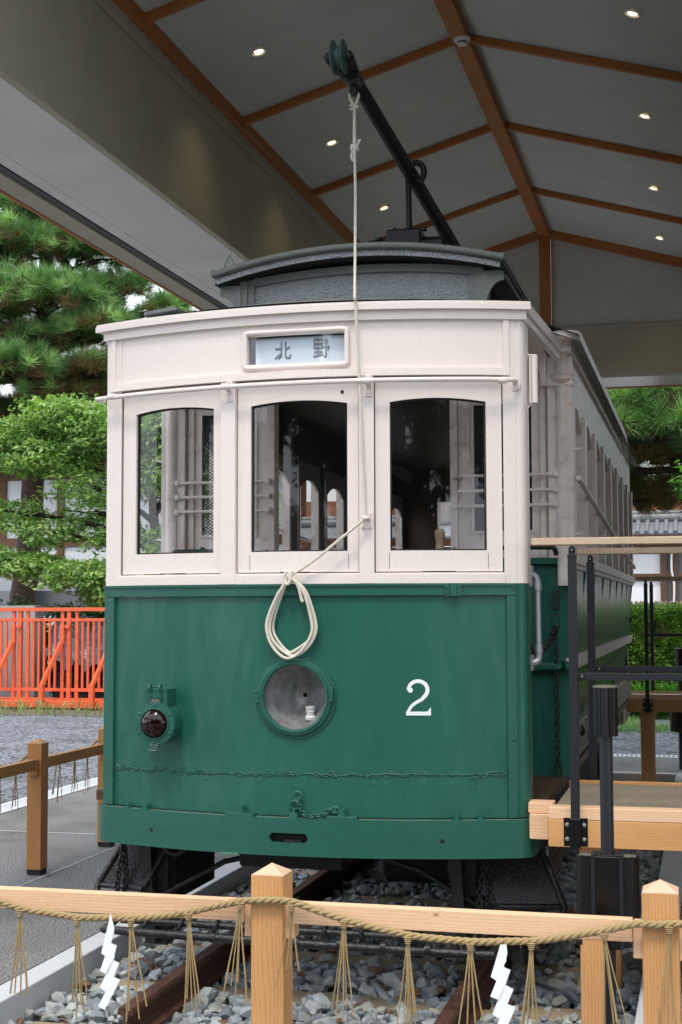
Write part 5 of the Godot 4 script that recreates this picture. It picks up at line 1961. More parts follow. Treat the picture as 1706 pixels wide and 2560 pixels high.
func pull_rope() -> void:
	var t := thing("pull_rope", "white cotton trolley rope knotted down the tram front to a hanging coil", "rope", Vector3.ZERO)
	var R := 0.0062
	var top := Vector3(0.006, 3.725, -0.93)
	var r := MB.new()
	# loop through the eye
	r.tube(smooth_path([top + Vector3(0.0, -0.03, 0.0), top + Vector3(-0.017, 0.0, 0.0), top + Vector3(-0.020, 0.022, 0.004), top + Vector3(-0.004, 0.032, 0.0), top + Vector3(0.018, 0.024, -0.004), top + Vector3(0.016, -0.002, 0.0), top + Vector3(0.002, -0.032, 0.0)], 5), R, 8)
	var edge := bow(0.235, 2.594, 0.042)
	var cleat := bow(0.268, 1.775, 0.034)
	var k1 := top + Vector3(0, -0.035, 0)
	var k2 := k1.lerp(edge, 0.245)
	var n1 := []
	for i in 21:
		var a := i * 0.75
		n1.append(k1 + Vector3(cos(a) * 0.017 , -0.003 + 0.010 * sin(a * 0.5), sin(a) * 0.013))
	r.tube(n1, R * 1.05, 8)
	var n2 := []
	for i in 24:
		var a := i * 0.8
		n2.append(k2 + Vector3(cos(a) * 0.015, 0.012 * sin(a * 0.41), sin(a) * 0.013))
	r.tube(n2, R * 1.05, 8)
	r.tube(smooth_path([k2 + Vector3(0.014, 0.006, 0.008), k2 + Vector3(0.022, 0.02, 0.012), k2 + Vector3(0.026, 0.032, 0.012)], 4), R, 8)
	r.tube(smooth_path([k2 + Vector3(0.0, -0.01, 0.004), k2 + Vector3(-0.012, -0.035, 0.006), k2 + Vector3(-0.006, -0.055, 0.006), k2 + Vector3(0.003, -0.06, 0.004)], 4), R * 1.15, 8)
	r.tube([k1, k2], [R, R * 1.45], 10)
	var main := smooth_path([k2, k2.lerp(edge, 0.34) + Vector3(0.002, 0, 0), k2.lerp(edge, 0.7), edge + Vector3(-0.004, 0.012, -0.006), edge + Vector3(0.001, -0.02, 0.003), edge.lerp(cleat, 0.5) + Vector3(0.002, 0, 0.005), cleat], 8)
	r.tube(main, R, 9, true, 260.0, 4, 0.14)
	put("line", r, M.cotton, t)
	var tail := MB.new()
	var hook := bow(-0.019, 1.548, 0.036)
	tail.tube(smooth_path([cleat, cleat + Vector3(-0.012, -0.022, 0.012), cleat.lerp(hook, 0.35) + Vector3(0, -0.014, 0.006), cleat.lerp(hook, 0.7) + Vector3(0, -0.014, 0.006), hook], 6), R * 0.95, 9, true, 260.0, 4, 0.14)
	put("tail_line", tail, M.cotton, t)
	# the coil: turns of unequal size
	for c: Array in [[-0.112, 0.074, 1.262, 0.022, -0.006], [-0.096, 0.080, 1.252, 0.03, 0.004], [-0.104, 0.066, 1.243, 0.036, -0.004], [-0.088, 0.070, 1.262, 0.016, 0.0]]:
		var m := MB.new()
		var xm: float = (c[0] + c[1]) * 0.5 + c[4]
		var pts := [hook + Vector3(-0.004, -0.012, 0.002), bow(c[0] * 0.62, 1.475, c[3] + 0.008), bow(c[0], 1.375, c[3]), bow(c[0] * 0.85 + xm * 0.15, c[2] + 0.055, c[3]), bow(xm - 0.012, c[2], c[3]), bow(xm + 0.045, c[2] + 0.022, c[3]), bow(c[1], 1.335, c[3]), bow(c[1] - 0.004, 1.40, c[3]), bow(c[1] * 0.5, 1.50, c[3] + 0.006), hook + Vector3(0.006, -0.010, 0.004)]
		m.tube(smooth_path(pts, 6), R, 9, false, 260.0, 4, 0.14)
		put("coil", m, M.cotton, t)
	var kn := MB.new()
	kn.tube(smooth_path([hook + Vector3(-0.014, -0.008, 0.008), hook + Vector3(-0.013, 0.012, 0.010), hook + Vector3(-0.002, 0.019, 0.006), hook + Vector3(0.008, 0.01, 0.012), hook + Vector3(0.006, -0.02, 0.016), hook + Vector3(-0.006, -0.028, 0.014), hook + Vector3(-0.014, -0.012, 0.010)], 5), R * 1.05, 9)
	kn.tube(smooth_path([hook + Vector3(0.008, -0.006, 0.01), hook + Vector3(0.03, -0.02, 0.012), hook + Vector3(0.042, -0.05, 0.008), hook + Vector3(0.05, -0.085, 0.006), hook + Vector3(0.056, -0.094, 0.006)], 5), R, 9)
	put("knot", kn, M.cotton, t)
# ------------------------------------------------------------------ boarding decks and their handrails
func uo() -> Vector2:
	return Vector2(rr(0, 2), rr(0, 1))

func make_deck(where: String, z0: float, z1: float, x0: float, dirz: float) -> Node3D:
	# z0 is the outer long side, z1 the inner one; dirz points outwards
	var d := thing("boarding_deck", where, "deck")
	var lo := minf(z0, z1)
	var hi := maxf(z0, z1)
	var b := MB.new()
	b.span(Vector3(x0, 0.566, hi - 0.05), Vector3(3.4, 0.664, hi), 0.003, 0, uo())
	put("beam", b, M.wood, d)
	var c := MB.new()
	c.span(Vector3(x0, 0.6645, hi - 0.075), Vector3(3.4, 0.708, hi - 0.001), 0.003, 0, uo())
	put("edge_board", c, M.wood_pale, d)
	var k := MB.new()
	k.span(Vector3(x0, 0.64, lo), Vector3(3.4, 0.705, lo + 0.03), 0.003, 0, uo())
	put("edge_board", k, M.wood, d)
	var m := MB.new()
	m.span(Vector3(x0 + 0.014, 0.66, lo + 0.031), Vector3(3.4, 0.694, hi - 0.076))
	put("floor_mat", m, M.mat_grey, d)
	var st := MB.new()
	st.span(Vector3(x0 - 0.075, 0.58, hi - 0.16), Vector3(x0 - 0.001, 0.672, hi - 0.062), 0.003, 0, uo())
	put("end_beam", st, M.wood_pale, d)
	var s2 := MB.new()
	s2.span(Vector3(x0 - 0.08, 0.673, hi - 0.165), Vector3(x0 + 0.012, 0.712, hi - 0.076), 0.003, 0, uo())
	put("end_board", s2, M.wood_pale, d)
	for x: float in [x0 + 0.105, 2.2, 3.3]:
		for z: float in [hi - 0.062 - 0.09, lo + 0.04]:
			var l := MB.new()
			l.span(Vector3(x, -0.17, z), Vector3(x + 0.105, 0.655, z + 0.10), 0.004, 1, uo())
			put("leg", l, M.wood, d)
	return d

func make_rail(label: String, z: float, x0: float, px: float, ymid: float, group: String, face: float) -> Node3D:
	var r := thing("handrail", label, "handrail", Vector3.ZERO, group)
	var t := MB.new()
	t.span(Vector3(x0, 1.656, z - 0.018), Vector3(3.4, 1.684, z + 0.018), 0.004, 0, uo())
	put("top_rail", t, M.handrail, r)
	for i in 3:
		var x := px + i * 0.98
		var p := MB.new()
		p.span(Vector3(x - 0.0155, 0.585, z - 0.0155), Vector3(x + 0.0155, 1.62, z + 0.0155), 0.0015)
		p.span(Vector3(x - 0.017, 1.612, z - 0.017), Vector3(x + 0.017, 1.622, z + 0.017), 0.001)
		p.span(Vector3(x - 0.012, 1.62, z + 0.002), Vector3(x + 0.012, 1.64, z + 0.010), 0.001)
		p.lathe(Vector3(x, 1.642, z + 0.006), [Vector2(0.012, -0.004), Vector2(0.012, 0.004), Vector2(0, 0.004)], 12, FB)
		var po := put("post", p, M.black_coat, r)
		var s := MB.new()
		s.lathe(Vector3(x, 1.638, z + 0.011), [Vector2(0.005, 0), Vector2(0.004, 0.003), Vector2(0, 0.003)], 10, FB)
		put("screw", s, M.steel, po)
		var sh := MB.new()
		sh.span(Vector3(x - 0.019, 0.565, z + 0.001), Vector3(x + 0.019, 0.672, z + 0.0195), 0.002)
		sh.span(Vector3(x - 0.043, 0.572, face), Vector3(x + 0.043, 0.672, face + 0.004 * signf(z - face + 0.001)), 0.001)
		var so := put("bracket", sh, M.black_gloss, po)
		for e: Array in [[-0.030, 0.648], [0.030, 0.648], [-0.030, 0.597], [0.030, 0.597]]:
			var bl := MB.new()
			bl.lathe(Vector3(x + e[0], e[1], face + 0.004), [Vector2(0.008, 0), Vector2(0.008, 0.005), Vector2(0.0045, 0.006), Vector2(0.0045, 0.013), Vector2(0, 0.014)], 8, FB)
			put("bracket_bolt", bl, M.steel, po)
		if i < 2:
			var b := MB.new()
			b.span(Vector3(x + 0.047, ymid - 0.0125, z - 0.011), Vector3(x + 0.933, ymid + 0.0125, z + 0.011), 0.0015)
			b.span(Vector3(x + 0.0155, ymid - 0.0105, z - 0.006), Vector3(x + 0.05, ymid + 0.0105, z + 0.006), 0.0015)
			b.span(Vector3(x + 0.044, ymid - 0.0135, z - 0.012), Vector3(x + 0.052, ymid + 0.0135, z + 0.012), 0.001)
			b.span(Vector3(x + 0.93, ymid - 0.0105, z - 0.006), Vector3(x + 0.9645, ymid + 0.0105, z + 0.006), 0.0015)
			var bo := put("mid_rail", b, M.black_coat, r)
			var s3 := MB.new()
			s3.lathe(Vector3(x + 0.031, ymid, z + 0.006), [Vector2(0.005, 0), Vector2(0.004, 0.003), Vector2(0, 0.003)], 10, FB)
			put("screw", s3, M.steel, bo)
	return r

func make_stand(label: String, at: Vector3, box_y: float, top_y: float) -> void:
	# black pole with a ribbed drum on top and a wide flat oval box low down
	var s := thing("black_stand", label, "stand", at, "black metal stands by the decks")
	var p := MB.new()
	p.lathe(Vector3.ZERO, [Vector2(0.06, -0.12), Vector2(0.06, -0.11), Vector2(0.020, -0.105), Vector2(0.020, top_y - 0.02)], 24)
	put("pole", p, M.black_coat, s)
	var d := MB.new()
	var r := 0.0365
	var n := 48
	var y0 := top_y - 0.145
	for k in n:
		var a := TAU * k / n
		var b := TAU * (k + 1) / n
		var ra := r if k % 2 else r - 0.0018
		var rb := r if (k + 1) % 2 else r - 0.0018
		var A := Vector3(cos(a) * ra, y0, sin(a) * ra)
		var B := Vector3(cos(b) * rb, y0, sin(b) * rb)
		var up := Vector3(0, 0.145, 0)
		d.flat(A, B, B + up, A)
		d.flat(A, B + up, A + up, A)
		d.flat(A + up, B + up, Vector3(0, top_y, 0), Vector3.UP)
		d.flat(A, B, Vector3(0, y0, 0), Vector3.DOWN)
	put("drum", d, M.black_gloss, s)
	var cap := MB.new()
	cap.lathe(Vector3.ZERO, [Vector2(r + 0.001, top_y), Vector2(r + 0.001, top_y + 0.004), Vector2(r - 0.004, top_y + 0.006), Vector2(0, top_y + 0.006)], 32)
	put("drum_cap", cap, M.plate, s)
	# oval box
	var o := MB.new()
	var pl := PackedVector2Array()
	var hw := 0.093
	var hd := 0.036
	for k in 40:
		var a := TAU * k / 40.0
		var c := cos(a)
		pl.append(Vector2(signf(c) * pow(absf(c), 0.75) * hw, sin(a) * hd))
	var up3 := Basis(Vector3(1, 0, 0), Vector3(0, 0, -1), Vector3(0, 1, 0))
	o.prism(pl, box_y - 0.27, box_y - 0.006, Transform3D(up3, Vector3.ZERO))
	var oo := put("box", o, M.black_gloss, s)
	var rim := MB.new()
	var lp := []
	for q: Vector2 in pl:
		lp.append(Vector3(q.x, box_y - 0.006, -q.y))
	lp.append(lp[0])
	rim.tube(lp, 0.0022, 6, false)
	put("rim", rim, M.black_gloss, oo)
	var tp := MB.new()
	for e: Array in [[-0.086, -0.046], [0.046, 0.086]]:
		tp.box(Vector3((e[0] + e[1]) * 0.5, box_y - 0.0055, 0), Vector3(0.036, 0.002, 0.046), 0.0005)
	put("dusty_lid", tp, M.plate, oo)
	for x: float in [-0.041, 0.041]:
		var b := MB.new()
		b.box(Vector3(x, box_y - 0.002, 0.0), Vector3(0.012, 0.007, 0.074), 0.001)
		b.box(Vector3(x, box_y - 0.14, 0.0335), Vector3(0.012, 0.27, 0.005), 0.001)
		put("band", b, M.black_coat, oo)
	var ft := MB.new()
	ft.box(Vector3(0, box_y - 0.003, 0.0), Vector3(0.068, 0.006, 0.074), 0.001)
	ft.box(Vector3(0, box_y - 0.14, 0.0355), Vector3(0.068, 0.272, 0.006), 0.002)
	put("face_plate", ft, M.black_gloss, oo)

func build_decks() -> void:
	make_deck("pale timber boarding deck with grey floor mat at the tram's front door", -0.05, -0.93, 0.932, 1.0)
	make_rail("black handrail with pale timber top rail on the near edge of the front deck", -0.045, 0.886, 1.032, 1.181, "handrails of the boarding decks", -0.05)
	make_rail("black handrail with pale timber top rail on the far edge of the front deck", -1.0, 0.97, 1.026, 1.168, "handrails of the boarding decks", -0.96)
	make_deck("brown timber boarding deck in shade at the tram's rear door", -6.95, -7.5, 0.86, 1.0)
	make_rail("black handrail in shade on the near edge of the rear deck", -6.94, 0.84, 1.028, 1.20, "handrails of the boarding decks", -6.95)
	make_rail("black handrail in shade on the far edge of the rear deck", -7.62, 0.87, 1.05, 1.19, "handrails of the boarding decks", -7.56)
	make_stand("black metal stand with ribbed drum and flat oval box between front deck and fence", Vector3(1.20, 0.0, 0.80), 0.692, 1.188)
	make_stand("black metal stand half hidden behind the rear boarding deck", Vector3(1.275, 0.0, -7.9), 0.60, 1.06)
	var pw := MB.new()
	pw.span(Vector3(1.138, -0.17, 0.93), Vector3(1.197, 0.532, 1.0), 0.004, 1, uo())
	tag(put("wooden_post", pw, M.wood), "short square orange timber post behind the front fence rail beside the black stand", "post")

# ------------------------------------------------------------------ fences with straw ropes
func fence_post(parent: Node3D, c: Vector3, w: float, h: float, mtl: Material, top_m: Material, foot := true) -> void:
	var p := MB.new()
	p.box(c + Vector3(0, h * 0.5 + 0.0125, 0), Vector3(w, h - 0.025, w), 0.003, 1, Basis(), uo())
	var po := put("post", p, mtl, parent)
	var t := MB.new()
	var e := w * 0.5 - 0.001
	var y := h
	var apex := c + Vector3(0, h + 0.027, 0)
	var q := [c + Vector3(-e, y, -e), c + Vector3(e, y, -e), c + Vector3(e, y, e), c + Vector3(-e, y, e)]
	for k in 4:
		var a: Vector3 = q[k]
		var b: Vector3 = q[(k + 1) % 4]
		var nn := (b - a).cross(apex - a).normalized()
		if nn.y < 0: nn = -nn
		t.tri(a, b, apex, nn, nn, nn, Vector2(0, 0), Vector2(w, 0), Vector2(w * 0.5, w * 0.5))
	t.box(c + Vector3(0, y - 0.004, 0), Vector3(w - 0.0015, 0.009, w - 0.0015), 0.001, 1, Basis(), uo())
	put("pyramid_cap", t, top_m, po)
	if foot:
		var f := MB.new()
		f.box(c + Vector3(0, 0.012, 0), Vector3(w * 0.92, 0.026, w * 0.92))
		put("foot", f, M.iron_matt, po)

func straw_rope(parent: Node3D, path: Array, r: float) -> void:
	# three strands laid round each other
	var per := smooth_path(path, 14)
	for k in 3:
		var mb := MB.new()
		var pts := []
		var along := 0.0
		var rad := PackedFloat32Array()
		for i in per.size():
			if i > 0:
				along += per[i].distance_to(per[i - 1])
			var t: Vector3 = (per[mini(i + 1, per.size() - 1)] - per[maxi(i - 1, 0)]).normalized()
			var x := t.cross(Vector3.UP).normalized()
			var y := x.cross(t)
			var a := along * 95.0 + TAU * k / 3.0
			pts.append(per[i] + (x * cos(a) + y * sin(a)) * r * 0.55)
			rad.append(r * 0.60 * (1.0 + 0.10 * sin(along * 57.0 + k * 2.0)))
		mb.tube(pts, rad, 7, true)
		put("strand", mb, M.straw, parent)
	var fz := MB.new()
	for i in per.size() - 1:
		if rng.randf() < 0.45:
			var d := Vector3(rr(-1, 1), rr(-0.8, 0.8), rr(-0.3, 1.0)).normalized() * rr(0.008, 0.028)
			fz.tube([per[i], per[i] + d], [0.0007, 0.0003], 3, false)
	var fo := put("loose_fibre", fz, M.straw, parent)
	fo.set_meta("kind", "stuff")

func tassel(parent: Node3D, at: Vector3, length: float, spread_dir: Vector3, n := 5, lean := 0.0) -> void:
	var wrap := MB.new()
	var y := at.y
	for k in 4:
		var ring := []
		for j in 9:
			var a := TAU * j / 8.0
			ring.append(Vector3(at.x, y - 0.002 - k * 0.005, at.z) + spread_dir * cos(a) * (0.0098 - 0.0014 * k) + Vector3(0, sin(a) * 0.002, 0) + spread_dir.cross(Vector3.UP) * sin(a) * 0.0095)
		wrap.tube(ring, 0.0024, 5, false)
	var wo := put("tassel", wrap, M.straw, parent)
	for k in n:
		var f := (float(k) / (n - 1) - 0.5) * 2.0
		var s := spread_dir * (f * rr(0.018, 0.036) + lean * 0.035 + rr(-0.008, 0.008)) + spread_dir.cross(Vector3.UP) * rr(-0.012, 0.012)
		var l := length * rr(0.8, 1.05)
		var m := MB.new()
		m.tube(smooth_path([at + Vector3(0, -0.012, 0) + spread_dir * f * 0.003, at + s * 0.35 + Vector3(0, -l * 0.38, 0), at + s * 0.72 + spread_dir * rr(-0.002, 0.002) + Vector3(0, -l * 0.72, 0), at + s + Vector3(0, -l, 0)], 3), rr(0.0018, 0.0025), 6)
		put("straw", m, M.straw, wo)

func shide(label: String, panels: Array, z: float, k := 1.0) -> void:
	var s := thing("paper_streamer", label, "paper streamer")
	for i in panels.size():
		var poly := PackedVector2Array(panels[i])
		var m := MB.new()
		var tilt := 0.04 + (0.10 if i % 2 else -0.03)
		var c := Vector2.ZERO
		for p: Vector2 in poly:
			c += p / poly.size()
		for j in poly.size():
			poly[j] -= c
		m.prism(poly, 0.0, 0.0007, Transform3D(Basis(Vector3.UP, tilt), Vector3(c.x, c.y, z + 0.003 * (i % 2))))
		put("paper_fold", m, M.paper, s)
		# the fold's return, seen edge on at the right
		var m2 := MB.new()
		m2.prism(PackedVector2Array([Vector2(0.0, -0.018), Vector2(0.008, -0.014), Vector2(0.008, 0.012), Vector2(0.0, 0.018)]), 0.0, 0.0007, Transform3D(Basis(Vector3.UP, 1.2), Vector3(c.x + 0.010, c.y + 0.012, z - 0.001)))
		put("paper_fold", m2, M.paper, s)

func build_fences() -> void:
	# near fence, across the track
	var f := thing("wooden_fence", "fresh timber post and rail fence across the track in the foreground", "fence")
	var Z := 1.375
	for x: float in [-0.615, 0.322, 1.372, 2.31]:
		fence_post(f, Vector3(x, 0, Z), 0.093, 0.70, M.wood, M.wood_end)
		var b := MB.new()
		b.box(Vector3(x, 0.573, Z + 0.001), Vector3(0.142, 0.092, 0.055), 0.004, 1, Basis(), uo())
		put("rail_block", b, M.wood_pale, f)
	for q: Array in [[-0.544, 0.251], [0.393, 1.301], [1.443, 2.239], [-1.6, -0.686]]:
		var r := MB.new()
		r.span(Vector3(q[0], 0.570, Z - 0.004), Vector3(q[1], 0.627, Z + 0.034), 0.002, 0, uo())
		put("rail", r, M.wood_pale, f)
	var rp := thing("straw_rope", "twisted straw rope with hanging straw tassels along the near fence", "straw rope")
	var pts := []
	for p: Vector2 in [Vector2(-0.80, 0.632), Vector2(-0.66, 0.628), Vector2(-0.517, 0.605), Vector2(-0.466, 0.593), Vector2(-0.405, 0.580), Vector2(-0.317, 0.570), Vector2(-0.229, 0.564), Vector2(-0.135, 0.566), Vector2(-0.068, 0.570), Vector2(0.020, 0.579), Vector2(0.102, 0.594), Vector2(0.172, 0.612), Vector2(0.224, 0.624), Vector2(0.251, 0.631), Vector2(0.309, 0.636), Vector2(0.398, 0.636), Vector2(0.467, 0.616), Vector2(0.544, 0.596), Vector2(0.633, 0.578), Vector2(0.718, 0.564), Vector2(0.805, 0.558), Vector2(0.884, 0.556), Vector2(0.977, 0.561), Vector2(1.045, 0.566), Vector2(1.140, 0.583), Vector2(1.231, 0.603), Vector2(1.306, 0.622), Vector2(1.366, 0.624), Vector2(1.427, 0.629), Vector2(1.5, 0.615), Vector2(1.7, 0.575)]:
		pts.append(Vector3(p.x, p.y, 1.437))
	straw_rope(rp, pts, 0.0092)
	var i := 0
	for p: Vector2 in [Vector2(-0.56, 0.605), Vector2(-0.402, 0.577), Vector2(-0.227, 0.561), Vector2(-0.066, 0.567), Vector2(0.104, 0.592), Vector2(0.253, 0.628), Vector2(0.399, 0.630), Vector2(0.545, 0.593), Vector2(0.719, 0.561), Vector2(0.885, 0.553), Vector2(1.045, 0.563), Vector2(1.232, 0.597), Vector2(1.394, 0.622), Vector2(1.55, 0.6)]:
		tassel(rp, Vector3(p.x, p.y, 1.446), 0.262 if i != 6 else 0.215, Vector3.RIGHT, 4 + (i * 7) % 3, [0.3, 0.1, 0.2, 0.5, 0.3, -0.6, -0.25, -0.3, 0.1, 0.1, -0.3, 0.5, -0.5, 0.0][i])
		i += 1
	shide("white zigzag paper streamer hanging left of the middle fence post", [
		[Vector2(-0.124, 0.585), Vector2(-0.111, 0.545), Vector2(-0.120, 0.503), Vector2(-0.137, 0.465), Vector2(-0.150, 0.473), Vector2(-0.128, 0.56)],
		[Vector2(-0.120, 0.503), Vector2(-0.103, 0.496), Vector2(-0.114, 0.456), Vector2(-0.135, 0.418), Vector2(-0.151, 0.426), Vector2(-0.137, 0.465)],
		[Vector2(-0.114, 0.456), Vector2(-0.095, 0.449), Vector2(-0.113, 0.411), Vector2(-0.135, 0.368), Vector2(-0.153, 0.379), Vector2(-0.135, 0.418)],
		[Vector2(-0.113, 0.411), Vector2(-0.093, 0.404), Vector2(-0.136, 0.320), Vector2(-0.155, 0.329), Vector2(-0.135, 0.368)]], 1.455)
	shide("white zigzag paper streamer hanging beside the right hand fence post", [
		[Vector2(0.966, 0.557), Vector2(0.982, 0.558), Vector2(0.984, 0.534), Vector2(0.974, 0.501), Vector2(0.955, 0.464), Vector2(0.940, 0.473)],
		[Vector2(0.974, 0.501), Vector2(0.992, 0.493), Vector2(0.978, 0.455), Vector2(0.959, 0.417), Vector2(0.939, 0.425), Vector2(0.955, 0.464)],
		[Vector2(0.978, 0.455), Vector2(0.999, 0.445), Vector2(0.983, 0.407), Vector2(0.962, 0.368), Vector2(0.943, 0.378), Vector2(0.959, 0.417)],
		[Vector2(0.983, 0.407), Vector2(1.004, 0.399), Vector2(0.969, 0.321), Vector2(0.946, 0.330), Vector2(0.962, 0.368)]], 1.455)
	# left fence, along the track
	var g := thing("wooden_fence", "brown timber post and rail fence along the pavement left of the tram", "fence")
	var X := -2.038
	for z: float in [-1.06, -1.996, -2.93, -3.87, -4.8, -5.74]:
		fence_post(g, Vector3(X, 0, z), 0.086, 0.70, M.wood_shaded, M.wood_shaded)
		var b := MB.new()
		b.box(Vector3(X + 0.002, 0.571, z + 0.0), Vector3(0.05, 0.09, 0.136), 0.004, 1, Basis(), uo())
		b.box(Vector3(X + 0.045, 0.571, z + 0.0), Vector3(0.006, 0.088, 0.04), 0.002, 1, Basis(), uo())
		put("rail_block", b, M.wood_shaded, g)
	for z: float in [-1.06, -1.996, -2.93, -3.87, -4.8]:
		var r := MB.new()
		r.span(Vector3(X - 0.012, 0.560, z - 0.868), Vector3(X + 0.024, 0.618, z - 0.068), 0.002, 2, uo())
		put("rail", r, M.wood_shaded, g)
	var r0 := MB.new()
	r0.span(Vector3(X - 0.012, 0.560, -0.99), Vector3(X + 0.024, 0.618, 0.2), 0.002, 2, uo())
	put("rail", r0, M.wood_shaded, g)
	var lr := thing("straw_rope", "twisted straw rope with dark straw tassels behind the left fence", "straw rope")
	var lp := []
	for k in 5:
		var z0: float = -1.06 - k * 0.936
		for q: Array in [[0.0, 0.63], [0.12, 0.60], [0.3, 0.57], [0.468, 0.56], [0.64, 0.57], [0.82, 0.60]]:
			lp.append(Vector3(X - 0.06, q[1], z0 - q[0]))
	straw_rope(lr, lp, 0.0085)
	for z: float in [-1.15, -1.32, -1.5, -1.68, -1.86, -2.06, -2.22, -2.4, -2.6, -2.78, -3.0, -3.3, -3.6]:
		tassel(lr, Vector3(X - 0.062, 0.565, z), 0.235, Vector3(0.15, 0, -1).normalized(), 4, rr(-0.5, 0.5))
	var s := thing("paper_streamer", "thin white paper streamer among the tassels behind the left fence", "paper streamer")
	for k in 4:
		var m := MB.new()
		m.prism(PackedVector2Array([Vector2(-0.008, 0.02), Vector2(0.012, 0.028), Vector2(0.008, -0.02), Vector2(-0.014, -0.03)]), 0, 0.0007, Transform3D(Basis(Vector3.UP, 1.1 + 0.3 * (k % 2)), Vector3(X - 0.065, 0.54 - k * 0.045, -2.36 + 0.012 * k)))
		put("paper_fold", m, M.paper, s)
# ------------------------------------------------------------------ background
func needle_tuft(seed_: int, len_: float, n: int) -> ArrayMesh:
	var r := RandomNumberGenerator.new()
	r.seed = seed_
	var mb := MB.new()
	for i in n:
		# needles fan forwards from a short shoot along +y
		var base := Vector3(0, r.randf() * 0.35 * len_, 0)
		var az := r.randf() * TAU
		var tilt := r.randf_range(0.15, 1.25)
		var d := Vector3(cos(az) * sin(tilt), cos(tilt), sin(az) * sin(tilt))
		var l := len_ * r.randf_range(0.7, 1.05)
		var side := d.cross(Vector3(r.randfn(), r.randfn(), r.randfn())).normalized() * len_ * 0.017
		var tip := base + d * l + Vector3(0, -0.08 * l * sin(tilt), 0)
		var nn := side.cross(d).normalized()
		mb.tri(base - side, base + side, tip, nn, nn, nn)
	return mb.mesh()

func leaf_spray(seed_: int, leaf: float, n: int, droop: float) -> ArrayMesh:
	var r := RandomNumberGenerator.new()
	r.seed = seed_
	var mb := MB.new()
	for i in n:
		var f := float(i) / n
		var az := r.randf_range(-1.2, 1.2) + (PI if i % 2 else 0.0)
		var base := Vector3(r.randf_range(-0.3, 0.3) * leaf, r.randf_range(-0.35, 0.35) * leaf, (f - 0.5) * leaf * 3.4)
		var out := Vector3(cos(az), -droop + r.randf_range(-0.35, 0.25), sin(az)).normalized()
		var wide := out.cross(Vector3(r.randf_range(-0.3, 0.3), 1, r.randf_range(-0.3, 0.3))).normalized()
		var l := leaf * r.randf_range(0.75, 1.15)
		var w := l * 0.26
		var up := wide.cross(out).normalized()
		var a := base
		var b := base + out * l * 0.4 + wide * w - up * 0.10 * l
		var c := base + out * l + Vector3(0, -0.12 * l, 0)
		var d := base + out * l * 0.4 - wide * w - up * 0.10 * l
		var m := base + out * l * 0.45
		for q: Array in [[a, b, m], [b, c, m], [a, d, m], [d, c, m]]:
			mb.flat(q[0], q[1], q[2], up)
	return mb.mesh()

func limb_path(a: Vector3, b: Vector3, sag: float, r: RandomNumberGenerator) -> Array:
	var m1 := a.lerp(b, 0.35) + Vector3(r.randf_range(-0.1, 0.1), sag, r.randf_range(-0.1, 0.1)) * a.distance_to(b) * 0.5
	var m2 := a.lerp(b, 0.7) + Vector3(r.randf_range(-0.1, 0.1), sag * 0.6, r.randf_range(-0.1, 0.1)) * a.distance_to(b) * 0.5
	return smooth_path([a, m1, m2, b], 4)

func taper(n: int, r0: float, r1: float) -> PackedFloat32Array:
	var p := PackedFloat32Array()
	for i in n:
		p.append(lerpf(r0, r1, float(i) / (n - 1)))
	return p

var tufts := []
var sprays := []
var small_sprays := []

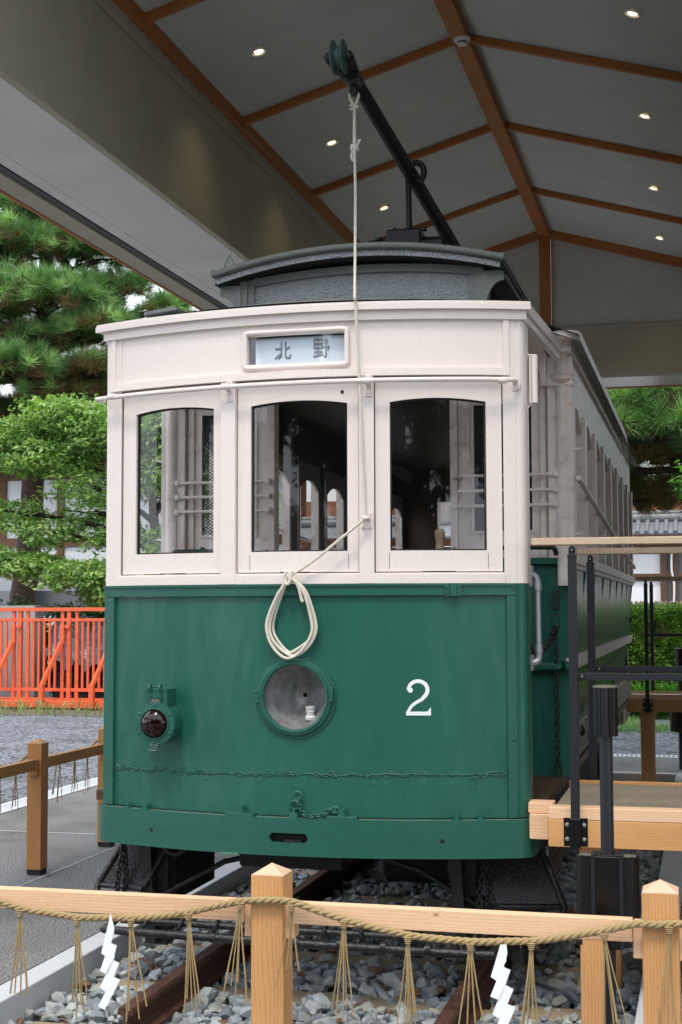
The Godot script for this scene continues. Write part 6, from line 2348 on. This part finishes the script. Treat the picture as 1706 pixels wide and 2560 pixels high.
func pine(label: String, base: Vector3, height: float, lean: Vector3, rad: float, pads: Array, per_pad: int, tuft: float, seed_: int, group := "") -> void:
	# pads: [centre, half size (x, y, z)] of needle masses at the ends of limbs
	var r := RandomNumberGenerator.new()
	r.seed = seed_
	var t := thing("pine_tree", label, "pine tree", Vector3.ZERO, group)
	var tp := []
	for i in 9:
		var f := i / 8.0
		tp.append(base + lean * f + Vector3(r.randf_range(-0.06, 0.06), height * f, r.randf_range(-0.06, 0.06)))
	var tr := MB.new()
	tr.tube(smooth_path(tp, 3), taper(25, rad, rad * 0.35), 14, true, 1.5, 5, 0.12)
	put("trunk", tr, M.bark, t)
	var xf := []
	var col := []
	for k in tufts.size():
		xf.append([])
		col.append([])
	var dxf := []
	var dcol := []
	for p: Array in pads:
		var c: Vector3 = p[0]
		var s: Vector3 = p[1]
		var f := clampf((c.y - base.y) / height - 0.03, 0.1, 0.98)
		var start := base + lean * f + Vector3(0, height * f, 0)
		var l := MB.new()
		var path := limb_path(start, c - Vector3(0, s.y * 0.3, 0), 0.12, r)
		l.tube(path, taper(path.size(), rad * 0.32, 0.03), 8)
		var lo := put("limb", l, M.bark_dark, t)
		for k in 4:
			var tw := MB.new()
			var e := c + Vector3(r.randf_range(-0.8, 0.8) * s.x, r.randf_range(-0.4, 0.3) * s.y, r.randf_range(-0.8, 0.8) * s.z)
			var tpath := limb_path(path[6 + k], e, 0.1, r)
			tw.tube(tpath, taper(tpath.size(), 0.035, 0.012), 5, false)
			put("twig", tw, M.bark_dark, lo)
		var n := int(per_pad * s.x * s.z / 1.2)
		for i in n:
			# more on the upper skin of the pad than inside
			var d := Vector3(r.randfn(), r.randfn(), r.randfn()).normalized()
			if d.y < -0.25: d.y *= -0.6
			var q := pow(r.randf(), 0.35)
			var pos := c + Vector3(d.x * s.x, d.y * s.y, d.z * s.z) * q * r.randf_range(0.85, 1.12)
			var aim := (Vector3(d.x * 0.7, 0.55, d.z * 0.7) + Vector3(r.randfn(), r.randfn(), r.randfn()) * 0.3).normalized()
			var x := aim.cross(Vector3(0.3, 0.1, 1)).normalized()
			var bs := Basis(x, aim, x.cross(aim)).rotated(aim, r.randf() * TAU).scaled(Vector3.ONE * tuft * r.randf_range(0.75, 1.2))
			var k := r.randi() % tufts.size()
			var old: bool = r.randf() < (p[2] if p.size() > 2 else 0.10 + 0.25 * clampf(-d.y + 0.1, 0, 1))
			var g := r.randf()
			if old:
				dxf.append(Transform3D(bs, pos - Vector3(0, 0.1, 0)))
				dcol.append(Color(0.15, 0.075, 0.04).lerp(Color(0.24, 0.17, 0.07), g))
			else:
				xf[k].append(Transform3D(bs, pos))
				col[k].append(Color(0.10, 0.24, 0.07).lerp(Color(0.46, 0.66, 0.26), g * g))
	for k in tufts.size():
		scatter("needles", tufts[k], M.needle, xf[k], col[k], t)
	scatter("dead_needles", tufts[0], M.needle, dxf, dcol, t)

func broadleaf(label: String, base: Vector3, height: float, rad: float, pads: Array, per_pad: int, light: Color, dark: Color, seed_: int, meshes: Array, sc := 1.0, called := "leafy_tree", category := "tree", group := "") -> void:
	var r := RandomNumberGenerator.new()
	r.seed = seed_
	var t := thing(called, label, category, Vector3.ZERO, group)
	var tp := []
	for i in 7:
		var f := i / 6.0
		tp.append(base + Vector3(r.randf_range(-0.12, 0.12) * f, height * f, r.randf_range(-0.12, 0.12) * f))
	var tr := MB.new()
	tr.tube(smooth_path(tp, 3), taper(19, rad, rad * 0.3), 12, true, 2.0, 4, 0.1)
	put("trunk", tr, M.bark, t)
	var xf := []
	var col := []
	for k in meshes.size():
		xf.append([])
		col.append([])
	for p: Array in pads:
		var c: Vector3 = p[0]
		var s: Vector3 = p[1]
		var f := clampf((c.y - base.y) / height - 0.12, 0.15, 0.95)
		var start := base + Vector3(0, height * f, 0)
		var path := limb_path(start, c, 0.1, r)
		var l := MB.new()
		l.tube(path, taper(path.size(), rad * 0.4, 0.015), 7)
		var lo := put("limb", l, M.bark_dark, t)
		for k in 3:
			var e := c + Vector3(r.randf_range(-0.8, 0.8) * s.x, r.randf_range(-0.3, 0.3) * s.y, r.randf_range(-0.8, 0.8) * s.z)
			var tpath := limb_path(path[5 + 2 * k], e, 0.08, r)
			var tw := MB.new()
			tw.tube(tpath, taper(tpath.size(), 0.022, 0.006), 5, false)
			put("twig", tw, M.bark_dark, lo)
		var n := int(per_pad * s.x * s.z * (p[2] if p.size() > 2 else 1.0))
		for i in n:
			var d := Vector3(r.randfn(), r.randfn(), r.randfn()).normalized()
			var q := pow(r.randf(), 0.4)
			var pos := c + Vector3(d.x * s.x, d.y * s.y, d.z * s.z) * q * r.randf_range(0.8, 1.1)
			var bs := Basis.from_euler(Vector3(r.randf_range(-0.5, 0.5), r.randf() * TAU, r.randf_range(-0.5, 0.5))).scaled(Vector3.ONE * sc * r.randf_range(0.8, 1.25))
			var k := r.randi() % meshes.size()
			xf[k].append(Transform3D(bs, pos))
			col[k].append(dark.lerp(light, r.randf()))
	for k in meshes.size():
		scatter("leaves", meshes[k], M.leaf, xf[k], col[k], t)

func build_background() -> void:
	for i in 4:
		tufts.append(needle_tuft(300 + i, 1.0, 72))
	for i in 4:
		sprays.append(leaf_spray(400 + i, 1.0, 8, 0.35))
	for i in 3:
		small_sprays.append(leaf_spray(430 + i, 1.0, 9, -0.2))
	red_fence()
	# left: big pine with a light green broadleaf tree in front of it
	var P := []
	for q: Array in [
		[-10.2, 8.7, -17.4, 1.3, 0.55, 1.2], [-9.0, 8.2, -17.0, 1.1, 0.5, 1.0], [-8.3, 7.4, -16.8, 1.1, 0.5, 1.0], 
		[-9.9, 7.5, -16.6, 1.1, 0.5, 1.0], [-11.3, 7.6, -17.2, 1.0, 0.5, 1.0], [-9.1, 6.5, -16.4, 1.2, 0.5, 1.0], [-10.6, 6.3, -16.3, 1.0, 0.5, 0.9],
		[-8.2, 6.0, -16.7, 0.7, 0.4, 0.8], [-7.15, 6.4, -16.9, 0.45, 0.14, 0.3], [-8.0, 6.75, -17.0, 0.55, 0.32, 0.6], [-9.6, 5.35, -16.2, 0.9, 0.4, 0.8], [-11.2, 5.2, -16.6, 0.9, 0.35, 0.8],  [-10.5, 9.8, -17.5, 1.6, 0.6, 1.4], [-8.9, 9.4, -17.6, 1.2, 0.5, 1.2], [-12.2, 6.6, -17.4, 1.0, 0.5, 1.0], [-12.0, 8.6, -17.6, 1.2, 0.5, 1.0]]:
		P.append([Vector3(q[0], q[1], q[2]), Vector3(q[3], q[4], q[5])])
	for q: Array in [[-8.9, 4.95, -16.6, 0.6, 0.3, 0.5], [-8.2, 5.35, -16.6, 0.6, 0.3, 0.5], [-9.5, 5.9, -16.5, 0.6, 0.25, 0.5], [-7.6, 5.0, -16.8, 0.6, 0.3, 0.5], [-9.8, 4.9, -18.2, 1.1, 0.45, 0.8], [-8.7, 5.5, -18.4, 1.1, 0.5, 0.8], [-11.0, 5.7, -18.4, 1.1, 0.5, 0.8], [-8.0, 4.7, -18.2, 0.9, 0.4, 0.8], [-10.0, 6.3, -18.6, 1.2, 0.5, 0.8], [-9.4, 4.0, -18.0, 0.9, 0.35, 0.7], [-11.4, 4.4, -18.2, 0.9, 0.4, 0.7]]:
		P.append([Vector3(q[0], q[1], q[2]), Vector3(q[3], q[4], q[5]), 0.65])
	pine("tall dark pine with brown inner needles behind the vermilion fence on the left", Vector3(-10.25, -0.1, -17.9), 10.4, Vector3(0.7, 0, 0), 0.27, P, 430, 0.30, 71)
	P = []
	for q: Array in [
		[-8.9, 4.12, -15.2, 0.9, 0.35, 0.8], [-8.0, 4.42, -15.0, 0.8, 0.32, 0.8], [-7.2, 4.15, -15.0, 0.9, 0.4, 0.8], [-9.6, 4.1, -15.3, 0.8, 0.35, 0.7], [-8.3, 3.75, -14.9, 0.9, 0.3, 0.7], [-6.6, 4.3, -15.2, 0.9, 0.5, 0.8], [-7.5, 3.3, -15.0, 0.8, 0.35, 0.7],
		[-9.2, 2.95, -15.3, 0.8, 0.28, 0.7], [-8.3, 2.65, -15.2, 0.7, 0.25, 0.7], [-6.4, 3.5, -15.3, 0.9, 0.45, 0.8], [-5.8, 4.3, -15.4, 0.9, 0.5, 0.8], [-6.9, 2.5, -15.2, 0.8, 0.3, 0.7], [-8.9, 2.15, -14.9, 0.9, 0.22, 0.6], [-7.7, 1.95, -14.8, 0.9, 0.26, 0.6], [-9.6, 2.3, -15.2, 0.7, 0.25, 0.6], [-7.1, 1.65, -15.0, 0.7, 0.25, 0.6], [-6.1, 2.1, -15.2, 0.8, 0.35, 0.6], [-5.4, 3.0, -15.5, 0.8, 0.5, 0.7], [-7.9, 3.0, -15.9, 0.8, 0.35, 0.6], [-5.2, 5.0, -15.6, 0.8, 0.5, 0.7]]:
		P.append([Vector3(q[0], q[1], q[2]), Vector3(q[3], q[4], q[5]), 0.4 if q[1] > 2.4 and q[1] < 3.4 else 1.0])
	broadleaf("light green broadleaf tree in layered sprays behind the vermilion fence", Vector3(-6.65, -0.1, -15.4), 4.9, 0.13, P, 620, Color(0.5, 0.64, 0.24), Color(0.14, 0.27, 0.08), 91, sprays, 0.1)
	# right: pine seen past the tram's flank
	P = []
	for q: Array in [[0.9, 4.0, -13.3, 0.6, 0.28, 0.6], [0.3, 4.0, -13.7, 0.6, 0.28, 0.6], [1.5, 4.05, -13.4, 0.6, 0.28, 0.6], [-0.3, 4.05, -14.0, 0.6, 0.28, 0.6], [2.1, 4.0, -13.6, 0.7, 0.3, 0.7], [0.55, 3.72, -13.1, 0.4, 0.2, 0.4], [1.2, 3.66, -13.0, 0.4, 0.2, 0.4], [0.1, 3.62, -13.6, 0.4, 0.2, 0.4], [1.8, 3.55, -13.4, 0.5, 0.22, 0.5], [-0.2, 3.3, -14.9, 0.7, 0.25, 0.7], [1.9, 2.95, -14.8, 0.6, 0.22, 0.6]]:
		P.append([Vector3(q[0], q[1], q[2]), Vector3(q[3], q[4], q[5])])
	for q: Array in [[0.8, 3.55, -15.0, 0.9, 0.4, 0.8], [1.6, 3.0, -15.4, 0.8, 0.35, 0.8], [0.2, 3.0, -15.6, 0.8, 0.35, 0.8]]:
		P.append([Vector3(q[0], q[1], q[2]), Vector3(q[3], q[4], q[5]), 0.75])
	pine("shaded pine with brown inner needles beyond the rear end of the tram on the right", Vector3(2.6, -0.1, -15.2), 6.4, Vector3(-0.6, 0, 0.4), 0.22, P, 420, 0.33, 75)
	P = []
	for q: Array in [[1.45, 2.95, -11.9, 0.28, 0.28, 0.3], [1.9, 3.1, -11.8, 0.5, 0.4, 0.4], [2.5, 3.3, -11.9, 0.7, 0.5, 0.6], [3.0, 2.7, -12.0, 0.8, 0.5, 0.6]]:
		P.append([Vector3(q[0], q[1], q[2]), Vector3(q[3], q[4], q[5])])
	broadleaf("bright green young broadleaf tree at the right edge before the shaded pine", Vector3(3.0, -0.1, -12.2), 3.4, 0.07, P, 700, Color(0.2, 0.42, 0.06), Color(0.07, 0.2, 0.03), 95, sprays, 0.085)
	hedge_and_grass()
	houses()
	# trees beside and behind the viewer: they shade the tram's right flank and stand in its glass
	var defs := [[5.0, -0.9, 7.6], [5.5, -4.0, 7.4], [5.4, -6.7, 7.6], [4.6, 15.5, 8.0], [-1.0, 18.0, 9.0], [-7.5, 16.5, 8.5], [10.5, 16.5, 9.0], [-4.6, 16.8, 8.5], [-11.0, 9.5, 8.0], [1.8, 17.5, 8.5]]
	var names := ["broad dark tree right of the front deck, outside the picture", "broad dark tree right of the tram's middle, outside the picture", "broad dark tree right of the rear deck, outside the picture", "tall dark tree behind the viewer, to the right", "tall dark tree straight behind the viewer", "tall dark tree behind the viewer, to the left", "tall dark tree far right behind the viewer", "tall dark tree behind the viewer, left of the middle", "tall dark tree far left behind the viewer", "tall dark tree behind the viewer, right of the middle"]
	var pr := RandomNumberGenerator.new()
	pr.seed = 777
	for i in defs.size():
		var d: Array = defs[i]
		var pads := []
		var np := 24 if i < 3 else 15
		for k in np:
			var f := (k + 0.5) / np
			pads.append([Vector3(d[0] + pr.randf_range(-1.3, 1.3), 0.7 + (d[2] - 0.9) * f, d[1] + pr.randf_range(-1.5, 1.5)), Vector3(1.15, 0.75, 1.15)])
		broadleaf(names[i], Vector3(d[0], -0.1, d[1]), d[2], 0.2, pads, 260, Color(0.06, 0.12, 0.03), Color(0.02, 0.05, 0.012), 500 + i, sprays, 0.2, "shade_tree", "tree", "")

func red_fence() -> void:
	var Z := -14.0
	var f := thing("vermilion_fence", "vermilion painted timber fence with slanting props on the left", "fence")
	var x0 := -12.4
	var n := 10
	var pitch := 0.776
	var X := func(k: float) -> float: return -8.216 + k * pitch
	var rails := [[1.393, 1.446, 0.09, 0.0], [1.246, 1.29, 0.04, 0.0], [0.234, 0.281, 0.04, 0.0]]
	for q: Array in rails:
		var b := MB.new()
		b.span(Vector3(x0, q[0], Z - q[2] * 0.5), Vector3(-3.6, q[1], Z + q[2] * 0.5), 0.004)
		put("rail", b, M.vermilion, f)
	var sl := MB.new()
	sl.span(Vector3(x0, 0.02, Z + 0.12), Vector3(-3.6, 0.115, Z + 0.30), 0.004)
	put("sill_beam", sl, M.vermilion, f)
	var s2 := MB.new()
	s2.span(Vector3(x0, 0.04, Z - 0.05), Vector3(-3.6, 0.14, Z + 0.05), 0.004)
	put("sill_beam", s2, M.vermilion, f)
	for k in range(-5, 7):
		var cx: float = X.call(float(k))
		if cx > -3.9 or cx < -12.2: continue
		var c := MB.new()
		c.span(Vector3(cx - 0.03, 0.14, Z - 0.03), Vector3(cx + 0.03, 1.393, Z + 0.03), 0.003)
		put("post", c, M.vermilion, f)
		for e: float in [-0.105, 0.12]:
			var b := MB.new()
			b.span(Vector3(cx + e - 0.026, 0.14, Z - 0.018), Vector3(cx + e + 0.026, 1.392, Z + 0.018), 0.003)
			put("batten", b, M.vermilion, f)
		for j in 5:
			var bx := cx + 0.21 + j * 0.086
			var b := MB.new()
			b.span(Vector3(bx - 0.017, 0.281, Z - 0.014), Vector3(bx + 0.017, 1.246, Z + 0.014), 0.003)
			put("slat", b, M.vermilion, f)
		# prop: short upright, slanting brace, and a spur at the top
		var px := cx - 0.265
		var p := MB.new()
		p.span(Vector3(px - 0.035, 0.02, Z + 0.31), Vector3(px + 0.035, 0.36, Z + 0.38), 0.003)
		p.bar(Vector3(px, 0.345, Z + 0.33), Vector3(cx - 0.085, 0.95, Z + 0.075), 0.062, 0.05, 0.003)
		p.span(Vector3(cx - 0.12, 0.92, Z + 0.02), Vector3(cx - 0.05, 1.19, Z + 0.085), 0.003)
		p.span(Vector3(cx - 0.05, 1.145, Z + 0.032), Vector3(cx + 0.028, 1.19, Z + 0.06), 0.003)
		put("prop", p, M.vermilion, f)
	var ft := MB.new()
	ft.span(Vector3(-6.86, -0.05, Z + 0.14), Vector3(-6.72, 0.021, Z + 0.28), 0.003)
	put("foot_block", ft, M.vermilion, f)
	# dark shrubs behind it
	for i in 4:
		var bp := []
		for k in 4:
			bp.append([Vector3(-9.4 + i * 1.05 + rr(-0.25, 0.25), 0.35 + k * 0.33, -15.9 + rr(-0.2, 0.2)), Vector3(0.55, 0.3, 0.35)])
		broadleaf(["dark shrub behind the grey slab at the left edge", "dark shrub behind the middle of the visible vermilion fence", "dark shrub behind the plastic sheet", "dark shrub behind the vermilion fence next to the tram"][i], Vector3(-9.4 + i * 1.05, -0.1, -15.9), 1.3, 0.04, bp, 700, Color(0.08, 0.18, 0.03), Color(0.02, 0.06, 0.012), 600 + i, sprays, 0.09, "shrub", "shrub")
	# grey post and clutter behind it
	var cp := MB.new()
	cp.span(Vector3(-9.2, -0.1, -14.9), Vector3(-8.28, 1.48, -14.6), 0.01)
	tag(put("concrete_pillar", cp, M.concrete), "broad grey concrete slab standing behind the vermilion fence", "concrete slab")
	var pile := thing("board_pile", "dark stacked boards lying behind the vermilion fence", "board pile")
	for i in 8:
		var b := MB.new()
		b.span(Vector3(-8.1 + rr(-0.1, 0.1), 0.0 + i * 0.1, -15.3), Vector3(-6.7 + rr(-0.2, 0.2), 0.085 + i * 0.1, -14.7 + rr(-0.06, 0.06)), 0.004)
		put("board", b, M.dark_board, pile)
	# crumpled grey sheet over the pile
	var sh := MB.new()
	var fn := FastNoiseLite.new()
	fn.frequency = 1.6
	fn.seed = 5
	var N := 26
	var hp := func(i: int, k: int) -> Vector3:
		var u := float(i) / N
		var w := float(k) / N
		var x := lerpf(-8.15, -6.75, u)
		var z := lerpf(-15.5, -14.55, w)
		var y := 0.98 + 0.28 * fn.get_noise_2d(u * 3.0, w * 3.0) + 0.08 * fn.get_noise_2d(u * 9.0, w * 9.0) + 0.25 * (1.0 - w) - 0.35 * maxf(0.0, w - 0.7) / 0.3
		return Vector3(x, y, z)
	for i in N:
		for k in N:
			var a: Vector3 = hp.call(i, k)
			var b: Vector3 = hp.call(i + 1, k)
			var c: Vector3 = hp.call(i + 1, k + 1)
			var d: Vector3 = hp.call(i, k + 1)
			sh.flat(a, b, c, Vector3(0, 1, 0.5))
			sh.flat(a, c, d, Vector3(0, 1, 0.5))
	tag(put("plastic_sheet", sh, M.sheet), "crumpled grey plastic sheet over the dark boards behind the vermilion fence", "plastic sheet")

func blades(count: int, x0: float, x1: float, z0: float, z1: float, h0: float, h1: float, a: Color, b: Color, clump: float) -> Array:
	var xf := []
	var col := []
	var fn := FastNoiseLite.new()
	fn.frequency = clump
	for i in count:
		var p := Vector3(rr(x0, x1), -0.012, rr(z0, z1))
		var w := fn.get_noise_2d(p.x * 3.0, p.z * 3.0)
		if w < rr(-0.35, 0.25):
			continue
		var h := rr(h0, h1) * (0.7 + 0.8 * maxf(w, 0.0))
		xf.append(Transform3D(Basis.from_euler(Vector3(rr(-0.35, 0.35), rr(0, TAU), rr(-0.35, 0.35))).scaled(Vector3(h, h, h)), p))
		col.append(a.lerp(b, rng.randf()))
	return [xf, col]

func hedge_and_grass() -> void:
	var gm := MB.new()
	var r := RandomNumberGenerator.new()
	r.seed = 12
	for i in 7:
		var az := r.randf() * TAU
		var d := Vector3(cos(az), 0, sin(az))
		var side := d.cross(Vector3.UP) * 0.028
		var base := d * 0.08
		var mid := base + Vector3(0, 0.55, 0) + d * 0.16
		var tip := base + Vector3(0, 0.95, 0) + d * r.randf_range(0.3, 0.6)
		gm.flat(base - side, base + side, mid, d)
		gm.flat(base + side * 0.8, mid + side * 0.6, mid - side * 0.6, d)
		gm.flat(mid - side * 0.7, mid + side * 0.7, tip, d)
	var g := gm.mesh()
	var w := blades(900, -13.0, -3.2, -13.75, -12.5, 0.05, 0.26, Color(0.16, 0.26, 0.06), Color(0.34, 0.36, 0.14), 0.35)
	tag(scatter("weeds", g, M.grass, w[0], w[1]), "straggly green and yellow weeds along the foot of the vermilion fence", "weeds")
	w = blades(9000, -2.2, 4.5, -14.3, -11.5, 0.04, 0.12, Color(0.08, 0.24, 0.03), Color(0.22, 0.42, 0.08), 0.2)
	tag(scatter("grass", g, M.grass, w[0], w[1]), "short bright grass in front of the clipped hedge", "grass")
	var so := MB.new()
	so.quad(Vector3(-13.0, -0.009, -14.2), Vector3(-3.2, -0.009, -14.2), Vector3(-3.2, -0.009, -12.75), Vector3(-13.0, -0.009, -12.75), Vector3.UP)
	structure(put("soil", so, M.soil), "strip of bare earth and stone edging under the weeds", "soil")
	# clipped hedge
	var h := thing("hedge", "clipped green hedge with yellow green tips behind the rear deck", "hedge")
	var xf := [[], [], []]
	var col := [[], [], []]
	for i in 15000:
		var p := Vector3(rr(-2.4, 4.2), 0, rr(-15.3, -14.1))
		var y := pow(rng.randf(), 0.8) * 1.40
		p.y = y + rr(-0.05, 0.05)
		var edge := 0.0
		if rng.randf() < 0.55:
			p.z = -14.1 + rr(-0.16, 0.08)
		elif rng.randf() < 0.4:
			p.y = 1.38 + rr(-0.12, 0.07)
		var hole := sin(p.x * 5.1 + p.y * 3.0) * sin(p.x * 2.3 - p.y * 6.0)
		if hole > 0.55 and p.z > -14.4:
			continue
		var k := rng.randi() % 3
		xf[k].append(Transform3D(Basis.from_euler(Vector3(rr(-0.7, 0.7), rr(0, TAU), rr(-0.7, 0.7))).scaled(Vector3.ONE * rr(0.05, 0.075)), p))
		col[k].append(Color(0.07, 0.2, 0.03).lerp(Color(0.38, 0.55, 0.1), pow(rng.randf(), 1.6)))
	for k in 3:
		scatter("leaves", small_sprays[k], M.leaf, xf[k], col[k], h)
	for i in 22:
		var s := MB.new()
		var x := -2.3 + i * 0.3 + rr(-0.08, 0.08)
		s.tube(limb_path(Vector3(x, -0.05, -14.7), Vector3(x + rr(-0.25, 0.25), 1.25, -14.6 + rr(-0.3, 0.3)), 0.05, rng), 0.016, 6)
		put("stem", s, M.bark_dark, h)
	# the same hedge and clay wall run along the right side, outside the picture
	var h2 := thing("hedge", "clipped green hedge along the right of the decks, outside the picture", "hedge")
	var hx := [[], [], []]
	var hc := [[], [], []]
	for i in 5000:
		var p := Vector3(4.45 + rr(-0.3, 0.3), rr(0.0, 1.15), rr(-10.5, 1.5))
		var k := rng.randi() % 3
		hx[k].append(Transform3D(Basis.from_euler(Vector3(rr(-0.7, 0.7), rr(0, TAU), rr(-0.7, 0.7))).scaled(Vector3.ONE * rr(0.09, 0.12)), p))
		hc[k].append(Color(0.07, 0.2, 0.03).lerp(Color(0.38, 0.55, 0.1), pow(rng.randf(), 1.6)))
	for k in 3:
		scatter("leaves", small_sprays[k], M.leaf, hx[k], hc[k], h2)
	var w2 := thing("garden_wall", "low clay garden wall behind the right hand hedge, outside the picture", "wall")
	var wb := MB.new()
	wb.span(Vector3(4.95, -0.1, -11.0), Vector3(5.1, 1.5, 2.0))
	put("wall", wb, M.clay_wall, w2)
	# ferny low plants at its foot
	var lf := MB.new()
	for i in 9:
		var az := TAU * i / 9.0 + r.randf() * 0.4
		var d := Vector3(cos(az), 0, sin(az))
		var prev := Vector3.ZERO
		for k in 5:
			var q := d * 0.22 * (k + 1) + Vector3(0, 0.8 * sin((k + 1) * 0.38), 0)
			var sd := d.cross(Vector3.UP) * (0.10 * (1.0 - k * 0.17))
			lf.flat(prev - sd, prev + sd, q, Vector3.UP)
			lf.flat(prev + sd, q + sd * 0.7, q, Vector3.UP)
			lf.flat(prev - sd, q - sd * 0.7, q, Vector3.UP)
			prev = q
	var lm := lf.mesh()
	var fx := []
	var fc := []
	for i in 190:
		fx.append(Transform3D(Basis.from_euler(Vector3(rr(-0.2, 0.2), rr(0, TAU), rr(-0.2, 0.2))).scaled(Vector3.ONE * rr(0.2, 0.34)), Vector3(rr(-2.0, 4.0), rr(0.0, 0.28), rr(-14.0, -13.65))))
		fc.append(Color(0.06, 0.2, 0.03).lerp(Color(0.2, 0.4, 0.08), rng.randf()))
	tag(scatter("ground_cover", lm, M.leaf, fx, fc), "low leafy plants at the foot of the hedge", "plants")

func houses() -> void:
	# right: white plastered house with dark timber frame and tiled lean-to roof
	var Z := -21.0
	var h := thing("white_house", "white plastered house with dark timber frame beyond the hedge", "house")
	var w := MB.new()
	w.span(Vector3(-6.0, 1.2, Z - 0.2), Vector3(9.0, 2.55, Z - 0.02))
	put("plaster_wall", w, M.plaster, h)
	var lw := MB.new()
	lw.span(Vector3(-6.0, -0.1, Z - 0.2), Vector3(9.0, 1.2, Z))
	put("base_wall", lw, M.timber, h)
	for q: Array in [[-6.0, 9.0, 1.93, 2.03], [-6.0, 9.0, 2.42, 2.56]]:
		var b := MB.new()
		b.span(Vector3(q[0], q[2], Z - 0.03), Vector3(q[1], q[3], Z + 0.05), 0.004)
		put("beam", b, M.timber, h)
	for x: float in [-5.2, -3.9, -2.6, -1.3, 0.81, 1.0, 2.4, 3.7, 5.0]:
		var b := MB.new()
		b.span(Vector3(x - 0.06, 0.0, Z - 0.028), Vector3(x + 0.06, 2.56, Z + 0.055), 0.004)
		put("timber_post", b, M.timber, h)
	var gw := MB.new()
	gw.span(Vector3(0.87, 1.2, Z - 0.03), Vector3(2.34, 2.42, Z + 0.01))
	put("grey_panel", gw, M.roof_sheet, h)
	var pipe := MB.new()
	pipe.tube(smooth_path([Vector3(0.96, 2.5, Z + 0.1), Vector3(0.95, 2.1, Z + 0.1), Vector3(0.99, 1.8, Z + 0.1), Vector3(0.96, 1.2, Z + 0.1)], 5), 0.02, 8)
	put("white_pipe", pipe, M.white_plastic, h)
	# tiled lean-to with round capping tiles
	var rf := MB.new()
	rf.bar(Vector3(1.5, 2.72, Z + 0.35), Vector3(1.5, 2.98, Z - 0.35), 15.0, 0.03)
	var ro := put("roof", rf, M.tile, h)
	for i in 90:
		var tl := MB.new()
		var x := -5.9 + i * 0.165
		if x > 2.4 or x < -2.0: continue
		tl.tube([Vector3(x, 2.745, Z + 0.36), Vector3(x, 3.01, Z - 0.35)], 0.042, 8)
		put("roof_tile", tl, M.tile, ro)
	var rg := MB.new()
	rg.tube([Vector3(-6, 3.05, Z - 0.35), Vector3(9, 3.05, Z - 0.35)], 0.09, 10)
	rg.tube([Vector3(-6, 3.14, Z - 0.35), Vector3(9, 3.14, Z - 0.35)], 0.05, 10)
	put("ridge", rg, M.tile, ro)
	var up := MB.new()
	up.span(Vector3(-6.0, 2.6, Z - 0.75), Vector3(9.0, 3.5, Z - 0.6))
	put("upper_wall", up, M.clay_wall, h)
	var u2 := MB.new()
	u2.span(Vector3(-6.0, 3.5, Z - 0.8), Vector3(9.0, 5.6, Z - 0.65))
	put("upper_wall", u2, M.plaster, h)
	# garden wall with tile capping in front of the house
	var gwl := thing("garden_wall", "low clay garden wall capped with round tiles behind the hedge", "wall")
	var b := MB.new()
	b.span(Vector3(-2.6, -0.1, -16.5), Vector3(5.0, 1.36, -16.3))
	put("wall", b, M.clay_wall, gwl)
	for i in 100:
		var x := -2.5 + i * 0.072
		var tl := MB.new()
		tl.tube([Vector3(x, 1.35, -16.1), Vector3(x, 1.50, -16.42)], 0.028, 7)
		put("coping_tile", tl, M.tile_warm, gwl)
	# left: another white house behind the trees
	Z = -23.0
	var k := thing("white_house", "white plastered house with brown timber frame behind the left trees", "house")
	var a := MB.new()
	a.span(Vector3(-24.0, -0.1, Z - 0.2), Vector3(-5.0, 4.6, Z))
	put("plaster_wall", a, M.plaster, k)
	for q: Array in [[2.75, 2.95], [1.9, 2.05], [0.7, 0.85], [4.2, 4.4]]:
		var e := MB.new()
		e.span(Vector3(-24.0, q[0], Z - 0.01), Vector3(-5.0, q[1], Z + 0.06), 0.004)
		put("beam", e, M.timber_warm if q[0] > 2 else M.timber, k)
	for i in 12:
		var x := -20.0 + i * 1.36
		var e := MB.new()
		e.span(Vector3(x - 0.08, 0.0, Z - 0.01), Vector3(x + 0.08, 4.6, Z + 0.055), 0.004)
		put("timber_post", e, M.timber_warm, k)
	var rr2 := MB.new()
	rr2.bar(Vector3(-14.5, 4.5, Z + 0.9), Vector3(-14.5, 6.2, Z - 2.4), 21.0, 0.12)
	put("roof", rr2, M.tile, k)
	# pale tarpaulin roofs low behind the fence
	var tn := thing("tent", "pale grey tent roof low behind the vermilion fence", "tent")
	var tm := MB.new()
	tm.flat(Vector3(-12.0, 1.75, -18.2), Vector3(-8.6, 1.75, -18.2), Vector3(-10.3, 2.35, -20.0), Vector3(0, 1, 1))
	tm.flat(Vector3(-8.6, 1.75, -18.2), Vector3(-8.6, 1.75, -21.8), Vector3(-10.3, 2.35, -20.0), Vector3(1, 1, 0))
	tm.flat(Vector3(-12.0, 1.75, -18.2), Vector3(-12.0, 1.75, -21.8), Vector3(-10.3, 2.35, -20.0), Vector3(-1, 1, 0))
	tm.flat(Vector3(-12.0, 1.75, -21.8), Vector3(-8.6, 1.75, -21.8), Vector3(-10.3, 2.35, -20.0), Vector3(0, 1, -1))
	put("canopy", tm, M.tent_cloth, tn)
	for x: float in [-11.95, -8.65]:
		for z: float in [-18.25, -21.75]:
			var pl := MB.new()
			pl.span(Vector3(x - 0.025, -0.05, z - 0.025), Vector3(x + 0.025, 1.76, z + 0.025))
			put("pole", pl, M.galv, tn)
	var sk := MB.new()
	sk.span(Vector3(-12.0, 1.3, -18.2), Vector3(-8.6, 1.75, -18.19))
	put("valance", sk, M.tent_cloth, tn)
